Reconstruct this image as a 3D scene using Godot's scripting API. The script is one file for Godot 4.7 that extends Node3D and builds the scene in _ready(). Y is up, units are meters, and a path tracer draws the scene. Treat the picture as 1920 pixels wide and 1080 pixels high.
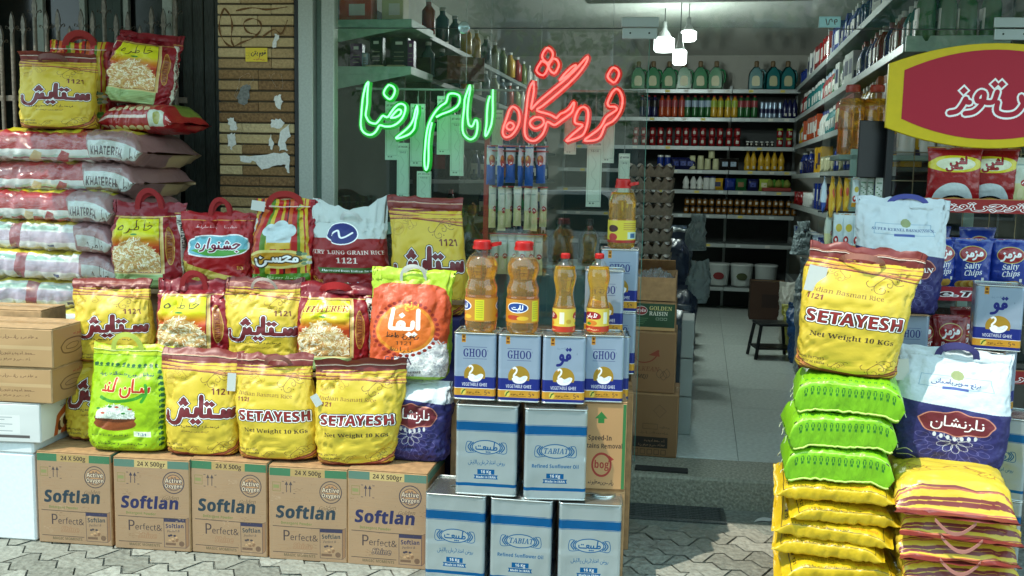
extends Node3D
# A grocer's shopfront: sacks of rice, cartons, tins and oil bottles stacked on the pavement, the lit shop behind glass.
# World: x along the shopfront, y up, z towards the street; the glass stands at z = 0, the shop inside turns 4 degrees off square.

const INSIDE := -4.06   # degrees between the shop's own axis and the facade's normal
const FA := {           # joined letter forms, drawn from the reader's right: advance, dot place x, above, below, then pen strokes
	"A": [.34, .17, 1.2, -.3, [.17, 1., .17, 0.]], "Af": [.34, .2, 1.2, -.3, [0, 0, .14, 0, .2, .12, .2, 1.]],
	"ti": [.34, .1, .62, -.3, [.06, .36, .08, .08, .16, 0, .34, 0]], "tm": [.36, .18, .62, -.3, [0, 0, .14, .02, .18, .34], [.18, .34, .2, .06, .36, 0]],
	"tf": [1., .5, .45, -.3, [0, 0, .3, 0, .75, 0, .92, .1, .95, .34]],
	"si": [.95, .42, .62, -.3, [.04, .34, .08, .04, .2, .02, .28, .3], [.28, .3, .32, .04, .44, .02, .52, .3], [.52, .3, .56, .04, .7, 0, .95, 0]],
	"sm": [.9, .38, .62, -.3, [0, 0, .08, .02, .14, .3], [.14, .3, .18, .04, .3, .02, .38, .3], [.38, .3, .42, .04, .54, .02, .6, .3], [.6, .3, .64, .04, .8, 0, .9, 0]],
	"sf": [1.25, .36, .62, -.3, [0, 0, .1, .02, .16, .3], [.16, .3, .2, .04, .32, .02, .4, .3], [.4, .3, .44, .04, .5, -.2, .66, -.42, .95, -.45, 1.15, -.25, 1.18, .12]],
	"ji": [.72, .36, .8, -.3, [.6, .36, .35, .5, .05, .44], [.05, .44, .3, .22, .5, .03, .72, 0]],
	"jm": [.7, .36, .8, -.3, [0, 0, .25, .05, .4, .12], [.55, .36, .3, .46, .06, .36], [.06, .36, .3, .2, .5, .03, .7, 0]],
	"jf": [.7, .3, .8, -.25, [0, 0, .2, .1, .4, .3], [.6, .32, .1, .36], [.1, .36, .4, .1, .5, -.2, .35, -.5, .05, -.55]],
	"Ti": [.8, .3, .7, -.3, [.56, .02, .46, .2, .26, .34, .08, .24, .1, .04, .3, 0, .8, 0], [.52, .04, .5, 1.05]],
	"r": [.5, .3, .55, -.3, [.1, .3, .16, .02, .28, -.22, .55, -.36]], "rf": [.5, .3, .4, -.3, [0, 0, .1, .02, .16, .12], [.16, .12, .22, -.1, .34, -.3, .58, -.36]],
	"v": [.55, .25, .6, -.3, [.1, .12, .14, .3, .28, .34, .36, .18, .28, .04, .1, .06], [.1, .14, .14, -.1, .32, -.32, .6, -.38]],
	"vf": [.55, .25, .6, -.3, [0, 0, .1, .06], [.1, .12, .14, .3, .28, .34, .36, .18, .28, .04, .1, .06], [.1, .14, .14, -.1, .32, -.32, .6, -.38]],
	"h": [.56, .3, .7, -.3, [.3, .46, .1, .22, .14, .02, .34, -.02, .46, .16, .38, .36, .3, .46]],
	"mi": [.52, .2, .5, -.3, [.08, .02, .1, .24, .28, .28, .34, .1, .22, -.02, .08, .02], [.22, -.02, .52, 0]],
	"mf": [.45, .2, .5, -.3, [0, 0, .1, .02, .14, .22, .3, .22, .32, 0, .14, -.04], [.32, 0, .36, -.3, .36, -.7]],
	"nf": [.85, .42, .3, -.3, [0, 0, .08, 0, .12, -.2, .3, -.42, .58, -.42, .74, -.2, .74, .16]],
	"n": [.85, .4, .3, -.3, [.06, .3, .08, -.1, .25, -.4, .55, -.42, .74, -.2, .74, .2]],
	"yf": [1., .5, .5, -.75, [0, 0, .16, .06, .22, .2], [.22, .2, .1, -.05, .25, -.35, .6, -.42, .9, -.3, .95, 0]],
	"fi": [.55, .22, .75, -.3, [.36, .2, .28, .36, .12, .34, .08, .18, .2, .12, .36, .2], [.36, .2, .3, .03, .36, 0, .55, 0]],
	"fm": [.5, .24, .72, -.3, [0, 0, .12, .02, .14, .3, .3, .34, .36, .14, .2, 0], [.2, 0, .5, 0]],
	"am": [.5, .25, .6, -.3, [0, 0, .16, .06, .08, .36, .42, .36, .3, .06, .5, 0]],
	"li": [.34, .1, 1.2, -.3, [.1, 1., .12, .1, .2, 0, .34, 0]], "lm": [.34, .16, 1.2, -.3, [0, 0, .14, 0, .16, 1.], [.16, .1, .34, 0]],
	"d": [.42, .2, .6, -.3, [.1, .44, .34, .16, .3, .02, .05, 0]], "df": [.42, .2, .6, -.3, [0, 0, .14, 0, .12, .42], [.14, 0, .4, -.02]],
	"ki": [.62, .3, 1.2, -.3, [.6, 1., .1, .66], [.1, .66, .38, .34, .34, .06, .62, 0]], "_": [.3, 0, 0, 0],
}
const DOTS := {"n": [0, 0], "t": [-.1, 0, .1, 0], "s": [-.1, 0, .1, 0, 0, .17], "b": [0, 0], "y": [-.1, 0, .1, 0], "p": [-.1, 0, .1, 0, 0, -.17]}

class Art:   # flat print: polygons, pen strokes and lettering drawn into an Image
	var im: Image
	var w: int
	var h: int
	static var fonts := {}
	func _init(w_: int, h_: int, bg: Color) -> void:
		w = w_; h = h_
		im = Image.create(w, h, false, Image.FORMAT_RGB8)
		im.fill(bg)
	func rect(x: float, y: float, ww: float, hh: float, c: Color) -> void:
		im.fill_rect(Rect2i(roundi(x), roundi(y), maxi(1, roundi(ww)), maxi(1, roundi(hh))), c)
	func frame(x: float, y: float, ww: float, hh: float, t: float, c: Color) -> void:
		rect(x, y, ww, t, c); rect(x, y + hh - t, ww, t, c); rect(x, y, t, hh, c); rect(x + ww - t, y, t, hh, c)
	func fade(y0: int, y1: int, x: int, ww: int, a: Color, b: Color) -> void:   # a two-ink printed blend
		for y in range(y0, y1): im.fill_rect(Rect2i(x, y, ww, 1), a.lerp(b, float(y - y0) / (y1 - y0)))
	func poly(cs: Array, c: Color) -> void:
		var rows := {}
		for p in cs:
			var n: int = p.size()
			for i in n:
				var a: Vector2 = p[i]
				var b: Vector2 = p[(i + 1) % n]
				if a.y == b.y: continue
				var dir := 1.
				if a.y > b.y:
					var t := a
					a = b; b = t; dir = -1.
				var y0 := maxi(0, ceili(a.y - .5))
				var y1 := mini(h, ceili(b.y - .5))
				var k := (b.x - a.x) / (b.y - a.y)
				for y in range(y0, y1):
					if not rows.has(y): rows[y] = []
					rows[y].append(Vector2(a.x + (y + .5 - a.y) * k, dir))
		for y in rows:
			var r: Array = rows[y]
			r.sort()
			var wind := 0.
			for i in r.size() - 1:
				wind += r[i].y
				if wind != 0.:
					var x0 := roundi(r[i].x)
					var x1 := roundi(r[i + 1].x)
					if x1 > x0: im.fill_rect(Rect2i(x0, y, x1 - x0, 1), c)
	func ellipse(cx: float, cy: float, rx: float, ry: float, c: Color, n := 28) -> void:
		var p := PackedVector2Array()
		for i in n: p.append(Vector2(cx + rx * cos(TAU * i / n), cy + ry * sin(TAU * i / n)))
		poly([p], c)
	func stroke(pts: PackedVector2Array, width: float, c: Color, closed := false) -> void:
		var parts := []
		var n := pts.size()
		var r := width / 2.
		for i in (n if closed else n - 1):
			var a := pts[i]
			var b := pts[(i + 1) % n]
			if a.distance_to(b) < .01: continue
			var q := (b - a).normalized().orthogonal() * r
			parts.append(PackedVector2Array([a + q, b + q, b - q, a - q]))
		if width > 2.5:
			for a in pts:
				var ring := PackedVector2Array()
				for k in 8: ring.append(a + Vector2(cos(-TAU * k / 8.), sin(-TAU * k / 8.)) * r)
				parts.append(ring)
		for p in parts:   # one winding for all, so that overlaps add up
			var s := 0.
			for i in p.size(): s += p[i].cross(p[(i + 1) % p.size()])
			if s < 0.: p.reverse()
		poly(parts, c)
	static func smooth(p: PackedVector2Array, n := 5) -> PackedVector2Array:
		if p.size() < 3: return p
		var out := PackedVector2Array()
		for i in p.size() - 1:
			var a := p[maxi(i - 1, 0)]
			var d := p[mini(i + 2, p.size() - 1)]
			for k in n: out.append(p[i].cubic_interpolate(p[i + 1], a, d, float(k) / n))
		out.append(p[-1])
		return out
	func curve(flat: Array, width: float, c: Color) -> void:
		var p := PackedVector2Array()
		for i in flat.size() / 2: p.append(Vector2(flat[2 * i], flat[2 * i + 1]))
		stroke(Art.smooth(p), width, c)
	func glyphs(s: String, font: String, size: float, track: float) -> Array:   # [contours, width] with the baseline at y = 0
		if not fonts.has(font):
			var f := SystemFont.new()
			f.font_names = PackedStringArray([font.trim_suffix("!")])
			f.font_weight = 700 if font.ends_with("!") else 400
			fonts[font] = f
		var ts := TextServerManager.get_primary_interface()
		var rid: RID = fonts[font].get_rids()[0]
		var out := []
		var x := 0.
		var k := size / 64.
		for ch in s:
			var g := ts.font_get_glyph_index(rid, 64, ch.unicode_at(0), 0)
			var d := ts.font_get_glyph_contours(rid, 64, g)
			var first := 0
			if d.has("contours"):
				for last in d.contours:
					var p := PackedVector2Array()
					var m: int = last - first + 1
					for i in m:
						var a: Vector3 = d.points[first + i]
						var b: Vector3 = d.points[first + (i + 1) % m]
						var z: Vector3 = d.points[first + (i + m - 1) % m]
						if a.z == 1.:
							p.append(Vector2(x + a.x * k, a.y * k))
						else:
							var s0 := Vector2(z.x, z.y) if z.z == 1. else Vector2((z.x + a.x) / 2., (z.y + a.y) / 2.)
							var e0 := Vector2(b.x, b.y) if b.z == 1. else Vector2((b.x + a.x) / 2., (b.y + a.y) / 2.)
							for t in [0., .35, .7]:
								var q := s0.lerp(Vector2(a.x, a.y), t).lerp(Vector2(a.x, a.y).lerp(e0, t), t)
								p.append(Vector2(x + q.x * k, q.y * k))
					out.append(p)
					first = last + 1
			x += ts.font_get_glyph_advance(rid, 64, g).x * k + track
		return [out, x]
	# align -1, 0, 1; turn in degrees; wide stretches along the line; slant leans the letters; rims is [[width, colour], ...] drawn beneath
	func text(s: String, x: float, y: float, size: float, c: Color, align := -1, font := "Droid Sans!", wide := 1., turn := 0., rims := [], slant := 0., track := 0.) -> void:
		var g := glyphs(s, font, size, track)
		var at := Vector2(-g[1] * wide * (align + 1) / 2., 0.)
		var cs := []
		for p in g[0]:
			var q := PackedVector2Array()
			for v in p: q.append((Vector2(v.x * wide - v.y * slant, v.y) + at).rotated(deg_to_rad(turn)) + Vector2(x, y))
			cs.append(q)
		for r in rims:
			for p in cs: stroke(p, r[0], r[1], true)
		poly(cs, c)
	static func fa_width(tokens: String) -> float:
		var t := 0.
		for k in tokens.split(" "): t += FA[k.split(".")[0]][0]
		return t
	func fa(tokens: String, x: float, y: float, size: float, c: Color, align := 0, weight := .13, rims := [], turn := 0., slant := 0.) -> void:
		var cx := -Art.fa_width(tokens) * (1 - align) / 2.
		var strokes := []
		var dots := []
		var place := func(u: float, v: float) -> Vector2: return Vector2(-(u + cx) * size + v * slant * size, -v * size).rotated(deg_to_rad(turn)) + Vector2(x, y)
		for k in tokens.split(" "):
			var bits := k.split(".")
			var f: Array = FA[bits[0]]
			for i in range(4, f.size()):
				var p := PackedVector2Array()
				for j in f[i].size() / 2: p.append(place.call(_at + f[i][2 * j], f[i][2 * j + 1]))
				strokes.append(Art.smooth(p))
			if bits.size() > 1:
				var m: Array = DOTS[bits[1]]
				var low: bool = bits[1] in ["b", "y", "p"]
				for j in m.size() / 2: dots.append(place.call(_at + f[1] + m[2 * j] * 1.15, (f[3] if low else f[2]) + m[2 * j + 1]))
			_at += f[0]
		_at = 0.
		for r in rims:
			for p in strokes: stroke(p, weight * size + r[0], r[1])
			for d in dots: _dot(d, weight * size * .62 + r[0] / 2., r[1])
		for p in strokes: stroke(p, weight * size, c)
		for d in dots: _dot(d, weight * size * .62, c)
	var _at := 0.
	func _dot(d: Vector2, r: float, c: Color) -> void:
		poly([PackedVector2Array([d + Vector2(0, -r * 1.25), d + Vector2(r * 1.25, 0), d + Vector2(0, r * 1.25), d + Vector2(-r * 1.25, 0)])], c)
	func scribble(x: float, y: float, ww: float, size: float, c: Color, r: RandomNumberGenerator) -> void:   # a line of print too small to read
		var u := 0.
		var keys := ["ti.n", "tm.y", "Af", "rf", "si", "vf", "mi", "ji", "tf", "d", "fi.n", "h", "lm", "nf.n"]
		while u < ww:
			var k: String = keys[r.randi() % keys.size()]
			fa(k, x + u, y, size, c, 0, .15)
			u += FA[k.split(".")[0]][0] * size + (size * .35 if r.randf() < .3 else 0.)
	func speckle(n: int, c: Color, r: RandomNumberGenerator, size := 2.) -> void:
		for i in n: rect(r.randf() * w, r.randf() * h, 1. + r.randf() * size, 1. + r.randf() * size, im.get_pixel(r.randi() % w, r.randi() % h).lerp(c, .25))

const NEON := [   # tube outlines of the sign, millimetres from its centre: red or green, closed or open, x and y in turn
	[0, 1, [-623, 143, -636, 127, -649, 80, -656, 34, -660, -18, -663, -65, -659, -94, -643, -114, -619, -123, -597, -117, -579, -98, -564, -74, -535, -80, -501, -77, -471, -62, -447, -36, -434, -5, -432, 21, -445, 33, -464, 33, -485, 18, -504, -6, -522, -32, -536, -30, -549, -26, -563, -43, -581, -64, -598, -65, -619, -57, -633, -36, -637, -18, -630, 29, -629, 75]],
	[0, 1, [-509, -36, -482, -5, -466, 6, -453, 0, -458, -18, -482, -33]],
	[0, 1, [-518, 129, -537, 107, -543, 81, -515, 57, -496, 72, -486, 100, -496, 120]],
	[0, 1, [-371, 27, -381, 1, -388, -35, -407, -72, -439, -103, -477, -133, -473, -139, -438, -129, -406, -113, -385, -87, -379, -51, -369, -4]],
	[0, 0, [-273, -30, -244, -14, -202, 2, -168, 24, -154, 50, -155, 75, -171, 86, -195, 89, -213, 80, -223, 46, -252, 25, -281, -8, -307, -55, -320, -102, -327, -164, -331, -232, -330, -273, -322, -295, -313, -273, -310, -231, -310, -164, -304, -101, -294, -55]],
	[0, 1, [-104, 132, -114, 106, -129, 60, -131, 19, -137, -37, -138, -84, -130, -114, -105, -136, -83, -133, -68, -113, -62, -77, -64, -47, -74, -42, -82, -62, -92, -74, -106, -65, -111, -42, -114, -6, -110, 55, -102, 106]],
	[0, 0, [13, 110, 13, 56, 14, -5, 7, -66, -16, -118, -22, -108, -16, -56, -15, 5, -10, 51, -1, 79]],
	[1, 1, [279, 315, 262, 295, 255, 267, 284, 242, 306, 270, 306, 293, 292, 310]],
	[1, 1, [253, 252, 228, 204, 262, 181, 284, 215, 279, 237]],
	[1, 1, [309, 263, 287, 222, 316, 191, 336, 220, 338, 240, 327, 258]],
	[1, 1, [113, 28, 98, 11, 83, -35, 71, -71, 66, -102, 77, -122, 96, -122, 119, -106, 141, -70, 150, -34, 145, 2, 129, 22]],
	[1, 1, [99, -50, 84, -68, 90, -83, 108, -86, 122, -70, 115, -55]],
	[1, 1, [215, 154, 199, 124, 190, 83, 186, 43, 182, -8, 177, -59, 177, -100, 189, -128, 216, -140, 241, -132, 267, -104, 279, -73, 288, -45, 322, -60, 343, -49, 356, -39, 391, -13, 411, 7, 420, 45, 415, 50, 395, 20, 370, 2, 355, -4, 335, -24, 332, -27, 300, -9, 235, 10, 263, 33, 322, 82, 387, 140, 436, 191, 471, 241, 480, 271, 470, 266, 431, 221, 381, 170, 321, 120, 237, 48, 207, 15, 209, 43, 218, 104]],
	[1, 1, [228, -23, 206, -38, 203, -61, 225, -79, 250, -73, 271, -53, 267, -32, 249, -23]],
	[1, 1, [343, 156, 365, 185, 400, 221, 420, 232, 423, 226, 396, 196, 366, 170]],
	[1, 1, [462, 31, 444, 20, 429, -10, 424, -36, 431, -51, 464, -58, 449, -76, 419, -102, 384, -138, 415, -130, 455, -114, 473, -96, 485, -60, 490, -20, 488, 11, 477, 26]],
	[1, 1, [621, 119, 604, 102, 588, 67, 583, 47, 594, 33, 617, 33, 630, 22, 615, 7, 580, -18, 561, -54, 541, -80, 502, -110, 474, -134, 518, -133, 548, -120, 562, -94, 576, -59, 611, -38, 636, -8, 652, 28, 656, 68, 647, 98, 634, 115]],
	[1, 1, [605, 222, 591, 207, 580, 175, 610, 150, 627, 167, 635, 195, 623, 215]],
]
const SCRAPS := [   # torn paper left on the bricks: grey or white, outline in metres
	[0, [-1.984, 2.059, -1.948, 2.073, -1.924, 2.045, -1.945, 2.017, -1.98, 2.015, -2.006, 1.995, -2.017, 1.946, -2.024, 1.965, -2.01, 2.005]],
	[1, [-1.98, 2.013, -1.941, 2.016, -1.946, 1.946, -1.97, 1.917, -2.007, 1.926, -2.008, 1.966]],
	[0, [-1.838, 2.066, -1.781, 2.074, -1.771, 2.037, -1.777, 1.997, -1.808, 2.012, -1.833, 2.046]],
	[0, [-1.813, 1.958, -1.777, 1.966, -1.772, 1.929, -1.783, 1.894, -1.808, 1.909]],
	[0, [-2.061, 1.846, -2.029, 1.851, -2.008, 1.797, -2.04, 1.786, -2.061, 1.816]],
	[1, [-2.018, 1.837, -1.945, 1.828, -1.951, 1.768, -1.973, 1.708, -1.988, 1.717, -2.003, 1.787]],
	[0, [-2.067, 1.766, -2.025, 1.772, -2.02, 1.727, -2.042, 1.686, -2.065, 1.706]],
	[0, [-1.83, 1.844, -1.783, 1.85, -1.762, 1.83, -1.783, 1.8, -1.83, 1.804]],
	[0, [-1.778, 1.79, -1.736, 1.826, -1.731, 1.761, -1.758, 1.731, -1.742, 1.692, -1.789, 1.686, -1.794, 1.731]],
	[0, [-1.836, 1.77, -1.82, 1.73, -1.831, 1.69, -1.847, 1.71]],
	[0, [-2.0, 1.657, -1.894, 1.664, -1.758, 1.681, -1.737, 1.652, -1.738, 1.582, -1.753, 1.582, -1.764, 1.621, -1.842, 1.6, -1.884, 1.589, -1.916, 1.629, -1.989, 1.627]],
	[0, [-1.811, 2.27, -1.787, 2.263, -1.804, 2.202, -1.822, 2.204]],
]
const SPRAY := [
	[-2.074, 2.396, -2.095, 2.348, -2.101, 2.289, -2.076, 2.231, -2.035, 2.206, -1.982, 2.226, -1.92, 2.251, -1.883, 2.29, -1.888, 2.328, -1.929, 2.343, -1.971, 2.323, -1.956, 2.28, -1.904, 2.265],
	[-2.074, 2.396, -2.043, 2.357, -2.033, 2.309, -2.039, 2.24, -2.024, 2.206],
	[-2.012, 2.382, -1.928, 2.396, -1.846, 2.388, -1.743, 2.401],
	[-1.878, 2.251, -1.816, 2.29, -1.775, 2.27, -1.743, 2.338],
]

# ---------------------------------------------------------------- meshes
class MB:   # collects faces (corners counter-clockwise as seen from outside) into one surface with flat or given normals
	var v := PackedVector3Array()
	var n := PackedVector3Array()
	var t := PackedVector2Array()
	func tri(a: Vector3, b: Vector3, c: Vector3, ua := Vector2.ZERO, ub := Vector2.ZERO, uc := Vector2.ZERO) -> void:
		var m := (b - a).cross(c - a).normalized()
		v.append_array([a, c, b]); n.append_array([m, m, m]); t.append_array([ua, uc, ub])
	func quad(a: Vector3, b: Vector3, c: Vector3, d: Vector3, u0 := Vector2(0, 1), u1 := Vector2(1, 1), u2 := Vector2(1, 0), u3 := Vector2(0, 0)) -> void:
		tri(a, b, c, u0, u1, u2); tri(a, c, d, u0, u2, u3)
	func grid(p: Array, uv: Array, wrap := false) -> void:   # rows of points going up, each running to the viewer's right; smooth normals
		var rows := p.size()
		var cols: int = p[0].size()
		var nn := []
		for i in rows:
			var line := PackedVector3Array()
			for j in cols:
				var l: Vector3 = p[i][(j - 1 + cols - 1) % (cols - 1)] if wrap and j == 0 else p[i][maxi(j - 1, 0)]
				var r: Vector3 = p[i][1] if wrap and j == cols - 1 else p[i][mini(j + 1, cols - 1)]
				var m: Vector3 = (r - l).cross(p[mini(i + 1, rows - 1)][j] - p[maxi(i - 1, 0)][j])
				line.append(m.normalized() if m.length() > 1e-12 else Vector3.UP)
			nn.append(line)
		for i in rows - 1:
			for j in cols - 1:
				for k in [[0, 0, 1, 1, 0, 1], [0, 0, 1, 0, 1, 1]]:
					for q in 3:
						var a: int = i + k[2 * q]
						var b: int = j + k[2 * q + 1]
						v.append(p[a][b]); n.append(nn[a][b]); t.append(uv[a][b])
	func box(c: Vector3, s: Vector3, bev := 0., b := Basis.IDENTITY) -> void:
		var hs := s / 2.
		bev = minf(bev, minf(hs.x, minf(hs.y, hs.z)) * .9)
		for ax in 3:
			for sg in [-1., 1.]:
				var u := (ax + 1) % 3
				var w := (ax + 2) % 3
				var q := []
				for k in [[-1, -1], [1, -1], [1, 1], [-1, 1]]:
					var p := Vector3.ZERO
					p[ax] = sg * hs[ax]; p[u] = k[0] * (hs[u] - bev); p[w] = k[1] * (hs[w] - bev)
					q.append(c + b * p)
				if sg < 0.: q.reverse()
				quad(q[0], q[1], q[2], q[3])
		if bev <= 0.: return
		for ax in 3:
			var u := (ax + 1) % 3
			var w := (ax + 2) % 3
			for k in [[1, 1], [-1, 1], [-1, -1], [1, -1]]:
				var q := []
				for e in [[-1., 0], [-1., 1], [1., 1], [1., 0]]:
					var p := Vector3.ZERO
					p[ax] = e[0] * (hs[ax] - bev)
					p[u] = k[0] * (hs[u] - (0. if e[1] == 0 else bev)); p[w] = k[1] * (hs[w] - (bev if e[1] == 0 else 0.))
					q.append(c + b * p)
				if k[0] * k[1] > 0: q.reverse()
				quad(q[0], q[1], q[2], q[3])
		for sx in [-1., 1.]:
			for sy in [-1., 1.]:
				for sz in [-1., 1.]:
					var m := Vector3(sx, sy, sz)
					var q := [Vector3(hs.x, hs.y - bev, hs.z - bev) * m, Vector3(hs.x - bev, hs.y, hs.z - bev) * m, Vector3(hs.x - bev, hs.y - bev, hs.z) * m]
					if sx * sy * sz < 0.: q.reverse()
					tri(c + b * q[0], c + b * q[1], c + b * q[2])
	func lathe(prof: Array, seg := 24, at := Vector3.ZERO, close := true) -> void:   # [radius, height] going up
		var p := []
		var uv := []
		for r in prof:
			var a := PackedVector3Array()
			var b := PackedVector2Array()
			for j in seg + 1:
				var th := TAU * j / seg
				a.append(at + Vector3(r[0] * sin(th), r[1], r[0] * cos(th)))
				b.append(Vector2(float(j) / seg, 1. - (r[1] - prof[0][1]) / maxf(1e-6, prof[-1][1] - prof[0][1])))
			p.append(a); uv.append(b)
		grid(p, uv, true)
		if close:
			for e in [0, -1]:
				if prof[e][0] < 1e-4: continue
				var m := at + Vector3(0, prof[e][1], 0)
				for j in seg:
					if e == 0: tri(m, p[0][j + 1], p[0][j])
					else: tri(m, p[-1][j], p[-1][j + 1])
	func tube(pts: PackedVector3Array, r: float, seg := 6, closed := false) -> void:
		var m := pts.size()
		var p := []
		var uv := []
		var side := Vector3.ZERO
		for i in (m + 1 if closed else m):
			var k := i % m
			var d := (pts[(k + 1) % m] if closed or k < m - 1 else pts[k]) - (pts[(k + m - 1) % m] if closed or k > 0 else pts[k])
			d = d.normalized()
			if side == Vector3.ZERO: side = d.cross(Vector3(.31, .9, .2)).normalized()
			side = (side - d * side.dot(d)).normalized()
			var up := d.cross(side)
			var a := PackedVector3Array()
			var b := PackedVector2Array()
			for j in seg + 1:
				var th := TAU * j / seg
				a.append(pts[k] + (side * cos(th) + up * sin(th)) * r)
				b.append(Vector2(float(j) / seg, float(i) / m))
			p.append(a); uv.append(b)
		grid(p, uv, true)
		if not closed:
			for j in seg:
				tri(pts[0], p[0][j + 1], p[0][j]); tri(pts[m - 1], p[-1][j], p[-1][j + 1])
	func ribbon(pts: PackedVector3Array, wide: Vector3, thick := .002) -> void:   # a flat strap of constant width
		var m := pts.size()
		for i in m - 1:
			var d0 := (pts[mini(i + 1, m - 1)] - pts[maxi(i - 1, 0)]).normalized().cross(wide).normalized() * thick / 2.
			var d1 := (pts[mini(i + 2, m - 1)] - pts[i]).normalized().cross(wide).normalized() * thick / 2.
			var a := pts[i]
			var b := pts[i + 1]
			var w := wide / 2.
			quad(a - w + d0, b - w + d1, b + w + d1, a + w + d0)
			quad(a + w - d0, b + w - d1, b - w - d1, a - w - d0)
			quad(a + w + d0, b + w + d1, b + w - d1, a + w - d0)
			quad(a - w - d0, b - w - d1, b - w + d1, a - w + d0)
	func band(pts: PackedVector3Array, wide: float, thick := .003) -> void:   # a flat strap bent in its own plane (x, y), its broad face to z
		var m := pts.size()
		var l := []
		for i in m:
			var d := pts[mini(i + 1, m - 1)] - pts[maxi(i - 1, 0)]
			var q := Vector3(-d.y, d.x, 0).normalized() * wide / 2.
			var z := Vector3(0, 0, thick / 2.)
			l.append([pts[i] - q + z, pts[i] + q + z, pts[i] + q - z, pts[i] - q - z])
		for i in m - 1:
			for k in 4: quad(l[i][k], l[i + 1][k], l[i + 1][(k + 1) % 4], l[i][(k + 1) % 4])
	func prism(poly: PackedVector2Array, z0: float, z1: float, bev := 0.) -> void:   # an outline in x, y (any winding) extruded along z
		var q := poly.duplicate()
		if Geometry2D.is_polygon_clockwise(q): q.reverse()
		var top := q
		if bev > 0.:
			var ins := Geometry2D.offset_polygon(q, -bev)
			if ins.size() == 1:
				top = ins[0]
				if Geometry2D.is_polygon_clockwise(top): top.reverse()
		var tr := Geometry2D.triangulate_polygon(top)
		var box := Rect2(q[0], Vector2.ZERO)
		for a in q: box = box.expand(a)
		var uv := func(a: Vector2) -> Vector2: return Vector2((a.x - box.position.x) / box.size.x, 1. - (a.y - box.position.y) / box.size.y)
		for i in tr.size() / 3:
			var a := top[tr[3 * i]]
			var b := top[tr[3 * i + 1]]
			var c := top[tr[3 * i + 2]]
			if (b - a).cross(c - a) < 0.:
				var x := b
				b = c; c = x
			tri(Vector3(a.x, a.y, z1), Vector3(b.x, b.y, z1), Vector3(c.x, c.y, z1), uv.call(a), uv.call(b), uv.call(c))
		var tb := Geometry2D.triangulate_polygon(q)
		for i in tb.size() / 3:
			var a := q[tb[3 * i]]
			var b := q[tb[3 * i + 1]]
			var c := q[tb[3 * i + 2]]
			if (b - a).cross(c - a) > 0.:
				var x := b
				b = c; c = x
			tri(Vector3(a.x, a.y, z0), Vector3(b.x, b.y, z0), Vector3(c.x, c.y, z0))
		var m := q.size()
		for i in m:
			var a := q[i]
			var b := q[(i + 1) % m]
			quad(Vector3(a.x, a.y, z0), Vector3(b.x, b.y, z0), Vector3(b.x, b.y, z1 - bev), Vector3(a.x, a.y, z1 - bev))
		if top.size() == m and bev > 0.:
			var o := 0
			for i in m: if top[i].distance_to(q[0]) < top[o].distance_to(q[0]): o = i
			for i in m:
				var a := q[i]
				var b := q[(i + 1) % m]
				var c := top[(i + 1 + o) % m]
				var d := top[(i + o) % m]
				quad(Vector3(a.x, a.y, z1 - bev), Vector3(b.x, b.y, z1 - bev), Vector3(c.x, c.y, z1), Vector3(d.x, d.y, z1))
	func mesh(into: ArrayMesh = null) -> ArrayMesh:
		var m := into if into else ArrayMesh.new()
		var a := []
		a.resize(Mesh.ARRAY_MAX)
		a[Mesh.ARRAY_VERTEX] = v; a[Mesh.ARRAY_NORMAL] = n; a[Mesh.ARRAY_TEX_UV] = t
		m.add_surface_from_arrays(Mesh.PRIMITIVE_TRIANGLES, a)
		return m

# ---------------------------------------------------------------- materials
var mats := {}
var crinkle: NoiseTexture2D
var dent: NoiseTexture2D
func col(r: int, g: int, b: int) -> Color: return Color8(r, g, b)
func mat(c: Color, rough := .6, metal := 0., spec := .5) -> StandardMaterial3D:
	var key := [c, rough, metal, spec]
	if not mats.has(key):
		var m := StandardMaterial3D.new()
		m.albedo_color = c; m.roughness = rough; m.metallic = metal; m.metallic_specular = spec
		mats[key] = m
	return mats[key]
func printed(art: Art, rough := .5, crease := 0., metal := 0., coat := 0.) -> StandardMaterial3D:
	var m := StandardMaterial3D.new()
	m.albedo_texture = ImageTexture.create_from_image(art.im)
	m.roughness = rough; m.metallic = metal
	if crease > 0.:
		m.normal_enabled = true; m.normal_texture = crinkle; m.normal_scale = crease
	if coat > 0.:
		m.clearcoat_enabled = true; m.clearcoat = coat; m.clearcoat_roughness = .12
	return m
func noise_tex(freq: float, size := 256, kind := FastNoiseLite.TYPE_SIMPLEX_SMOOTH, normal := false, bump := 4., sd := 1, ramp: Gradient = null, oct := 4) -> NoiseTexture2D:
	var f := FastNoiseLite.new()
	f.noise_type = kind; f.frequency = freq; f.seed = sd; f.fractal_octaves = oct
	if kind == FastNoiseLite.TYPE_CELLULAR:
		f.cellular_return_type = FastNoiseLite.RETURN_DISTANCE2_SUB
	var t := NoiseTexture2D.new()
	t.width = size; t.height = size; t.seamless = true; t.noise = f; t.as_normal_map = normal; t.bump_strength = bump
	if ramp: t.color_ramp = ramp
	return t
func ramp(a: Color, b: Color, c := Color.BLACK, three := false) -> Gradient:
	var g := Gradient.new()
	g.set_color(0, a); g.set_color(1, c if three else b)
	if three: g.add_point(.5, b)
	return g
var grain := {}
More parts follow.
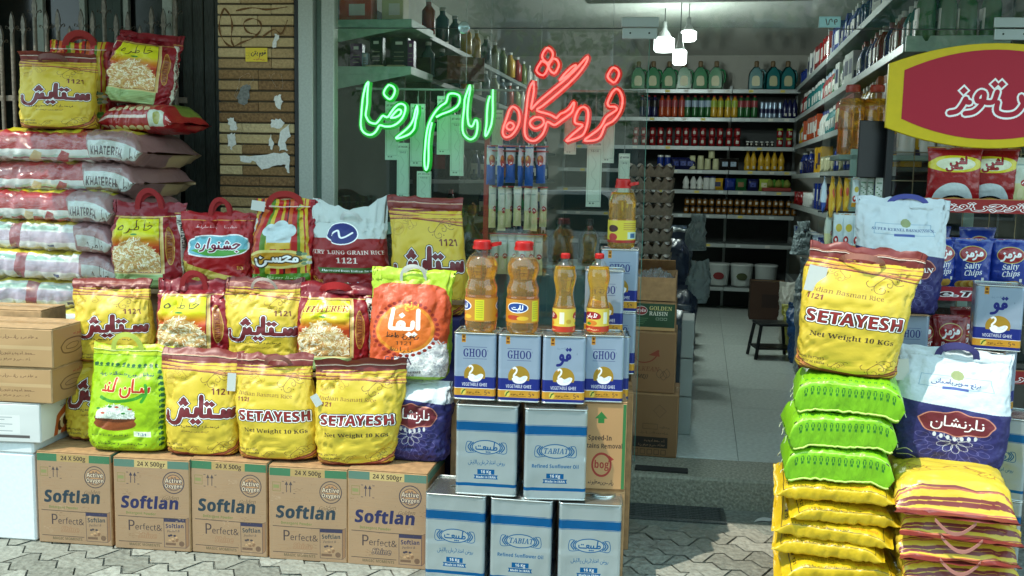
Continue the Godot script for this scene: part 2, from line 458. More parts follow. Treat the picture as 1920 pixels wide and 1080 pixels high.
func mottled(a: Color, b: Color, scale: float, rough := .7, bump := 0., sd := 3, freq := .02, metal := 0.) -> StandardMaterial3D:   # two tones of one stuff in patches, laid by world position; few noise pictures are shared by all
	var m := StandardMaterial3D.new()
	var low := snappedf((a.r + a.g + a.b) / maxf(.01, b.r + b.g + b.b), .08)
	var key := [low, freq > .025]
	if not grain.has(key): grain[key] = noise_tex(.045 if key[1] else .02, 512, FastNoiseLite.TYPE_SIMPLEX_SMOOTH, false, 1., 3, ramp(Color(low, low, low), Color.WHITE), 6)
	m.albedo_color = b
	m.albedo_texture = grain[key]
	m.uv1_triplanar = true; m.uv1_world_triplanar = true; m.uv1_scale = Vector3.ONE * scale; m.uv1_offset = Vector3(sd * .137, sd * .311, sd * .073)
	m.roughness = rough; m.metallic = metal
	if bump > 0.:
		if not grain.has("bump"): grain["bump"] = noise_tex(.06, 256, FastNoiseLite.TYPE_SIMPLEX_SMOOTH, true, 6., 4)
		m.normal_enabled = true; m.normal_texture = grain["bump"]; m.normal_scale = bump
	return m
func clear(c: Color, alpha: float, rough := .03) -> StandardMaterial3D:
	var m := StandardMaterial3D.new()
	m.transparency = BaseMaterial3D.TRANSPARENCY_ALPHA
	m.albedo_color = Color(c.r, c.g, c.b, alpha); m.roughness = rough
	return m

# ---------------------------------------------------------------- nodes
var names := {}
func called(n: String) -> String:
	var k: int = names.get(n, 0)
	names[n] = k + 1
	return n if k == 0 else "%s_%03d" % [n, k]
func tag(o: Node3D, label: String, category: String, group := "", kind := "") -> Node3D:
	if label: o.set_meta("label", label)
	if category: o.set_meta("category", category)
	if group: o.set_meta("group", group)
	if kind: o.set_meta("kind", kind)
	return o
func thing(n: String, label: String, category: String, at := Vector3.ZERO, turn := 0., group := "") -> Node3D:
	var o := Node3D.new()
	o.name = called(n)
	add_child(o)
	o.position = at; o.rotation_degrees.y = turn
	return tag(o, label, category, group)
func part(parent: Node3D, n: String, m: Mesh, material: Material, at := Vector3.ZERO, turn := Vector3.ZERO) -> MeshInstance3D:
	var o := MeshInstance3D.new()
	o.name = n if parent != self else called(n)
	o.mesh = m
	if material: o.material_override = material
	parent.add_child(o, true)
	o.position = at; o.rotation_degrees = turn
	return o
func bare(n: String, b: MB, material: Material, kind := "structure") -> MeshInstance3D:
	var o := part(self, n, b.mesh(), material)
	if kind: o.set_meta("kind", kind)
	return o
func copy_of(o: Node3D, n: String, at: Vector3, turn := 0., label := "") -> Node3D:
	var c: Node3D = o.duplicate()
	c.name = called(n)
	add_child(c)
	c.position = at; c.rotation_degrees.y = turn
	if label: c.set_meta("label", label)
	return c
func ins(x: float, y: float, z: float) -> Vector3:   # a point given in the shop's own axes
	var q := Vector3(x - .75, 0, z).rotated(Vector3.UP, deg_to_rad(INSIDE))
	return Vector3(q.x + .75, y, q.z)
func bb(c: Vector3, s: Vector3, bev := .002) -> ArrayMesh:
	var b := MB.new()
	b.box(c, s, bev)
	return b.mesh()
func lathed(prof: Array, seg := 20) -> ArrayMesh:
	var b := MB.new()
	b.lathe(prof, seg)
	return b.mesh()
func pv(flat: Array) -> PackedVector2Array:
	var p := PackedVector2Array()
	for i in flat.size() / 2: p.append(Vector2(flat[2 * i], flat[2 * i + 1]))
	return p

# ---------------------------------------------------------------- builders of goods
var fnl := FastNoiseLite.new()
func nz(x: float, y: float, z: float) -> float: return fnl.get_noise_3d(x * 55., y * 55., z * 55.)
func sgnpow(x: float, e: float) -> float: return signf(x) * pow(absf(x), e)

# A filled sack standing on its base: body, sewn hem, thread, handle. w, h, d in metres; h includes the hem.
func sack(n: String, label: String, at: Vector3, turn: float, w: float, h: float, d: float, m: Material, sd: int, o := {}, group := "", category := "sack") -> Node3D:
	var root := thing(n, label, category, at, turn, group)
	root.rotation_degrees.z = o.get("roll", 0.)
	root.rotation_degrees.x = o.get("pitch", 0.)
	var hem: float = o.get("hem", .05)
	var hb := h - hem
	var square: float = o.get("square", 3.2)
	var topw: float = o.get("topw", 1.04)
	var wr: float = o.get("wrinkle", .009)
	var full: float = o.get("full", .42)
	var slump: float = o.get("slump", .0)
	var sx := sd * 3.71
	var NU := 64
	var NV := 44
	var rr := seeded(sd * 7 + 1)
	var skew := (rr.randf() - .5) * .04
	wr *= .65 + .75 * rr.randf()
	full = clampf(full + (rr.randf() - .5) * .16, .2, .9)
	var heavy := (rr.randf() - .5) * .1
	var v0: float = o.get("v0", 0.)
	var tilt: float = (rr.randf() - .5) * .05 * o.get("loose", 1.)
	var puff: float = .02 * o.get("loose", 1.)
	var P := []
	var UV := []
	var top_ring := PackedVector3Array()
	for i in range(-1, NV + 1):
		var t := maxf(0., float(i) / NV)
		var k := sqrt(1. - pow((.1 - t) / .1, 2.)) if t < .1 else 1.
		var a := w / 2. * (.9 + .1 * k) * (1. + .035 * sin(PI * minf(1., t * 1.15))) * (1. + (topw - 1.) * smoothstep(.6, 1., t))
		var b := d / 2. * (.7 + .3 * k) * (1. if t < full else 1. - .95 * pow((t - full) / (1. - full), 1.7))
		if i == -1:
			a *= .02; b *= .02
		var e := 2. / lerpf(square, 2., t * t)
		var row := PackedVector3Array()
		var plain := PackedVector2Array()   # the section before creasing, which carries the print
		for j in NU + 1:
			var th := TAU * (float(j % NU) / NU - .5)
			var s := sin(th)
			var c := cos(th)
			var x := a * sgnpow(s, e) * (1. + heavy * signf(s) * (1. - t))
			var z := b * sgnpow(c, e)
			plain.append(Vector2(x, z))
			var y := hb * t
			var q := 1. if i > 0 else 0.
			var dd := wr * (1.6 * nz(x * .6 + sx, y * .7, z * .6 + sx) + .45 * nz(x * 1.5 - sx, y * 2.6, z * 2.))
			dd += wr * 1.5 * smoothstep(.5, .95, t) * (1. - .6 * smoothstep(.97, 1., t)) * (nz(x * 3.4 + sx, y * .5, c * .4) + .5 * nz(x * 6., y * .8 + sx, c))
			dd += wr * .9 * smoothstep(.3, 0., t) * nz(x * 1.2 + sx, y * 5.5 - absf(x) * 3., c * .6)
			dd += wr * .55 * smoothstep(.25, .9, absf(s)) * nz(sx, y * 6. + x * 2., c * .5)
			dd += puff * nz(x * .32 + sx, y * .3 - sx, z * .3)   # slow bulges of the fill
			dd -= wr * 2. * pow(1. - absf(nz(x * .8 + y * .45 + sx, y * .8 - x * .6, c * .5)), 14.) * (.3 + .7 * smoothstep(.4, .85, t))   # pinched creases
			dd -= wr * 1.4 * pow(1. - absf(nz(x * .5 - sx, y * 1.8 + absf(x) * 1.6, c * .4 + 4.)), 14.) * smoothstep(.6, .1, t)
			row.append(Vector3(x + s * dd * q + slump * t * t * h + skew * t * t, y + q * (wr * .4 * nz(x + sx, 3., z) + tilt * x * t * t * t), z + c * dd * q))
		if i == NV: top_ring = row
		P.append(row)
		var line := PackedVector2Array()
		var cum := [0.]
		for j in NU: cum.append(cum[-1] + plain[j].distance_to(plain[j + 1]))
		var l0: float = cum[NU / 4]
		var l1: float = cum[NU * 3 / 4]
		for j in NU + 1:
			var u: float = (cum[j] - l0) / maxf(1e-6, l1 - l0)
			if u < 0.: u = -u
			if u > 1.: u = 2. - u
			line.append(Vector2(clampf(u, 0.002, .998), v0 + (1. - v0) * (hem / h + (1. - hem / h) * (1. - t))))
		UV.append(line)
	var B := MB.new()
	B.grid(P, UV, true)
	part(root, "body", B.mesh(), m)
	# hem: the flat sewn edge above the fill, waving and leaning
	var lean: float = o.get("lean", -.015)
	var ear: float = o.get("ear", .0)
	P = []; UV = []
	var ridge := PackedVector3Array()
	for i in 6:
		var t := float(i) / 5.
		var row := PackedVector3Array()
		var line := PackedVector2Array()
		for j in NU + 1:
			var p := top_ring[j]
			var u := clampf((p.x - slump * h - skew) / (w / 2. * topw), -1., 1.)
			var wave: float = (.016 * nz(p.x * 1.5 + sx, 5., t * .3) + .004 * nz(p.x * 4. + sx, 9., 0.)) * o.get("loose", 1.)
			var y := p.y + hem * t * (1. + .4 * nz(p.x * 1.8 - sx, 2., 0.)) + ear * t * pow(absf(u), 2.5)
			row.append(Vector3(p.x * (1. + .03 * t), y if i else p.y - .004, lerpf(p.z, signf(p.z) * .002, minf(1., t * 3.)) + lean * t * t + wave * t))
			line.append(Vector2(clampf((u + 1.) / 2., .002, .998), v0 + (1. - v0) * hem / h * (1. - t)))
		if i == 2: for j in range(NU / 4, NU * 3 / 4 + 1): ridge.append(row[j] + Vector3(0, 0, .003))
		P.append(row); UV.append(line)
	B = MB.new()
	B.grid(P, UV, true)
	part(root, "hem", B.mesh(), o.get("hem_mat", m))
	if o.has("thread"):
		B = MB.new()
		B.tube(ridge, .0017, 5)
		part(root, "stitching", B.mesh(), mat(o.thread, .9))
	if o.has("handle"):   # [colour, half span, rise, forward, strap width]
		var hd: Array = o.handle
		for side in ([1., -1.] if o.get("two", true) else [1.]):
			var arch := PackedVector3Array()
			for i in 15:
				var f := PI * i / 14.
				arch.append(Vector3(slump * h - hd[1] * cos(f) * (1. + .1 * sin(f)) + (.012 * sin(f) if side < 0. else 0.), hb - .012 + (hd[2] + hem * .6) * pow(sin(f), .8) * (1. if side > 0. else .88), .006 * side + lean * .5 + hd[3] * sin(f) * (1. if side > 0. else .6)))
			B = MB.new()
			B.band(arch, hd[4])
			part(root, "handle", B.mesh(), mat(hd[0], .75))
	if o.has("label_tag"):
		var lt: Array = o.label_tag   # x, y, z, width, height, tilt
		part(root, "label_tag", bb(Vector3.ZERO, Vector3(lt[3], lt[4], .0015), 0.), paper_mat, Vector3(lt[0], lt[1], lt[2]), Vector3(0, 10, lt[5]))
	return root

# A sack lying down along x, rounded in section, both ends sewn flat. Rows of the print run round it: front of the sack at v = 0.75, top at v = 0.5
func lying(n: String, label: String, at: Vector3, turn: float, L: float, w: float, t: float, m: Material, sd: int, o := {}, group := "", category := "sack") -> Node3D:
	var root := thing(n, label, category, at, turn, group)
	root.rotation_degrees.z = o.get("roll", 0.)
	root.rotation_degrees.x = o.get("pitch", 0.)
	var wr: float = o.get("wrinkle", .008)
	var fin: float = o.get("fin", .05)
	var sx := sd * 2.93
	var NX := 44
	var NP := 32
	var P := []
	var UV := []
	for i in NP + 1:
		var ph := TAU * i / NP
		var row := PackedVector3Array()
		var line := PackedVector2Array()
		for j in NX + 1:
			var s := 2. * j / NX - 1.
			var f := absf(s)
			var k := 1. if f < .45 else 1. - pow((f - .45) / (.55 - fin), o.get("round", 3.)) * .93
			k = maxf(k, .03)
			var half_w := w / 2. * (.93 + .07 * pow(f, 4.) + .02 * nz(s * 2. + sx, 0, 0))
			var bx: float = o.get("boxy", 1.)
			var z := half_w * sgnpow(sin(ph), .62 * bx)
			var up := sgnpow(-cos(ph), .72 * bx)
			var y := t / 2. * k * up
			var dd := wr * (1.4 * nz(s * L * 1.6 + sx, y * 2., z * 1.6) + .9 * nz(s * L * 4. - sx, y * 3., z * 3.) + .5 * smoothstep(.6, .98, f) * nz(s * 2., sx + y * 3., z * 4.))
			var sag: float = o.get("sag", .02) * (1. - f * f) * (1. if up > 0. else .3)
			var cy: float = t * .5 - (.18 * t * smoothstep(.6, 1., f)) + o.get("droop", 0.) * -pow(f, 3.) * t
			row.append(Vector3(s * L / 2. * (1. + .02 * nz(z * 3. + sx, 1., 0.)), cy + y + dd * up - sag * maxf(up, 0.) * .4, z + dd * sin(ph)))
			line.append(Vector2((s + 1.) / 2., 1. - float(i) / NP))
		P.append(row); UV.append(line)
	var B := MB.new()
	B.grid(P, UV)
	part(root, "body", B.mesh(), m)
	if o.has("thread"):   # loose sewing thread at both ends
		for s in [-1., 1.]:
			for q in 3:
				B = MB.new()
				var z0: float = (q - 1) * w * .32
				var p := PackedVector3Array()
				for i in 6: p.append(Vector3(s * (L / 2. - .008 + .0035 * i), t * .3 + .012 * nz(i * .2 + q, sx, 0) - .0012 * i * i, z0 + .03 * nz(i * .3, q + sx, 2.)))
				B.tube(p, .0016, 4)
				part(root, "thread_end", B.mesh(), mat(o.thread, .9))
	if o.has("seam"):     # the sewn edge along the front, just under the middle
		B = MB.new()
		var p := PackedVector3Array()
		for j in range(2, NX - 1): p.append(P[NP / 4 - 2][j] + Vector3(0, -.002, .003))
		B.tube(p, o.get("seam_r", .004), 5)
		part(root, "seam", B.mesh(), mat(o.seam, .6))
	return root

# A pillow pack with crimped ends, standing or hanging upright; base at y = 0
func pouch_mesh(w: float, h: float, t: float, sd: int, wr := .004, crimp := .06) -> ArrayMesh:
	var NU := 28
	var NV := 22
	var P := []
	var UV := []
	var sx := sd * 1.93
	for i in NV + 1:
		var v := float(i) / NV
		var f := absf(2. * v - 1.)
		var k := maxf(.03, 1. - pow(f / (1. - crimp), 3.)) if f < 1. - crimp else .03
		var a := w / 2. * (.93 + .07 * pow(f, 4.))
		var row := PackedVector3Array()
		var line := PackedVector2Array()
		for j in NU + 1:
			var th := TAU * (float(j % NU) / NU - .5)
			var x := a * sgnpow(sin(th), .85)
			var z := t / 2. * k * sgnpow(cos(th), .9)
			var dd := wr * (nz(x * 4. + sx, v * h * 4., signf(z)) + 1.2 * smoothstep(.5, .95, f) * nz(x * 14. + sx, v * 2., signf(z)))
			row.append(Vector3(x, v * h, z + dd * signf(cos(th)) * minf(1., k * 4.)))
			line.append(Vector2((x / a + 1.) / 2., 1. - v))
		P.append(row); UV.append(line)
	var B := MB.new()
	B.grid(P, UV, true)
	return B.mesh()

func ring_rect(w: float, d: float, r: float, inset: float, y: float) -> PackedVector3Array:   # rounded rectangle, starting at the left end of the front face, running to the right
	var p := PackedVector3Array()
	var hw := w / 2. - inset
	var hd := d / 2. - inset
	for c in 4:
		var o: Vector2 = [Vector2(hw - r, hd - r), Vector2(hw - r, -hd + r), Vector2(-hw + r, -hd + r), Vector2(-hw + r, hd - r)][c]
		for k in 5:
			var th := PI / 2. * (c + k / 4.)
			p.append(Vector3(o.x + r * sin(th), y, o.y + r * cos(th)))
	p.append(p[0])
	return p

# A square tin: printed body (the print holds two faces side by side), rolled rims, lid, pouring cap
func tin(n: String, label: String, at: Vector3, turn: float, w: float, h: float, d: float, m: Material, o := {}, group := "") -> Node3D:
	var root := thing(n, label, "tin", at, turn, group)
	var r: float = o.get("r", .014)
	var press: float = o.get("press", .0015)
	var knock: float = o.get("knock", .0015)
	var P := []
	var UV := []
	var ys := [.004, .012]
	for k in 15: ys.append(lerpf(.02, h - .02, k / 14.))
	ys.append_array([h - .012, h - .004])
	for y in ys:
		var row := PackedVector3Array()
		var line := PackedVector2Array()
		var lip := .002 if y < .005 or y > h - .005 else 0.
		for f in 4:
			var half: float = (w if f % 2 == 0 else d) / 2. - r
			var out: float = (d if f % 2 == 0 else w) / 2. - lip
			var turned := Basis(Vector3.UP, f * PI / 2.)
			for k in 12:   # the flat: a pressed panel inside a raised margin, knocked about a little
				var a := k / 11. * 2. - 1.
				var e := smoothstep(1., .82, absf(a)) * smoothstep(.0, .07, y / h) * smoothstep(1., .93, y / h)
				var bump := -press * e + knock * e * nz(a * .35 + at.x * 7. + f, y * 2.2 + at.y, at.z * 5.) + press * .8 * e * smoothstep(.12, .0, absf(absf(a) - .68)) * smoothstep(.12, .3, y / h) * smoothstep(.92, .75, y / h)
				row.append(turned * Vector3(a * half, y, out + bump)); line.append(Vector2((f + lerpf(.035, .965, k / 11.)) / 2., 1. - y / h))
			for k in range(1, 4):
				var th := PI / 2. * k / 4.
				row.append(turned * Vector3(half + (r - lip) * sin(th), y, out - r + lip + (r - lip) * cos(th))); line.append(Vector2((f + .965 + .07 * k / 4.) / 2., 1. - y / h))
		row.append(row[0]); line.append(Vector2(2., line[0].y) + Vector2(.0175, 0))
		P.append(row); UV.append(line)
	var B := MB.new()
	B.grid(P, UV, true)
	part(root, "body", B.mesh(), m)
	for y in [.003, h - .003]:
		B = MB.new()
		B.tube(ring_rect(w, d, r, .0005, y).slice(0, 20), .0034, 6, true)
		part(root, "rim", B.mesh(), tin_metal)
	for y in [.003, h - .007]:
		B = MB.new()
		var ring := ring_rect(w, d, r, .001, y)
		for j in 20:
			if y > .1: B.tri(Vector3(0, y, 0), ring[j], ring[j + 1])
			else: B.tri(Vector3(0, y, 0), ring[j + 1], ring[j])
		part(root, "lid" if y > .1 else "base", B.mesh(), tin_metal)
	if o.get("cap", true):
		var cr: float = o.get("cap_r", w * .28)
		var c := part(root, "cap", lathed([[cr, 0.], [cr, .006], [cr - .004, .008], [cr - .008, .004], [0.001, .004]], 28), tin_metal, Vector3(o.get("cap_x", 0.), h - .007, o.get("cap_z", 0.)))
		c.rotation_degrees.y = 20
	if o.get("grip", false):
		B = MB.new()
		var p := PackedVector3Array()
		for i in 9: p.append(Vector3(-.045 + .09 * i / 8., h - .004 + .008 * sin(PI * i / 8.), 0))
		B.ribbon(p, Vector3(0, 0, .014), .0012)
		part(root, "grip", B.mesh(), tin_metal)
	return root

# A carton: board body with printed faces, flaps meeting on top, tape
func carton(n: String, label: String, at: Vector3, turn: float, s: Vector3, faces: Dictionary, board: Material, o := {}, group := "") -> Node3D:
	var root := thing(n, label, o.get("category", "carton"), at, turn, group)
	var bev := .004
	var hx := s.x / 2.
	var hz := s.z / 2.
	var m := ArrayMesh.new()
	var body := MB.new()
	body.box(Vector3(0, s.y / 2. - .002, 0), s - Vector3(0, .004, 0), bev)
	part(root, "body", body.mesh(m), board)
	for side in faces:
		var f := MB.new()
		var x := 0.0009
		var y0 := bev
		var y1 := s.y - .004 - bev
		var P := []
		var UV := []
		for a in 9:
			var row := PackedVector3Array()
			var line := PackedVector2Array()
			for b in 13:
				var u := b / 12.
				var v := a / 8.
				var bow: float = o.get("bow", .004) * sin(PI * u) * sin(PI * v) * (1. + 1.2 * nz(u * .4 + at.x * 3., v * .4, at.y)) + x
				var p := Vector3(lerpf(-hx + bev, hx - bev, u), lerpf(y0, y1, v), hz + bow)
				if side == "right": p = Vector3(hx + bow, lerpf(y0, y1, v), lerpf(hz - bev, -hz + bev, u))
				row.append(p); line.append(Vector2(u, 1. - v))
			P.append(row); UV.append(line)
		f.grid(P, UV)
		part(root, "printed_face", f.mesh(), faces[side])
	if o.get("flaps", true):
		for q in [-1., 1.]:
			var f := MB.new()
			f.box(Vector3(0, 0, 0), Vector3(s.x - .002, .004, hz - .003), .0012)
			part(root, "flap", f.mesh(), board, Vector3(0, s.y - .001, q * hz * .5), Vector3(q * o.get("gape", .6), 0, 0))
		part(root, "tape", bb(Vector3.ZERO, Vector3(s.x * .98, .0008, .045), 0.), tape_mat, Vector3(0, s.y + .0022, 0))
	return root

func bottle(n: String, label: String, at: Vector3, turn: float, prof: Array, oil: Material, lab: Material, span: Array, cap: Array, cap_mat: Material, o := {}, group := "") -> Node3D:
	var root := thing(n, label, "bottle", at, turn, group)
	var B := MB.new()
	B.lathe(prof, 32)
	part(root, "body", B.mesh(), pet)
	var fill := []   # the oil itself, a little inside the wall, up to its level
	var level: float = o.get("level", .88) * prof[-1][1]
	for q in prof:
		if q[1] <= level: fill.append([maxf(.0005, q[0] - .0012), maxf(q[1], .0012) if q[1] < .0012 else q[1]])
	fill.append([fill[-1][0] * .98, level]); fill.append([.0005, level])
	B = MB.new()
	B.lathe(fill, 32)
	part(root, "oil", B.mesh(), oil)
	if lab:
		B = MB.new()
		var a0: float = o.get("label_arc", TAU)
		var P := []
		var UV := []
		for y in [span[0], span[1]]:
			var row := PackedVector3Array()
			var line := PackedVector2Array()
			for j in 25:
				var th := -a0 / 2. + a0 * j / 24.
				row.append(Vector3(span[2] * sin(th), y, span[2] * cos(th)))
				line.append(Vector2(j / 24. * o.get("repeat", 1.), (span[1] - y) / (span[1] - span[0])))
			P.append(row); UV.append(line)
		B.grid(P, UV)
		part(root, "paper_label", B.mesh(), lab)
	var c := part(root, "cap", lathed([[cap[0] * .96, 0.], [cap[0], .004], [cap[0], cap[2] * .8], [cap[0] * .92, cap[2]], [.0005, cap[2]]], 24), cap_mat, Vector3(0, cap[1], 0))
	B = MB.new()
	for k in 24:
		var th := TAU * k / 24.
		B.box(Vector3(sin(th) * cap[0], cap[2] * .42, cos(th) * cap[0]), Vector3(.002, cap[2] * .7, .002), 0., Basis(Vector3.UP, th))
	part(c, "ridges", B.mesh(), cap_mat)
	if o.has("grip"):   # the flat carrying ring under the cap
		B = MB.new()
		var p := PackedVector3Array()
		var g: float = o.grip
		for i in 15:
			var f := TAU * i / 14.
			p.append(Vector3(cap[0] * .9 + g / 2. - g / 2. * cos(f), cap[1] + .006 + .012 * sin(f * .5), .017 * sin(f)))
		B.ribbon(p, Vector3(0, .012, 0), .004)
		B.lathe([[cap[0] * 1.12, cap[1] - .004], [cap[0] * 1.12, cap[1] + .008]], 24, Vector3.ZERO, false)
		part(root, "carry_ring", B.mesh(), cap_mat)
	return root

# ---------------------------------------------------------------- print on the packages
var paper_mat: Material
var tape_mat: Material
var tin_metal: Material
var pet: Material
var board: Material
var board_pale: Material
var art_mats := {}
const MAROON := Color8(122, 48, 44)
const INK := Color8(52, 36, 30)
const NAVY := Color8(38, 40, 104)

func rice_heap(a: Art, x: float, y: float, w: float, h: float, n: int, r: RandomNumberGenerator, cols: Array) -> void:
	var p := PackedVector2Array([Vector2(x, y + h)])
	for i in 17:
		var u := i / 16.
		p.append(Vector2(x + w * u, y + h - h * (.45 + .5 * sin(PI * u)) * (.92 + .08 * r.randf())))
	p.append(Vector2(x + w, y + h))
	a.poly([p], cols[0])
	for i in n:
		var u := r.randf()
		var q := Vector2(x + w * u, y + h - h * r.randf() * (.45 + .52 * sin(PI * u)))
		var d := Vector2.from_angle(r.randf() * PI) * w * .055
		var e := q + d
		e.x = clampf(e.x, x, x + w); e.y = minf(e.y, y + h); q.y = minf(q.y - d.y, y + h); q.x = clampf(q.x - d.x, x, x + w)
		a.stroke(PackedVector2Array([q, e]), w * .022, cols[1 + r.randi() % (cols.size() - 1)])

func curls(a: Art, x: float, y: float, s: float, c: Color, flip := 1.) -> void:
	for k in [[0, 0, .3, -.25, .62, -.1, .6, .2, .4, .22, .38, .05, .5, .02], [0, 0, -.2, .3, -.05, .62, .25, .6, .3, .4, .15, .32, .06, .42], [.1, -.1, .5, -.5, .9, -.45, 1., -.2, .85, -.1, .78, -.22], [-.1, .2, -.45, .3, -.6, .1, -.5, -.05], [.55, -.1, .9, .1, 1.2, .02], [.9, -.45, 1.2, -.6, 1.4, -.45]]:
		var f := []
		for i in k.size() / 2: f.append_array([x + k[2 * i] * s * flip, y + k[2 * i + 1] * s])
		a.curve(f, maxf(1.6, s * .03), c)
	for q in [[.2, -.4], [.7, -.3], [1.1, -.2], [-.3, .45], [.45, .45]]: a.ellipse(x + q[0] * s * flip, y + q[1] * s, s * .045, s * .035, c, 8)

func art_yellow(latin: bool) -> Material:
	var a := Art.new(448, 576, col(210, 182, 56))
	var r := RandomNumberGenerator.new()
	r.seed = 5
	a.rect(0, 0, 448, 62, MAROON)
	a.rect(0, 30, 448, 4, col(176, 120, 96))
	for i in 9:   # brush sweeps below the hem
		var y := 62. + i * 6.
		a.curve([0, y + r.randf() * 8., 120, y + 20. * r.randf() - 6., 260, y + 22. * r.randf() - 4., 448, y + (i % 3) * 16. - 4.], 3. + r.randf() * 7., [MAROON, col(168, 84, 60), col(210, 182, 56), col(196, 132, 60)][i % 4])
	curls(a, 285, 146, 78., col(112, 74, 36)); curls(a, 150, 128, 46., col(150, 104, 40), -1.)
	a.ellipse(72, 156, 33, 33, col(196, 160, 40)); a.ellipse(72, 156, 29, 29, col(206, 178, 62)); a.text("Special", 72, 162, 17, col(150, 110, 40), 0, "Droid Serif", 1., -18.)
	if latin:
		a.text("Indian Basmati Rice", 48, 214, 27, col(120, 74, 40), -1, "Droid Serif", 1.02, 3.)
		a.text("1121", 48, 250, 32, MAROON, -1, "Droid Sans!", .9)
		a.text("SETAYESH", 226, 350, 73, col(140, 36, 34), 0, "Droid Sans!", .94, 0., [[19., INK], [12., Color.WHITE], [3.5, INK]])
		a.text("Net Weight 10 KGs", 226, 416, 30, INK, 0, "Droid Serif!")
	else:
		a.text("1121", 338, 232, 46, col(104, 42, 30), 0, "Droid Sans!", .95)
		a.fa("si tm.t Af ti.y sf.s", 232, 348, 104, col(112, 34, 40), 0, .2, [[18., INK], [11., Color.WHITE], [3., INK]])
		a.scribble(110, 410, 215, 15, INK, r); a.scribble(150, 438, 130, 11, col(110, 80, 40), r)
	curls(a, 305, 520, 62., col(96, 60, 30)); curls(a, 180, 538, 34., col(96, 60, 30)); a.text("Regd: 2077055", 40, 522, 15, INK, -1, "Droid Serif!"); a.text("Product of India", 34, 541, 14, INK, -1, "Droid Serif!")
	for q in [[0, 470, 40, 530, 120, 560, 240, 570], [448, 440, 420, 500, 350, 548, 240, 572]]:
		for i in 5: a.curve([q[0], q[1] + i * 22, q[2], q[3] + i * 11, q[4], q[5] + i * 7, q[6], q[7] + i * 4], 6., [MAROON, col(188, 96, 74), MAROON, col(214, 170, 60), MAROON][i])
	a.rect(0, 566, 448, 10, MAROON)
	return printed(a, .42, .12)

func art_crimson(latin: bool, sd: int) -> Material:   # dark red sack with a framed heap of rice, side panel at the reader's right
	var red := col(140, 22, 34)
	var a := Art.new(512, 576, red)
	var r := RandomNumberGenerator.new()
	r.seed = sd
	a.rect(0, 0, 512, 70, col(126, 20, 34))
	a.rect(40, 78, 300, 36, col(196, 160, 84)); a.rect(0, 74, 512, 6, col(206, 172, 96))
	a.rect(30, 100, 316, 376, col(204, 172, 96)); a.rect(40, 108, 296, 360, col(90, 24, 40)); a.rect(44, 112, 288, 352, col(214, 210, 30))
	a.fade(210, 290, 44, 288, col(214, 210, 30), col(196, 78, 20)); a.rect(44, 290, 288, 174, col(178, 58, 18))
	rice_heap(a, 44, 232, 288, 232, 520, r, [col(196, 150, 84), col(240, 226, 190), col(228, 204, 150), col(214, 176, 110), col(250, 240, 214), col(206, 150, 90)])
	if latin: a.text("KHATEREH", 188, 182, 50, col(150, 40, 20), 0, "Droid Serif!", .95, -3., [[7., col(240, 230, 120)]], .15)
	else: a.fa("ji.n Af _ Ti rf _ h", 190, 184, 60, col(70, 40, 16), 0, .09)
	a.ellipse(186, 214, 22, 6, col(60, 130, 40))
	a.rect(30, 476, 316, 100, col(168, 196, 132)); a.rect(30, 474, 316, 6, col(222, 206, 150))
	for i in 6: a.rect(44, 492 + i * 12, 280, 2, col(120, 150, 96))
	a.rect(346, 100, 10, 376, col(214, 190, 130)); a.ellipse(388, 290, 26, 126, col(196, 160, 70)); a.ellipse(388, 290, 22, 120, col(158, 96, 40))
	a.text("KHATEREH", 398, 290, 34, col(110, 30, 24), 0, "Droid Serif!", 1., -90.)
	a.rect(440, 90, 52, 486, col(222, 220, 206))
	a.text("KHATEREH", 452, 210, 40, col(40, 30, 34), 0, "Droid Sans!", .92, 90., [], .2)
	a.fa("ji.n Af _ Ti rf _ h", 466, 440, 44, col(40, 30, 34), 0, .09, [], 90.)
	a.rect(0, 90, 18, 486, col(214, 210, 190)); a.rect(18, 74, 40, 402, red); a.rect(18, 476, 24, 100, red); a.rect(58, 100, 6, 376, col(204, 172, 96)); a.rect(0, 70, 440, 26, col(126, 20, 34)); a.rect(0, 96, 440, 5, col(206, 172, 96))
	return printed(a, .32, .2)

func art_festival() -> Material:
	var a := Art.new(384, 480, col(172, 24, 32))
	a.rect(0, 0, 384, 44, col(160, 24, 34)); a.rect(0, 48, 384, 5, col(210, 150, 60))
	a.poly([pv([0, 270, 70, 330, 190, 372, 300, 400, 384, 470, 384, 480, 0, 480])], col(206, 176, 74)); a.poly([pv([0, 320, 80, 366, 190, 404, 290, 440, 340, 480, 0, 480])], col(176, 150, 60))
	var p := Art.smooth(pv([40, 190, 90, 150, 200, 146, 300, 138, 344, 176, 330, 236, 240, 268, 130, 276, 56, 256, 40, 190]))
	a.poly([p], col(120, 190, 206)); a.stroke(p, 8., Color.WHITE, true); a.poly([Art.smooth(pv([60, 238, 150, 218, 250, 230, 330, 226, 280, 256, 150, 270, 60, 238]))], col(88, 168, 70))
	a.fa("ji.b sm.s tm.n vf A r h", 192, 222, 58, col(126, 24, 60), 0, .16, [[10., Color.WHITE]])
	a.ellipse(300, 340, 42, 26, col(186, 60, 40)); a.ellipse(300, 340, 38, 22, col(172, 28, 34)); a.text("10", 300, 352, 32, col(214, 170, 70), 0, "Droid Serif!")
	var r := RandomNumberGenerator.new()
	r.seed = 3
	a.scribble(80, 96, 110, 17, col(232, 190, 190), r); a.scribble(230, 96, 70, 15, col(232, 190, 190), r)
	for i in 40: a.ellipse(120 + r.randf() * 130, 420 + r.randf() * 56, 3, 3, [col(90, 120, 60), col(230, 220, 190)][i % 2], 6)
	return printed(a, .38, .3)

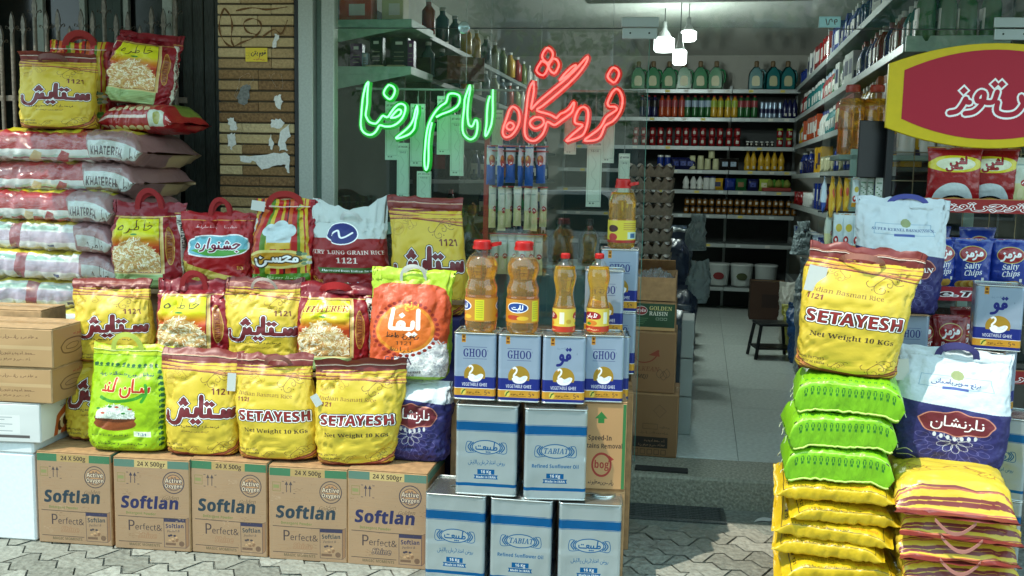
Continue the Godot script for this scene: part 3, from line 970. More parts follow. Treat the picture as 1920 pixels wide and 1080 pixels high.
func art_striped() -> Material:
	var a := Art.new(384, 512, col(178, 26, 28))
	var x := 0.
	var r := RandomNumberGenerator.new()
	r.seed = 8
	var cs := [col(178, 26, 28), col(206, 170, 40), col(178, 26, 28), col(60, 16, 20), col(196, 90, 30), col(178, 26, 28), col(90, 130, 40), col(206, 180, 50)]
	var i := 0
	while x < 330.:
		var ww := 6. + r.randf() * 22.
		a.rect(x, 0, ww, 512, cs[i % 8]); x += ww; i += 1
	a.rect(0, 40, 384, 4, col(220, 200, 190)); a.rect(330, 0, 54, 512, col(150, 18, 34)); a.rect(0, 96, 26, 300, col(222, 216, 210))
	for q in [[130, 170, 34], [178, 156, 40], [222, 172, 34]]: a.ellipse(q[0], q[1], q[2], q[2], col(206, 222, 226))
	a.poly([pv([118, 186, 234, 186, 224, 262, 130, 262])], col(206, 222, 226)); a.rect(128, 236, 98, 34, col(214, 176, 60))
	a.poly([Art.smooth(pv([34, 320, 90, 282, 200, 276, 280, 292, 326, 330, 280, 366, 180, 376, 80, 364, 34, 320]))], col(222, 206, 120)); a.ellipse(172, 326, 116, 38, col(196, 140, 30))
	for k in 9: a.ellipse(292 + 26 * sin(k * 2.1), 318 + 30 * cos(k * 1.7), 15, 8, [col(120, 150, 110), col(206, 214, 200), col(60, 90, 50)][k % 3], 12)
	a.fa("mi jm si nf.n", 172, 338, 62, Color.WHITE, 0, .17, [[12., col(60, 40, 20)]])
	a.poly([pv([24, 412, 310, 400, 320, 436, 30, 446])], col(84, 140, 40)); a.scribble(60, 432, 220, 16, col(220, 232, 190), r)
	return printed(a, .36, .3)

func art_long_grain() -> Material:
	var a := Art.new(384, 480, col(146, 26, 30))
	a.rect(0, 0, 384, 172, col(198, 208, 206)); a.poly([pv([0, 172, 384, 172, 384, 150, 200, 168, 0, 156])], col(198, 208, 206))
	a.ellipse(170, 146, 78, 60, Color.WHITE); a.ellipse(170, 146, 72, 54, col(44, 50, 120)); a.curve([118, 160, 150, 130, 170, 168, 220, 140], 9., Color.WHITE)
	a.text("VERY LONG GRAIN RICE", 192, 256, 29, col(232, 220, 210), 0, "Droid Serif!", .92)
	a.text("1121", 192, 304, 42, col(236, 226, 216), 0, "Droid Serif!")
	a.poly([pv([64, 330, 330, 326, 312, 356, 82, 360])], col(70, 104, 44)); a.text("Harvested from Indian farms", 196, 350, 15, Color.WHITE, 0, "Droid Serif!")
	a.text("10", 22, 408, 40, col(206, 150, 50), -1, "Droid Sans!", .8); a.text("kg", 60, 410, 24, col(206, 150, 50))
	var r := RandomNumberGenerator.new()
	r.seed = 2
	rice_heap(a, 40, 420, 344, 70, 240, r, [col(196, 190, 186), col(240, 238, 230), col(214, 210, 214), col(160, 160, 180)])
	for k in 5: a.ellipse(150 + k * 16, 424 + 10 * sin(k * 2.), 18, 9, [col(90, 110, 40), col(120, 140, 60)][k % 2], 10)
	return printed(a, .5, .35)

func art_lime() -> Material:
	var a := Art.new(384, 512, col(158, 196, 16))
	a.rect(0, 0, 384, 44, col(190, 206, 40)); a.rect(0, 46, 384, 4, col(120, 150, 20))
	for i in 13:
		for q in [[30 + i * 27, 92]]:
			a.ellipse(q[0], q[1], 9, 8, col(20, 84, 40), 8); a.rect(q[0] - 11, q[1] + 8, 22, 3, col(20, 84, 40))
	for i in 14:
		a.ellipse(338, 120 + i * 27, 9, 10, col(20, 84, 40), 6); a.rect(326, 118 + i * 27, 4, 12, col(20, 84, 40))
	var r := RandomNumberGenerator.new()
	r.seed = 4
	a.scribble(60, 140, 250, 16, col(20, 50, 110), r)
	a.fa("si Af n.n _ li tm.n df", 190, 214, 58, col(190, 44, 24), 0, .17, [[5., col(240, 240, 180)]])
	a.curve([90, 246, 150, 262, 230, 250, 268, 226], 15., col(60, 140, 30)); a.curve([262, 262, 280, 220, 276, 180], 12., col(60, 150, 40))
	a.ellipse(160, 372, 82, 34, col(140, 70, 30)); a.poly([pv([78, 340, 242, 340, 222, 392, 98, 392])], col(140, 70, 30)); a.ellipse(160, 342, 82, 22, col(100, 48, 20))
	rice_heap(a, 86, 274, 150, 72, 200, r, [col(206, 214, 200), col(240, 244, 236), col(222, 226, 210), col(190, 200, 190)])
	for k in 6: a.ellipse(88 + k * 26, 300 + 20 * sin(k * 1.9), 9, 5, [col(40, 120, 40), col(190, 80, 50)][k % 2], 8)
	a.rect(232, 408, 66, 26, col(220, 226, 200)); a.text("1:31", 264, 428, 18, col(60, 90, 140), 0)
	a.scribble(70, 430, 140, 14, col(70, 90, 30), r); a.scribble(50, 474, 230, 15, col(70, 90, 20), r); a.scribble(60, 496, 200, 12, col(70, 90, 20), r)
	return printed(a, .4, .35)

func art_orange_lime() -> Material:
	var a := Art.new(384, 512, col(176, 206, 50))
	var r := RandomNumberGenerator.new()
	r.seed = 6
	a.poly([Art.smooth(pv([0, 500, 6, 200, 30, 84, 190, 66, 340, 84, 372, 200, 346, 330, 250, 450, 120, 510, 0, 500]))], col(206, 84, 44))
	rice_heap(a, 150, 300, 234, 212, 500, r, [col(206, 206, 206), col(244, 244, 240), col(224, 224, 226), col(190, 190, 196), col(250, 250, 250)])
	a.poly([pv([356, 250, 384, 240, 384, 512, 340, 512])], col(130, 176, 30)); a.rect(0, 494, 384, 18, col(150, 190, 40))
	a.ellipse(182, 270, 112, 112, col(232, 140, 40)); a.ellipse(182, 270, 98, 98, col(224, 112, 36))
	for i in 34: a.ellipse(182 + 124 * cos(TAU * i / 34.), 270 + 124 * sin(TAU * i / 34.), 8, 8, col(150, 40, 26), 8)
	a.fa("ti.b rf ti.n jf.b", 200, 168, 32, col(240, 190, 60), 0, .16)
	a.fa("A ti.y fm.n Af", 180, 268, 84, col(250, 246, 236), 0, .2)
	a.scribble(120, 308, 110, 22, INK, r); a.text("1121", 180, 344, 24, INK, 0, "Droid Sans", 1.2); a.scribble(130, 372, 80, 18, INK, r)
	a.text("EEFA", 160, 436, 48, col(60, 30, 70), 0, "Droid Sans"); a.text("1121", 176, 460, 17, INK, 0, "Droid Serif!"); a.text("Indian Basmati", 180, 478, 17, INK, 0, "Droid Serif!"); a.text("Sella Rice", 180, 494, 17, INK, 0, "Droid Serif!")
	return printed(a, .42, .4)

func art_navy(latin: bool) -> Material:
	var a := Art.new(448, 576, col(206, 216, 222))
	a.poly([pv([0, 252, 448, 292, 448, 576, 0, 576])], col(40, 38, 100))
	var c := col(96, 92, 150)
	for k in 3:
		var n := [9, 12, 15][k] as int
		for i in n:
			var th := TAU * i / n
			var o := Vector2(232, 440) + Vector2.from_angle(th) * (34. + 34. * k)
			var p := PackedVector2Array()
			for j in 13: p.append(o + Vector2.from_angle(th) * 22. * cos(TAU * j / 12.) + Vector2.from_angle(th).orthogonal() * 13. * sin(TAU * j / 12.))
			a.stroke(p, 2., c if k else col(206, 206, 214))
	for i in 7: a.ellipse(170 + i * 21, 424 + 16 * absf(i - 3.) * -.3, 6, 12, col(214, 216, 222), 8)
	a.rect(0, 330, 3, 246, c)
	var p := Art.smooth(pv([118, 336, 150, 306, 200, 304, 236, 290, 272, 304, 322, 306, 352, 340, 340, 362, 322, 390, 270, 394, 236, 408, 200, 394, 148, 390, 128, 362, 118, 336]))
	a.stroke(p, 10., col(196, 130, 110), true); a.poly([p], col(110, 34, 44))
	a.frame(96, 128, 262, 56, 3., col(150, 176, 196)); a.ellipse(232, 124, 26, 22, col(150, 160, 110), 9)
	if latin:
		a.text("NAZNESHAN", 236, 364, 34, Color.WHITE, 0, "Droid Serif!", 1.)
		a.text("SUPER KERNEL BASMATI RICE", 227, 164, 18, col(60, 80, 130), 0, "Droid Serif!")
		a.text("10", 210, 540, 48, col(180, 180, 210), 0, "Droid Sans", .9); a.text("kg", 244, 540, 26, col(180, 180, 210))
	else:
		a.fa("ti.n Af rf.n ti.n sm.s Af n.n", 236, 362, 46, Color.WHITE, 0, .12)
		a.fa("ti.b rf ti.n jf.b _ si vf ti.p rf _ ti.b Af si mi Af ti.n yf", 226, 164, 20, col(50, 70, 130), 0, .15)
	a.rect(180, 178, 90, 12, col(70, 90, 160)); a.curve([60, 520, 90, 500, 110, 512], 4., col(200, 190, 140)); a.curve([60, 540, 100, 528, 120, 540], 4., col(200, 190, 140))
	return printed(a, .5, .35)

func art_wrap(kind: int) -> Material:   # print of the lying sacks, running round them
	var r := RandomNumberGenerator.new()
	r.seed = 20 + kind
	var a: Art
	match kind:
		0, 1:   # big crimson sacks in clear film
			a = Art.new(768, 512, col(196, 170, 128))
			a.rect(0, 170, 768, 236, col(158, 30, 34)); a.poly([pv([140, 160, 440, 160, 470, 330, 100, 316])], col(206, 194, 40)); a.ellipse(300, 250, 60, 18, col(186, 176, 30))
			a.rect(0, 394, 768, 20, col(214, 218, 214)); a.rect(0, 414, 768, 14, col(170, 200, 188)); a.rect(0, 428, 768, 12, [col(150, 84, 96), col(160, 40, 42)][kind]); a.rect(0, 440, 768, 22, [col(216, 212, 204), col(170, 46, 44)][kind]); a.rect(0, 462, 768, 40, col(208, 190, 146))
			for i in 4: a.poly([pv([10 + i * 120, 450, 54 + i * 120, 396, 90 + i * 120, 402, 60 + i * 120, 460])], [col(170, 60, 66), col(214, 218, 214), col(206, 186, 140)][i % 3])
			a.rect(40, 442, 170, 22, col(214, 210, 190)); a.text("KHATEREH", 125, 460, 20, col(130, 100, 90), 0, "Droid Serif!")
			a.poly([pv([500, 170, 768, 170, 768, 512, 540, 512])], col(146, 112, 110)); a.poly([pv([530, 176, 650, 176, 700, 290, 560, 310])], col(196, 186, 50)); a.rect(530, 372, 238, 48, col(182, 192, 186))
			a.text("KHATEREH", 606, 408, 32, col(70, 60, 64), 0, "Droid Sans!", .9, 0., [], .2); a.fa("ji.n Af _ Ti rf _ h", 716, 406, 26, INK, 0, .1)
		6:      # pale sacks of the same stack
			a = Art.new(768, 512, col(206, 194, 160))
			a.rect(0, 150, 768, 190, col(200, 186, 50)); a.ellipse(250, 290, 90, 22, col(176, 160, 40)); a.ellipse(250, 290, 82, 17, col(200, 186, 50))
			a.rect(0, 340, 768, 36, col(206, 214, 206)); a.rect(60, 356, 420, 16, col(150, 190, 172)); a.rect(0, 376, 768, 24, col(186, 170, 186)); a.rect(0, 400, 768, 30, col(220, 220, 216)); a.rect(0, 430, 768, 60, col(214, 200, 150))
			a.poly([pv([230, 340, 290, 340, 250, 500, 200, 500])], col(146, 66, 74)); a.rect(420, 410, 34, 14, col(40, 50, 110))
			a.poly([pv([540, 170, 768, 170, 768, 512, 570, 512])], col(150, 110, 112)); a.rect(570, 380, 198, 36, col(180, 188, 184)); a.fa("ji.n Af _ Ti rf _ h", 670, 406, 26, INK, 0, .1)
		2:      # bright green with a row of dark flowers
			a = Art.new(640, 512, col(126, 190, 26))
			for y in [296, 372]:
				for i in 15:
					for k in 6: a.ellipse(70 + i * 36 + 7 * cos(k * 1.05), y + 7 * sin(k * 1.05), 3.6, 3, col(30, 112, 44), 6)
			for i in 3: a.scribble(150, 216 + i * 18, 330, 12, col(30, 110, 30), r)
			a.rect(0, 338, 640, 6, col(180, 216, 90)); a.rect(30, 318, 18, 12, INK); a.rect(590, 340, 18, 12, INK); a.frame(40, 150, 60, 34, 3., col(14, 96, 40))
		3:      # yellow with thin black frames
			a = Art.new(640, 512, col(208, 174, 26))
			a.frame(50, 170, 540, 180, 4., INK); a.frame(130, 226, 360, 40, 4., INK); a.rect(134, 230, 352, 32, col(186, 186, 190))
			a.text("Store in Cool and Dry Place", 90, 300, 20, col(80, 64, 20), -1, "Droid Serif"); a.text("ORIGINAL INDIA", 400, 320, 20, col(190, 110, 30))
			a.scribble(110, 340, 300, 14, INK, r); a.text("1121", 66, 260, 22, INK, -1, "Droid Sans!", 1., 90.)
		4:      # red lying sack with white drops
			a = Art.new(640, 400, col(156, 20, 28))
			for i in 7:
				a.ellipse(60 + i * 58, 260, 24, 13, col(206, 190, 150)); a.ellipse(60 + i * 58, 338, 24, 13, col(206, 190, 150))
			a.rect(0, 292, 420, 9, col(220, 200, 190)); a.rect(436, 270, 120, 62, col(190, 200, 180)); a.ellipse(500, 300, 26, 22, col(150, 150, 60)); a.text("RICE", 596, 300, 24, col(230, 210, 200), 0); a.scribble(566, 326, 60, 16, col(230, 210, 200), r)
			a.rect(430, 150, 170, 60, col(110, 130, 50))
		_:      # yellow sack with maroon brush sweeps at one end
			a = Art.new(512, 512, col(210, 182, 56))
			for i in 6: a.curve([444 + i * 7, 0, 430 + i * 8 + r.randf() * 14., 170, 436 + i * 8 + r.randf() * 10., 340, 444 + i * 7, 512], 4. + r.randf() * 3., [MAROON, col(180, 96, 70), col(210, 182, 56), MAROON][i % 4])
			a.rect(486, 0, 26, 512, MAROON)
			a.text("1121", 180, 216, 40, MAROON, 0, "Droid Sans!", 1., 180.); curls(a, 320, 230, 50., col(150, 84, 50)); curls(a, 300, 300, 44., col(150, 84, 50)); a.ellipse(340, 170, 26, 26, col(206, 172, 50))
	return printed(a, .36, .4, 0., .7 if kind < 2 or kind in [4, 6] else .15)

func art_powder_carton(gr: bool, shine: bool, sd: int) -> Material:
	var a := Art.new(512, 600, col(158, 128, 98))
	var r := RandomNumberGenerator.new()
	r.seed = sd
	for i in 400: a.rect(r.randf() * 512, r.randf() * 600, 20 + r.randf() * 60, 1, col(158, 128, 98).lerp([col(150, 106, 70), col(184, 142, 100)][i % 2], .5))
	var g := col(58, 110, 76) if not gr else col(84, 116, 100)
	a.rect(0, 0, 140, 50, g); a.rect(368, 0, 144, 50, g); a.rect(140, 0, 228, 50, col(186, 160, 104) if gr else col(168, 140, 88))
	a.text("24 X 500gr" if gr else "24 X 500g", 256, 40, 40, col(54, 42, 36), 0)
	var k := col(52, 46, 62) if gr else col(70, 60, 62)
	a.frame(20, 92, 56, 60, 3., col(120, 112, 60)); a.rect(26, 110, 40, 22, col(130, 130, 80))
	for x in [112, 140]:
		a.rect(x, 96, 5, 60, k); a.poly([pv([x - 9, 108, x + 14, 108, x + 2, 84])], k)
	for e in [[84, 84], [160, 84], [84, 160], [160, 160]]: a.rect(e[0], e[1], 14, 4, k)
	a.ellipse(408, 142, 74, 74, k, 40); a.ellipse(408, 142, 68, 68, col(158, 128, 98), 40); a.ellipse(408, 142, 54, 54, k, 40); a.ellipse(408, 142, 50, 50, col(176, 132, 92), 40)
	for i in 10: a.ellipse(408 + 34 * cos(i * .63), 142 + 34 * sin(i * .63), 9, 9, col(130, 100, 76), 8)
	a.text("Active", 408, 142, 38, col(214, 190, 160), 0, "Droid Sans!", 1., 0., [[7., k]]); a.text("Oxygen", 408, 176, 34, col(214, 190, 160), 0, "Droid Sans!", 1., 0., [[7., k]])
	a.text("Golden", 384, 258, 34, col(96, 76, 56), 0, "Droid Serif", 1., -4., [], .35)
	var ink := col(30, 34, 78) if gr else col(30, 50, 62)
	a.text("Softlan", 240, 322, 108, ink, 0, "Droid Sans!", 1.08, -1., [[4., ink]], .12)
	a.text("Detergent Powder", 180, 366, 24, col(104, 112, 60), 0)
	a.rect(20, 380, 472, 4, col(60, 50, 50)); a.rect(20, 552, 300, 4, col(60, 50, 50))
	a.text("P", 84, 476, 98, col(60, 48, 52), -1, "Droid Sans"); a.text("erfect&", 136, 470, 57, col(60, 48, 52), -1, "Droid Sans")
	a.text("Shine", 220, 524, 48, col(158, 128, 98), 0, "Droid Sans!", 1., 0., [[6., k if shine else col(150, 110, 80)]], .2)
	a.text("MAGIC MOMENTS", 200, 580, 25, col(96, 84, 60), 0)
	a.frame(336, 384, 150, 196, 3., k); a.rect(336, 384, 150, 22, col(50, 48, 74)); a.poly([pv([486, 384, 506, 372, 506, 560, 486, 580])], col(140, 104, 74)); a.stroke(pv([486, 384, 506, 372, 506, 560, 486, 580]), 2., k)
	a.text("Softlan", 411, 446, 38, ink, 0, "Droid Sans!", .95, -2.); a.text("Perfect &", 400, 474, 20, k, 0, "Droid Serif", 1., -4., [], .3)
	for i in 9: a.ellipse(400 + 28 * sin(i * 2.4), 516 + 20 * cos(i * 1.9), 10, 7, [col(130, 96, 70), col(190, 150, 110), k][i % 3], 9)
	a.rect(346, 548, 70, 16, col(110, 84, 66)); a.ellipse(456, 552, 18, 18, col(110, 84, 66))
	for i in 7:   # scuffs and grubby hand marks
		var q := Vector2(r.randf() * 512., 60. + r.randf() * 520.)
		for n in 14: a.rect(q.x + r.randf() * 60., q.y + r.randf() * 40., 2. + r.randf() * 16., 1. + r.randf() * 2., [col(132, 104, 76), col(178, 150, 122)][i % 2])
	a.speckle(500, col(120, 86, 56), r)
	return printed(a, .8)

func art_tin_swan() -> Material:   # blue and silver ghee tin: one face Latin, one face Persian
	var a := Art.new(768, 576, col(148, 164, 184))
	for f in 2:
		var x := f * 384.
		a.rect(x, 376, 384, 200, col(30, 44, 128)); a.rect(x, 478, 384, 62, col(206, 150, 50)); a.rect(x, 474, 384, 4, Color.WHITE)
		a.rect(x + 54, 10, 42, 74, col(200, 140, 50)); a.ellipse(x + 75, 36, 12, 12, col(110, 60, 20), 10); a.rect(x + 60, 58, 30, 14, col(110, 60, 20))
		a.ellipse(x + 192, 360, 110, 92, col(170, 134, 44), 40); a.rect(x + 80, 392, 224, 62, col(30, 44, 128))
		a.poly([Art.smooth(pv([x + 120, 378, x + 160, 352, x + 200, 366, x + 250, 350, x + 280, 360, x + 262, 396, x + 226, 416, x + 170, 418, x + 136, 404, x + 120, 378]))], Color.WHITE)
		a.curve([x + 150, 390, x + 140, 352, x + 164, 322, x + 168, 296, x + 148, 284, x + 128, 296], 17., Color.WHITE); a.poly([pv([x + 132, 288, x + 104, 304, x + 132, 306])], col(210, 140, 40))
		for k in 3: a.curve([x + 190, 392 - k * 10, x + 226, 388 - k * 12, x + 262, 372 - k * 8], 3., col(176, 190, 210))
		if f == 0:
			a.rect(x + 70, 120, 244, 3, col(50, 60, 120)); a.rect(x + 70, 220, 244, 3, col(50, 60, 120))
			a.text("GHOO", x + 192, 206, 96, col(36, 44, 116), 0, "Droid Serif!", .82)
		else:
			a.fa("fi.t vf", x + 196, 204, 120, col(30, 38, 120), 0, .2)
			a.scribble(x + 120, 110, 120, 16, col(120, 136, 158), seeded(4))
		a.text("VEGETABLE GHEE", x + 192, 456, 38, Color.WHITE, 0, "Droid Sans", .88)
		a.ellipse(x + 76, 509, 28, 28, col(224, 200, 90)); a.curve([x + 62, 524, x + 76, 500, x + 92, 492], 12., col(60, 110, 40)); a.scribble(x + 120, 514, 120, 20, col(70, 50, 20), seeded(9)); a.rect(x + 116, 526, 150, 3, col(90, 60, 20))
		a.text("5", x + 306, 530, 54, col(46, 36, 60), 0, "Droid Sans"); a.text("Kg", x + 340, 514, 20, col(46, 36, 60), 0)
		a.ellipse(x + 322, 150, 4, 9, col(120, 136, 156))
	var m := printed(a, .3, 0., .25)
	m.normal_enabled = true; m.normal_texture = dent; m.normal_scale = .22
	return m

func art_tin_oil() -> Material:
	var a := Art.new(768, 576, col(178, 190, 194))
	var b := col(14, 98, 160)
	for f in 2:
		var x := f * 384.
		for y in range(0, 96, 8):
			for i in 24: a.rect(x + i * 16 + (y / 8 % 2) * 8, y, 3, 3, col(176, 182, 184))
		a.rect(x, 110, 384, 54, b); a.rect(x, 500, 384, 20, b); a.rect(x, 104, 384, 3, b); a.rect(x, 167, 384, 3, b)
		a.ellipse(x + 192, 268, 96, 46, b, 36); a.ellipse(x + 192, 268, 90, 40, col(190, 200, 202), 36)
		for s in [-1., 1.]:
			for k in 2: a.curve([x + 192 + s * (86 + 14 * k), 240, x + 192 + s * (106 + 14 * k), 268, x + 192 + s * (86 + 14 * k), 296], 7., b)
			a.curve([x + 192 + s * 60, 300, x + 192 + s * 130, 302, x + 192 + s * 128, 240, x + 192 + s * 96, 236], 4., b)
		if f == 0:
			a.fa("Ti tm.b tm.y am tf.t", x + 192, 284, 48, b, 0, .16, [], 0., .12)
			a.fa("r vf fi.n n.n _ A fi.n tm.t Af ti.b ki rf d Af n.n _ ti.p Af li Af ti.y sf.s", x + 196, 374, 23, b, 0, .12)
		else:
			a.text("TABIAT", x + 192, 284, 48, b, 0, "Droid Serif!", .86, 0., [], .2); a.text("Refined Sunflower Oil", x + 192, 374, 31, b, 0, "Droid Sans!", .94)
		a.rect(x + 136, 410, 112, 32, b); a.text("16 Kg", x + 192, 435, 27, Color.WHITE, 0)
		a.poly([pv([x + 112, 446, x + 272, 446, x + 264, 458, x + 272, 472, x + 112, 472, x + 120, 458])], b); a.text("Made in IRAN", x + 192, 467, 20, Color.WHITE, 0)
	var m := printed(a, .26, 0., .62)
	m.normal_enabled = true; m.normal_texture = dent; m.normal_scale = .5
	return m

func seeded(n: int) -> RandomNumberGenerator:
	var r := RandomNumberGenerator.new()
	r.seed = n
	return r

func art_chips(kind: int) -> Material:
	var base: Color = [col(30, 56, 150), col(128, 20, 26), col(150, 22, 28)][kind]
	var a := Art.new(320, 416, base)
	a.rect(0, 0, 320, 18, base.lerp(Color.WHITE, .25)); a.rect(0, 398, 320, 18, base.lerp(Color.WHITE, .25))
	if kind < 2:
		a.ellipse(160, 120, 112, 66, col(206, 190, 110), 36); a.ellipse(160, 120, 106, 60, col(160, 24, 30), 36)
		a.fa("mi rf.n mi rf.n", 166, 132, 74, Color.WHITE, 0, .2, [], -5., .15)
		var f := "Droid Serif!"
		a.text("Salty" if kind == 0 else "Pepper", 160, 230, 58, Color.WHITE, 0, f, .9, -5., [], .25)
		a.text("Chips", 166, 284, 58, Color.WHITE, 0, f, .9, -5., [], .25)
		for i in 7: a.ellipse(76 + i * 22, 360 - i * 2, 44, 30, [col(206, 160, 74), col(186, 132, 54), col(224, 186, 104)][i % 3] if kind == 0 else [col(130, 140, 50), col(156, 160, 80), col(150, 90, 40)][i % 3], 22)
		a.rect(240, 300, 22, 26, col(230, 230, 226)); a.rect(60, 392, 200, 4, base.lerp(Color.WHITE, .4))
	else:   # the print's cartoon is left out; a plain pale arc stands in its place
		a.poly([Art.smooth(pv([0, 110, 60, 70, 160, 60, 270, 76, 320, 110, 320, 140, 240, 176, 110, 180, 0, 150, 0, 110]))], col(214, 200, 40)); a.ellipse(160, 122, 118, 46, col(222, 226, 196))
		a.fa("A sm.s yf", 176, 118, 46, col(156, 26, 30), 0, .2, [[5., col(110, 20, 20)]]); a.fa("mi sm.s yf", 150, 156, 40, col(156, 26, 30), 0, .2, [[5., col(110, 20, 20)]])
		a.poly([Art.smooth(pv([30, 416, 50, 320, 120, 262, 210, 268, 262, 330, 280, 416]))], col(198, 212, 214)); a.ellipse(164, 414, 92, 66, col(20, 22, 30)); a.ellipse(164, 420, 82, 58, col(214, 170, 80))
		for i in 14: a.ellipse(164 + 60 * sin(i * 2.3), 406 + 20 * cos(i * 1.3), 12, 9, [col(196, 90, 50), col(230, 200, 120)][i % 2], 10)
	return printed(a, .26, .5, 0., .3)

func art_snack(kind: int) -> Material:
	var a: Art
	match kind:
		0:
			a = Art.new(128, 320, col(190, 206, 214))
			a.rect(0, 150, 128, 170, col(24, 84, 178)); a.ellipse(64, 110, 46, 44, col(170, 80, 30)); a.ellipse(50, 90, 22, 18, col(206, 150, 60)); a.ellipse(64, 140, 36, 24, col(176, 30, 30)); a.fa("mi rf.n", 66, 146, 36, Color.WHITE, 0, .2)
		1:
			a = Art.new(128, 320, col(196, 206, 190))
			a.rect(0, 170, 128, 150, col(206, 206, 150)); a.ellipse(92, 168, 34, 22, col(166, 24, 28)); a.curve([70, 172, 92, 160, 112, 172], 6., Color.WHITE); a.ellipse(60, 240, 26, 40, col(220, 216, 170)); a.rect(20, 40, 88, 12, col(150, 170, 160))
		2:
			a = Art.new(128, 320, col(206, 160, 30))
			a.rect(76, 30, 34, 250, col(206, 200, 170)); a.rect(84, 60, 18, 120, col(120, 110, 90)); a.ellipse(36, 120, 26, 40, col(190, 60, 30)); a.ellipse(40, 230, 30, 30, col(226, 190, 70))
		3:
			a = Art.new(128, 320, col(206, 216, 206))
			for i in 10: a.ellipse(30 + (i % 3) * 34, 90 + i * 20, 16, 6, [col(40, 110, 60), col(90, 150, 90)][i % 2], 10)
			a.rect(20, 36, 88, 16, col(120, 160, 130))
		4:
			a = Art.new(128, 320, col(206, 222, 224))
			a.ellipse(64, 120, 40, 34, col(206, 186, 70)); a.ellipse(34, 226, 30, 36, col(170, 24, 30)); a.rect(0, 270, 128, 50, col(206, 150, 40)); a.ellipse(34, 222, 12, 14, Color.WHITE)
		_:
			a = Art.new(128, 320, col(190, 210, 222))
			a.rect(0, 220, 128, 100, col(26, 70, 150)); a.rect(30, 110, 60, 8, col(110, 130, 150)); a.rect(30, 150, 60, 50, col(226, 230, 230))
	return printed(a, .28, .4, 0., .2)

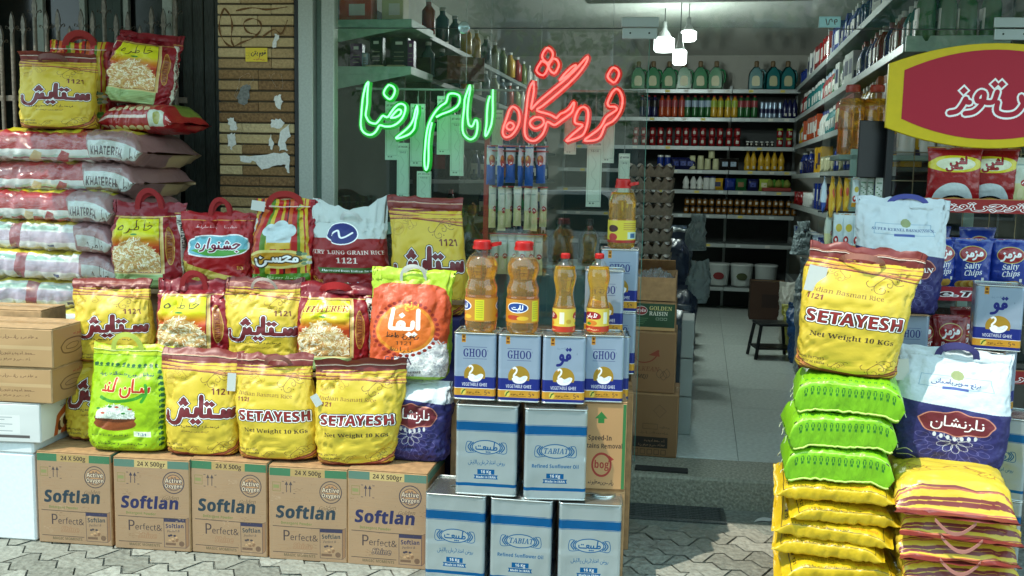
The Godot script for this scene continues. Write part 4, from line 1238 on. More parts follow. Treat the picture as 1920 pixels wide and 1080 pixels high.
func art_flat(kind: String) -> Material:
	if art_mats.has(kind): return art_mats[kind]
	var a: Art
	var r := seeded(31)
	match kind:
		"strip":
			a = Art.new(768, 128, col(150, 24, 26))
			for i in 4: a.fa("ji.p yf ti.t vf rf.n", 96 + i * 192, 84, 62, col(150, 24, 26), 0, .14, [[9., Color.WHITE]], 0., .12)
			a.rect(0, 0, 768, 8, col(176, 120, 70))
		"strip_latin":
			a = Art.new(512, 128, col(150, 22, 40))
			for i in 2: a.text("Chee.Toz", 130 + i * 256, 88, 68, col(60, 14, 24), 0, "Droid Sans!", .95, 0., [[11., Color.WHITE]], .2)
		"sign":   # the cartoon figure on the real sign is left out
			a = Art.new(1024, 512, col(176, 18, 50))
			a.fa("ji.p yf ti.t vf rf.n", 560, 300, 168, col(176, 18, 50), 0, .17, [[24., Color.WHITE]], 0., .2)
		"cable_box":
			a = Art.new(96, 384, col(182, 216, 198))
			a.rect(4, 8, 88, 34, col(198, 226, 212)); a.text("JIT MOON", 48, 32, 17, col(60, 80, 74), 0); a.frame(8, 54, 80, 300, 1.5, col(120, 160, 142))
			a.curve([30, 90, 60, 140, 30, 200, 62, 240, 40, 290], 2., col(126, 166, 148)); a.text("1.6-1.8", 48, 70, 17, col(80, 104, 96), 0); a.rect(20, 360, 12, 8, col(90, 120, 108)); a.rect(40, 360, 12, 8, col(90, 120, 108))
		"sticker":
			a = Art.new(128, 80, col(214, 186, 30))
			a.fa("fi.n vf mf _ ti.b tm.t nf.n", 76, 36, 26, INK, 0, .17); a.scribble(50, 68, 64, 12, col(170, 80, 30), r); a.scribble(8, 30, 20, 9, col(150, 130, 40), r); a.scribble(8, 46, 20, 9, col(150, 130, 40), r); a.scribble(8, 60, 20, 9, col(150, 130, 40), r)
		"number":
			a = Art.new(128, 64, col(150, 200, 204))
			a.curve([40, 14, 50, 50], 5., INK); a.curve([58, 48, 62, 22, 74, 16, 78, 30], 5., INK); a.curve([96, 46, 90, 24, 104, 18, 106, 30, 92, 32], 5., INK); a.frame(2, 2, 124, 60, 2., col(120, 160, 170))
		"raisin":
			a = Art.new(384, 256, col(34, 70, 44))
			a.ellipse(76, 70, 60, 44, col(214, 206, 200)); a.ellipse(76, 70, 55, 39, col(140, 34, 36)); a.text("Tela", 76, 84, 40, Color.WHITE, 0, "Droid Serif!", 1., -4., [], .25)
			a.text("GOLDEN", 150, 62, 52, col(206, 190, 120), -1, "Droid Serif!", .9); a.text("RAISIN", 150, 112, 52, col(230, 226, 210), -1, "Droid Serif!", .9)
			for i in 4: a.rect(14, 140 + i * 18, 130 - i * 14, 5, col(90, 130, 90))
			for i in 3: a.frame(214 + i * 36, 132, 28, 24, 3., col(180, 190, 170))
			a.rect(0, 226, 384, 30, col(186, 146, 96))
		"onion_carton":
			a = Art.new(384, 512, col(140, 102, 66))
			a.curve([20, 190, 60, 250, 150, 250, 210, 210, 240, 150], 10., col(130, 50, 34)); a.poly([pv([150, 190, 236, 140, 250, 200])], col(134, 56, 36)); a.text("ELKEAN", 130, 330, 54, col(120, 70, 44), 0, "Droid Serif!", 1., 0., [], .2); a.text("(MEJ)", 90, 392, 46, col(66, 48, 34), 0, "Droid Sans!", 1., 0., [], .3)
			for q in [[256, 350], [290, 366], [318, 346]]: a.stroke(Art.smooth(pv([q[0], q[1] - 44, q[0] - 30, q[1], q[0], q[1] + 36, q[0] + 30, q[1], q[0], q[1] - 44])), 3., col(70, 50, 36))
		"dark_carton":
			a = Art.new(384, 512, col(132, 98, 64))
			a.stroke(pv([180, 130, 230, 80, 290, 130, 236, 186, 180, 130]), 4., col(104, 74, 50)); a.frame(90, 240, 130, 46, 3., col(80, 58, 40)); a.scribble(240, 270, 90, 16, col(80, 58, 40), r); a.scribble(60, 320, 250, 16, col(80, 58, 40), r)
			a.rect(10, 352, 300, 90, col(40, 32, 28)); a.scribble(110, 388, 170, 20, col(150, 120, 90), r); a.scribble(60, 424, 230, 20, col(150, 120, 90), r)
			for i in 5: a.frame(14 + i * 60, 456, 44, 44, 4., col(56, 42, 32))
		"remover":
			a = Art.new(320, 448, col(176, 134, 90))
			a.poly([pv([120, 76, 160, 40, 200, 76, 180, 76, 180, 100, 140, 100, 140, 76])], col(40, 110, 50)); a.text("Speed-In", 232, 190, 36, INK, 1); a.text("Stains Removal", 304, 232, 34, INK, 1)
			a.ellipse(170, 320, 66, 66, col(150, 44, 36)); a.ellipse(170, 320, 54, 54, col(176, 134, 90)); a.text("bog", 170, 338, 56, col(150, 44, 36), 0); a.poly([pv([216, 268, 250, 290, 214, 306])], col(150, 44, 36)); a.scribble(90, 420, 160, 20, INK, r); a.rect(300, 0, 20, 448, col(50, 110, 60))
		"remover_side":
			a = Art.new(256, 448, col(150, 108, 72))
			for i in 26: a.stroke(pv([r.randf() * 256, r.randf() * 448, r.randf() * 256, r.randf() * 448]), 3., [col(130, 70, 46), col(120, 86, 56), col(100, 70, 50)][i % 3])
			a.poly([pv([60, 190, 150, 90, 170, 120, 90, 250])], col(40, 104, 50)); a.rect(0, 0, 24, 448, col(50, 110, 60))
		"biscuit":
			a = Art.new(512, 256, col(214, 214, 208))
			a.poly([pv([150, 256, 190, 120, 300, 60, 512, 30, 512, 256])], col(176, 84, 36)); a.poly([pv([200, 256, 230, 150, 330, 100, 512, 60, 512, 110, 330, 150, 250, 200, 240, 256])], col(226, 214, 196))
			a.text("Rana", 380, 190, 86, col(236, 226, 210), 0, "Droid Sans!", 1., -9., [[9., col(90, 40, 20)]], .25)
			for i in 3: a.ellipse(230 + i * 34, 196 - i * 12, 28, 36, [col(80, 40, 24), col(206, 180, 140), col(80, 40, 24)][i], 20)
			a.scribble(250, 60, 160, 20, col(90, 90, 96), r)
		"biscuit_front":
			a = Art.new(512, 256, col(210, 212, 210))
			a.rect(150, 70, 260, 130, col(222, 222, 220)); for i in 7: a.rect(170, 84 + i * 16, 200 - (i % 3) * 40, 5, col(150, 156, 160))
			a.rect(60, 210, 400, 20, col(90, 84, 84))
		"soap_carton":
			a = Art.new(512, 256, col(182, 144, 100))
			a.scribble(60, 52, 110, 26, col(160, 60, 50), r); a.scribble(230, 56, 220, 20, col(110, 78, 54), r); a.rect(0, 110, 512, 26, col(196, 162, 118)); a.scribble(180, 170, 240, 20, col(116, 84, 58), r); a.scribble(200, 210, 200, 18, col(116, 84, 58), r); a.frame(30, 150, 110, 84, 4., col(120, 88, 60))
		"soap_side":
			a = Art.new(256, 256, col(166, 124, 82))
			a.stroke(Art.smooth(pv([50, 130, 90, 90, 170, 84, 214, 110, 206, 160, 150, 186, 70, 176, 50, 130])), 8., col(104, 70, 42), true); a.stroke(Art.smooth(pv([86, 134, 130, 116, 180, 124, 160, 154, 96, 154, 86, 134])), 5., col(104, 70, 42), true); a.scribble(150, 60, 70, 22, col(160, 60, 50), r)
		"oil_blue":
			a = Art.new(512, 160, col(196, 132, 34))
			for i in 2:
				a.ellipse(130 + i * 256, 56, 58, 36, Color.WHITE); a.ellipse(130 + i * 256, 56, 53, 31, col(24, 64, 140)); a.fa("li Af ti.y tf.t", 132 + i * 256, 68, 30, Color.WHITE, 0, .17)
				a.ellipse(110 + i * 256, 124, 40, 16, col(180, 60, 24)); a.ellipse(160 + i * 256, 128, 30, 14, col(224, 180, 50)); a.rect(208 + i * 256, 10, 46, 140, col(214, 206, 40)); for k in 8: a.rect(214 + i * 256, 22 + k * 15, 34, 4, col(150, 140, 40))
		"oil_yellow":
			a = Art.new(512, 200, col(214, 186, 70))
			for i in 2:
				var x := i * 256.
				a.poly([Art.smooth(pv([x + 60, 70, x + 80, 34, x + 160, 30, x + 196, 60, x + 180, 90, x + 90, 92, x + 60, 70]))], col(150, 26, 34)); a.fa("ki li _ ti.b Af ti.n vf", x + 128, 74, 32, Color.WHITE, 0, .16)
				a.ellipse(x + 130, 126, 40, 24, col(206, 120, 30)); a.ellipse(x + 106, 130, 20, 12, col(60, 130, 40)); a.rect(x, 152, 256, 48, col(180, 50, 24)); a.scribble(x + 70, 182, 110, 18, col(240, 220, 160), r); a.ellipse(x + 28, 110, 20, 20, col(190, 150, 40)); a.rect(x + 216, 30, 34, 100, col(230, 226, 200))
		_:
			a = Art.new(512, 200, col(206, 190, 60))
			for i in 2:
				var x := i * 256.
				for k in 4: a.rect(x + 40, 26 + k * 18, 150 - k * 20, 4, col(150, 60, 40))
				a.rect(x + 66, 104, 100, 62, col(190, 214, 200)); a.rect(x + 84, 116, 40, 40, col(60, 100, 140)); a.ellipse(x + 230, 74, 34, 32, col(60, 20, 26)); a.rect(x, 176, 256, 24, col(160, 40, 34)); a.ellipse(x + 230, 150, 30, 34, col(170, 40, 36))
	art_mats[kind] = printed(a, .45)
	return art_mats[kind]

# ---------------------------------------------------------------- the scene
func _ready() -> void:
	var cam := Camera3D.new()
	cam.name = "camera"
	cam.fov = rad_to_deg(2. * atan(540. / 1800.)); cam.near = .05; cam.far = 300.
	add_child(cam)
	cam.position = Vector3(0, 1.58, 4.75)
	cam.basis = Basis(Vector3.UP, deg_to_rad(7.)) * Basis(Vector3.RIGHT, deg_to_rad(-6.6)) * Basis(Vector3.BACK, deg_to_rad(1.2))
	var we := WorldEnvironment.new()
	we.name = "daylight"
	var env := Environment.new()
	env.background_mode = Environment.BG_SKY
	var skym := ProceduralSkyMaterial.new()
	skym.sky_top_color = col(160, 198, 212); skym.sky_horizon_color = col(208, 226, 224); skym.sky_curve = .2
	skym.ground_bottom_color = col(110, 106, 98); skym.ground_horizon_color = col(180, 180, 174)
	skym.sky_energy_multiplier = 1.5
	env.sky = Sky.new()
	env.sky.sky_material = skym
	env.tonemap_mode = Environment.TONE_MAPPER_LINEAR
	env.tonemap_exposure = 1.38
	env.sdfgi_enabled = true; env.ssao_enabled = true; env.ssil_enabled = true
	we.environment = env
	add_child(we)
	var sun := DirectionalLight3D.new()
	sun.name = "sun"
	sun.light_energy = .95; sun.light_angular_distance = .5; sun.light_color = Color(1., .965, .9); sun.shadow_enabled = true
	add_child(sun)
	sun.look_at_from_position(Vector3.ZERO, Vector3(.36, -.86, -.34))

	shuffle.seed = 5
	fnl.seed = 7; fnl.frequency = .1; fnl.fractal_octaves = 3
	crinkle = noise_tex(.011, 512, FastNoiseLite.TYPE_SIMPLEX, true, 9., 9, null, 4)
	dent = noise_tex(.006, 256, FastNoiseLite.TYPE_SIMPLEX_SMOOTH, true, 10., 12, null, 2)
	paper_mat = mat(col(206, 208, 204), .7)
	tape_mat = mat(col(176, 140, 96), .25)
	pet = clear(col(235, 240, 230), .03, .05)
	tin_metal = mat(col(196, 198, 194), .26, .9)
	board = mottled(col(160, 116, 76), col(184, 142, 98), .9, .85, .15, 21, .03)
	board_pale = mottled(col(172, 132, 90), col(198, 160, 116), .9, .85, .15, 22, .03)
	street()
	facade()
	shop_shell()
	window_bay()
	awning()
	front_goods()
	oil_goods()
	left_goods()
	right_goods()
	window_goods()
	neon_sign()
	shop_goods()
	across_the_street()

func street() -> void:
	var b := MB.new()
	b.quad(Vector3(-60, -.008, 60), Vector3(60, -.008, 60), Vector3(60, -.008, -60), Vector3(-60, -.008, -60))
	bare("ground", b, mottled(col(104, 106, 100), col(130, 132, 124), .7, .95, .5, 31, .03))
	# zigzag pavers, each a piece of its own
	var pave := Node3D.new()
	pave.name = "pavement"
	add_child(pave)
	tag(pave, "", "", "", "structure")
	var L := .25
	var W := .125
	var a := .022
	var edge := [Vector2(0, 0), Vector2(L / 8, a), Vector2(3 * L / 8, -a), Vector2(5 * L / 8, a), Vector2(7 * L / 8, -a), Vector2(L, 0)]
	var out := PackedVector2Array()
	for p in edge: out.append(p - Vector2(L, W) / 2.)
	for i in edge.size(): out.append(edge[edge.size() - 1 - i] + Vector2(0, W) - Vector2(L, W) / 2.)
	var r := seeded(77)
	var meshes := []
	for k in 4:
		var shr: Array = Geometry2D.offset_polygon(out, -.0008 - .0005 * k)
		b = MB.new()
		b.prism(shr[0], -.03, 0., .0022)
		meshes.append(b.mesh())
	var stone := []
	for k in 5:
		var g := 118 + k * 7
		stone.append(mottled(col(g - 14, g - 12, g - 20), col(g + 22, g + 22, g + 10), 1.3, .92, .6, 40 + k, .05))
	var tn := deg_to_rad(28.)
	var n := 0
	for j in range(-24, 30):
		for i in range(-16, 18):
			var q := Vector2((i + (.5 if j % 2 else 0.)) * L, j * W).rotated(tn) + Vector2(-.7, 1.2)
			if q.x < -2.9 or q.x > 1.35 or q.y < .42 or q.y > 1.95 or n >= 298: continue
			if q.y < .82 and q.x < -.02: continue   # nothing shows beneath the stacked goods there
			n += 1
			part(pave, "paver", meshes[r.randi() % 4], stone[r.randi() % 5], Vector3(q.x, (r.randf() - .5) * .005, q.y), Vector3(-90 + (r.randf() - .5) * .8, -28. + (r.randf() - .5) * .6, 0))
	# concrete apron, step and drain in front of the door
	b = MB.new()
	b.box(Vector3(.7, -.02, .32), Vector3(1.5, .036, .26), .004)
	b.box(Vector3(.7, -.02, .155), Vector3(1.5, .036, .07), .004)
	bare("concrete_apron", b, mottled(col(104, 114, 110), col(146, 152, 142), 1.6, .9, .6, 51, .04))
	b = MB.new()
	b.box(Vector3(.7, .065, -.02), Vector3(1.7, .17, .34), .012)
	bare("door_step", b, mottled(col(110, 112, 100), col(178, 180, 162), 2.4, .7, .5, 52, .04))
	b = MB.new()
	b.box(Vector3(-.9, -.02, .4), Vector3(1.75, .036, .86), .004)
	b.box(Vector3(2.4, -.02, .4), Vector3(1.9, .036, .9), .004)
	bare("side_apron", b, mottled(col(98, 100, 94), col(128, 130, 122), 1.2, .9, .5, 53, .04))
	var dark := mottled(col(60, 66, 66), col(104, 110, 108), 3., .5, .3, 56, .04, .4)
	var d := thing("floor_drain", "dark steel drain grate set in the paving below the door step", "drain grate", Vector3(.17, .001, .245))
	for e in [[Vector3(0, 0, .105), Vector3(.64, .012, .022)], [Vector3(0, 0, -.105), Vector3(.64, .012, .022)], [Vector3(.31, 0, 0), Vector3(.022, .012, .188)], [Vector3(-.31, 0, 0), Vector3(.022, .012, .188)]]: part(d, "frame", bb(e[0], e[1], .002), dark)
	for i in 8: part(d, "bar", bb(Vector3.ZERO, Vector3(.596, .008, .009), .001), dark, Vector3(0, -.001, -.082 + i * .0234))
	tag(part(self, "rubber_mat", bb(Vector3.ZERO, Vector3(.26, .008, .075), .003), mat(col(38, 38, 36), .9), Vector3(.19, .155, .06), Vector3(0, -3, 0)), "thin black rubber mat lying on the stone door step", "mat")
	b = MB.new()
	b.prism(Art.smooth(pv([-.05, -.012, -.02, .012, .02, .02, .05, .0, .03, -.014, -.01, -.006, -.05, -.012]), 3), 0., .0015)
	tag(part(self, "crumpled_paper", b.mesh(), paper_mat, Vector3(.66, .004, .28), Vector3(-78, 20, 0)), "crumpled scrap of white paper on the paving before the step", "paper")
	# road behind the camera
	b = MB.new()
	b.box(Vector3(0, -.03, 3.45), Vector3(40, .05, .14), .01)
	bare("kerb", b, mottled(col(140, 140, 132), col(170, 170, 160), 1., .9, .3, 54))
	b = MB.new()
	b.box(Vector3(0, -.06, 8.), Vector3(60, .1, 8.9), 0.)
	bare("road", b, mottled(col(62, 62, 62), col(82, 82, 80), 2., .95, .6, 55, .06))

func facade() -> void:
	# brick pillar
	var p := thing("brick_pillar", "narrow tan brick pillar with torn posters beside the shop window", "pillar", Vector3.ZERO)
	part(p, "mortar_core", bb(Vector3(-1.911, 1.35, -.175), Vector3(.385, 2.7, .33), 0.), mat(col(70, 60, 44), .95))
	var r := seeded(12)
	var tones := []
	for c in [[col(166, 142, 100), col(190, 166, 120)], [col(154, 128, 88), col(182, 154, 108)], [col(140, 110, 72), col(170, 140, 96)], [col(174, 152, 110), col(196, 174, 130)], [col(110, 78, 46), col(150, 116, 74)], [col(96, 66, 38), col(146, 110, 70)]]: tones.append(mottled(c[0], c[1], 2.4, .88, .5, 60 + tones.size(), .04))
	var cuts := [[-2.112, -1.9, -1.71], [-2.112, -1.99, -1.71], [-2.112, -1.83, -1.71], [-2.112, -1.71]]
	for i in 50:
		var c: Array = cuts[r.randi() % 4]
		for k in c.size() - 1:
			var w: float = c[k + 1] - c[k] - .0025
			part(p, "brick", bb(Vector3.ZERO, Vector3(w, .0445, .33 + r.randf() * .006), .003), tones[4 + r.randi() % 2 if i > 26 and i < 39 and r.randf() < .5 else r.randi() % 4], Vector3((c[k] + c[k + 1]) / 2., .027 + i * .0537 + (r.randf() - .5) * .002, -.167), Vector3(0, 0, (r.randf() - .5) * .4))
	var paper := [mottled(col(206, 208, 202), col(228, 228, 222), 5., .9, .3, 71), mottled(col(92, 96, 94), col(132, 134, 130), 5., .9, .3, 72)]
	for s in SCRAPS:
		var b := MB.new()
		var q := PackedVector2Array()
		var o := pv(s[1])
		for i in o.size():   # ragged torn edges
			for k in 4:
				var e := o[i].lerp(o[(i + 1) % o.size()], k / 4.)
				q.append(e + Vector2(r.randf() - .5, r.randf() - .5) * (.014 if k else .004))
		b.prism(q, .0022, .0036)
		part(p, "paper_scrap", b.mesh(), paper[s[0]])
	for f in SPRAY:
		var b := MB.new()
		var line := PackedVector3Array()
		for v in Art.smooth(pv(f), 6): line.append(Vector3(v.x, v.y, .0021))
		for i in line.size() - 1:
			var w := Vector2(line[i + 1].x - line[i].x, line[i + 1].y - line[i].y).normalized().orthogonal() * (.0035 + .002 * sin(i * .7))
			var u := Vector3(w.x, w.y, 0)
			b.quad(line[i] - u, line[i + 1] - u, line[i + 1] + u, line[i] + u)
		part(p, "spray_mark", b.mesh(), mat(col(104, 72, 40), .95))
	tag(part(self, "small_notice", bb(Vector3.ZERO, Vector3(.115, .068, .0016), 0.), null, Vector3(-1.906, 2.165, .0045)), "small yellow printed notice stuck to the brick pillar", "notice")
	get_child(-1).material_override = art_flat("sticker")
	# frame posts
	var alu := mottled(col(150, 160, 152), col(172, 180, 172), 3., .42, .1, 80, .03, .25)
	var alu2 := mottled(col(112, 136, 128), col(128, 152, 142), 3., .42, .1, 81, .03, .25)
	var post := thing("window_frame_post", "pale aluminium frame post between brick pillar and shop glass", "frame post", Vector3.ZERO)
	part(post, "dark_strip", bb(Vector3(-1.692, 1.35, -.02), Vector3(.03, 2.7, .06)), mat(col(26, 30, 34), .5))
	part(post, "outer_profile", bb(Vector3(-1.637, 1.35, .0), Vector3(.074, 2.7, .09), .004), alu)
	part(post, "recess", bb(Vector3(-1.581, 1.35, -.04), Vector3(.038, 2.7, .05), .002), alu2)
	part(post, "inner_profile", bb(Vector3(-1.528, 1.35, -.005), Vector3(.066, 2.7, .07), .004), alu)
	# plinth under the glass, wall beside and above
	var stone := mottled(col(120, 118, 108), col(150, 148, 136), 1., .7, .2, 82)
	var b := MB.new()
	b.box(Vector3(-.8, .22, -.02), Vector3(1.45, .46, .12), .005); b.box(Vector3(2.35, .22, -.02), Vector3(2.9, .46, .12), .005)
	bare("shopfront_plinth", b, stone)
	b = MB.new()
	b.box(Vector3(0, 4.6, -.2), Vector3(16, 3.7, .4), 0.)
	b.box(Vector3(-5.9, 1.37, -.2), Vector3(4.3, 2.74, .4), 0.); b.box(Vector3(5.9, 1.37, -.2), Vector3(4.2, 2.74, .4), 0.)
	bare("facade_wall", b, mottled(col(150, 136, 110), col(172, 158, 132), 1., .9, .3, 83))
	# panes
	var glass := clear(col(120, 190, 180), .008, .01)
	var film := clear(col(50, 120, 128), .07, .01)
	var edge := mat(col(30, 48, 46), .3)
	for e in [["shop_window", -1.495, .02, .45, 2.297, "tall fixed glass pane behind the neon lettering"], ["shop_window", .885, 3.75, .45, 2.297, "wide fixed glass pane behind the crisp rack"], ["transom_window", -1.495, 3.75, 2.303, 2.745, "long glass pane over door and shop windows"]]:
		var w := thing(e[0], e[5], "window", Vector3((e[1] + e[2]) / 2., 0, 0))
		part(w, "pane", bb(Vector3(0, (e[3] + e[4]) / 2., 0), Vector3(e[2] - e[1], e[4] - e[3], .008), 0.), film if e[0] == "transom_window" else glass)
		part(w, "joint", bb(Vector3(0, e[4] + .001, 0), Vector3(e[2] - e[1], .0035, .011), 0.), edge)
	var dl := thing("glass_door", "frameless sliding glass door pushed open behind the fixed pane", "door", Vector3(-.405, .16, -.028))
	part(dl, "pane", bb(Vector3(0, 1.065, 0), Vector3(.92, 2.13, .008), 0.), glass)
	part(dl, "edge_strip", bb(Vector3(.4615, 1.065, 0), Vector3(.003, 2.13, .009), 0.), mat(col(90, 140, 126), .2))
	part(dl, "foot_clamp", bb(Vector3(.41, .03, .012), Vector3(.08, .06, .012), .002), tin_metal)
	var steel := mat(col(176, 188, 188), .38, .7)
	for e in [[.008, "brushed steel patch fitting holding glass above the open door"], [1.70, "brushed steel patch fitting over the crisp rack"]]:
		var f := thing("patch_fitting", e[1], "fitting", Vector3(e[0], 2.3, .012))
		part(f, "upper_plate", bb(Vector3(0, .027, 0), Vector3(.175, .046, .012), .002), steel)
		part(f, "lower_plate", bb(Vector3(0, -.027, 0), Vector3(.165, .05, .014), .002), steel)
		for s in [-.045, .045]: part(f, "screw", lathed([[.005, 0.], [.004, .003], [.0005, .003]], 10), mat(col(60, 66, 66), .4, .7), Vector3(s, -.025, .006), Vector3(90, 0, 0))
	var cl := thing("glass_clamp", "round chrome clamp on the glass joint above green lettering", "clamp", Vector3(-.845, 2.3, .006))
	part(cl, "disc", lathed([[.03, 0.], [.03, .006], [.024, .012], [.0005, .014]], 26), mat(col(170, 196, 198), .2, .8), Vector3.ZERO, Vector3(90, 0, 0))
	var np := part(self, "number_plate", bb(Vector3.ZERO, Vector3(.098, .05, .002), 0.), art_flat("number"), Vector3(.886, 2.329, .008))
	tag(np, "small pale blue house number plate on the glass above the door", "number plate")

func shop_shell() -> void:
	var f := Node3D.new()
	f.name = "shop_floor"
	add_child(f)
	tag(f, "", "", "", "structure")
	var tile := bb(Vector3.ZERO, Vector3(.598, .02, .598), .0015)
	var r := seeded(4)
	var tm := []
	for k in 3: tm.append(mottled(col(196 + 4 * k, 206 + 4 * k, 200 + 4 * k), col(216 + 4 * k, 226 + 4 * k, 220 + 4 * k), 1.4, .2, 0., 90 + k, .04))
	for i in range(-4, 4):
		for j in 11:
			var x := .578 + (i + .5) * .6
			var c := ins(x, .14, -.17 - .3 - j * .6)
			part(f, "floor_tile", tile, tm[r.randi() % 3], c, Vector3(0, INSIDE, 0))
	var b := MB.new()
	var tb := Basis(Vector3.UP, deg_to_rad(INSIDE))
	b.box(ins(.3, .06, -3.4), Vector3(5.2, .13, 6.7), 0., tb)
	bare("floor_bed", b, mat(col(70, 74, 70), .9))
	var wall := mottled(col(176, 176, 166), col(190, 190, 180), .8, .8, 0., 95)
	b = MB.new()
	b.box(ins(.3, 1.55, -6.65), Vector3(5.4, 3.1, .1), 0., tb)
	bare("back_wall", b, wall)
	b = MB.new()
	b.box(ins(-1.98, 1.55, -3.5), Vector3(.1, 3.1, 6.4), 0., tb)
	b.box(ins(2.2, 1.55, -3.5), Vector3(.1, 3.1, 6.4), 0., tb)
	b.box(Vector3(-1.75, 1.4, -.2), Vector3(.1, 2.8, .34), 0.); b.box(Vector3(3.0, 1.55, -.3), Vector3(1.6, 3.1, .06), 0.)
	bare("side_wall", b, wall)
	var ceil_m := mat(col(186, 190, 182), .12)
	b = MB.new()
	b.box(ins(.3, 3.05, -3.45), Vector3(5.4, .1, 6.9), 0., tb)
	bare("shop_ceiling", b, ceil_m)
	b = MB.new()
	b.box(Vector3(.8, 2.9, -.06), Vector3(5.2, .36, .1), 0.)
	bare("ceiling_bulkhead", b, mat(col(120, 128, 122), .7))
	b = MB.new()
	b.box(ins(.25, 2.88, -1.7), Vector3(1.5, .22, .5), .01, tb)
	bare("ceiling_beam", b, mat(col(140, 132, 116), .7))
	for i in 3:
		var e: Array = [[-.03, 2.64, -3.5, .2, "largest"], [.17, 2.7, -3.3, .14, "short"], [.11, 2.5, -3.2, .2, "low hanging"]][i]
		var l := thing("ceiling_bulb", "%s white lit LED bulb hanging inside the shop" % e[4], "light bulb", ins(e[0], e[1], e[2]), 0., "bulbs lighting the shop")
		var R: float = [.085, .066, .056][i]
		var glow := StandardMaterial3D.new()
		glow.albedo_color = Color.WHITE; glow.emission_enabled = true; glow.emission = Color(.93, 1., .98); glow.emission_energy_multiplier = 3.2
		part(l, "diffuser", lathed([[.001, 0.], [R * .8, .004], [R, .02], [R, e[3] * .55], [R * .7, e[3] * .62]], 24), glow)
		part(l, "housing", lathed([[R * .72, e[3] * .6], [R * .5, e[3] * .8], [.02, e[3] * .95], [.018, e[3] + .05], [.001, e[3] + .05]], 20), mat(col(110, 114, 112), .5))
		part(l, "flex", lathed([[.004, e[3] + .04], [.004, 3. - e[1]]], 6), mat(col(40, 40, 40), .8))
		var om := OmniLight3D.new()
		om.name = "bulb_light"
		om.light_energy = .42; om.light_color = Color(.93, 1., .97); om.light_size = R; om.omni_range = 12.; om.omni_attenuation = 2.; om.shadow_enabled = true
		l.add_child(om)
		om.position = Vector3(0, e[3] * .3, 0)

func window_bay() -> void:
	# the neighbour's dark window behind an iron fence, at the other side of the pillar
	var b := MB.new()
	b.box(Vector3(-3.1, 1.35, -.62), Vector3(2., 2.75, .1), 0.)
	bare("bay_wall", b, mat(col(84, 88, 82), .7))
	b = MB.new()
	b.box(Vector3(-3.1, .0, -.28), Vector3(2., .04, .58), 0.)
	bare("bay_floor", b, mat(col(90, 92, 86), .9))
	b = MB.new()
	b.box(Vector3(-3.85, 1.35, -.28), Vector3(.1, 2.7, .6), 0.); b.box(Vector3(-3.0, 2.73, -.3), Vector3(1.85, .06, .62), 0.)
	bare("bay_reveal", b, mat(col(80, 78, 70), .9))
	var w := thing("neighbour_window", "dark window with pale upright bars behind the iron fence", "window", Vector3(-3., 0, -.45))
	var pale := mottled(col(140, 150, 138), col(164, 172, 160), 3., .6, .2, 101)
	part(w, "pane", bb(Vector3(-.1, 1.5, -.03), Vector3(1.5, 2.3, .01), 0.), mat(col(16, 24, 24), .12))
	for e in [[-.36, .05], [-.1, .032], [.16, .032]]: part(w, "mullion", bb(Vector3(e[0], 1.5, 0), Vector3(e[1], 2.4, .03)), pale)
	for i in 5: part(w, "curtain_fold", bb(Vector3(-.05 + i * .05, 1.5, -.012 + .009 * (i % 2)), Vector3(.052, 2.3, .012), .005), mat(col(70, 82, 76), .9))
	var d := thing("plank_shutter", "dark weathered plank shutter between window bay and brick pillar", "shutter", Vector3(-2.29, 0, -.28))
	var wood := mottled(col(40, 48, 46), col(74, 82, 76), 1., .7, .5, 102, .03)
	wood.uv1_scale = Vector3(9., .7, 9.)
	for i in 5: part(d, "plank", bb(Vector3(-.11 + i * .062, 1.36, .003 * (i % 2)), Vector3(.059, 2.7, .03), .004), wood)
	part(d, "frame_post", bb(Vector3(-.2, 1.36, .03), Vector3(.06, 2.7, .05), .004), pale)
	# spear fence
	var fence := thing("iron_fence", "rusty grey iron railing with spear points in front of dark window", "fence", Vector3(-3.05, 0, -.2))
	var iron := mottled(col(92, 88, 78), col(134, 126, 112), 3., .7, .4, 103)
	for y in [.3, 1.95]: part(fence, "rail", bb(Vector3(0, y, 0), Vector3(1.35, .03, .012), .002), iron)
	for i in 20:
		var x := -.64 + i * .0665
		var top := 2.27 + .05 * sin(i * 1.1) + (.06 if i % 2 else 0.)
		part(fence, "upright", lathed([[.011, .02], [.011, top]], 8), iron, Vector3(x, 0, .014))
		b = MB.new()
		b.prism(Art.smooth(pv([-.009, 0, -.012, .03, -.034, .05, -.038, .036, -.022, .034, -.012, .05, -.014, .07, 0, .125, .014, .07, .012, .05, .022, .034, .038, .036, .034, .05, .012, .03, .009, 0]), 2), -.006, .006, .002)
		part(fence, "spear_point", b.mesh(), iron, Vector3(x, top - .01, .014))

func awning() -> void:
	# the balcony slab over the pavement, above the picture: it keeps the sun off the window and the back rows
	var b := MB.new()
	b.box(Vector3(2.35, 2.86, .72), Vector3(11.3, .16, 1.44), .01)
	bare("balcony_slab", b, mottled(col(206, 206, 200), col(222, 222, 216), 1., .9, .2, 110))

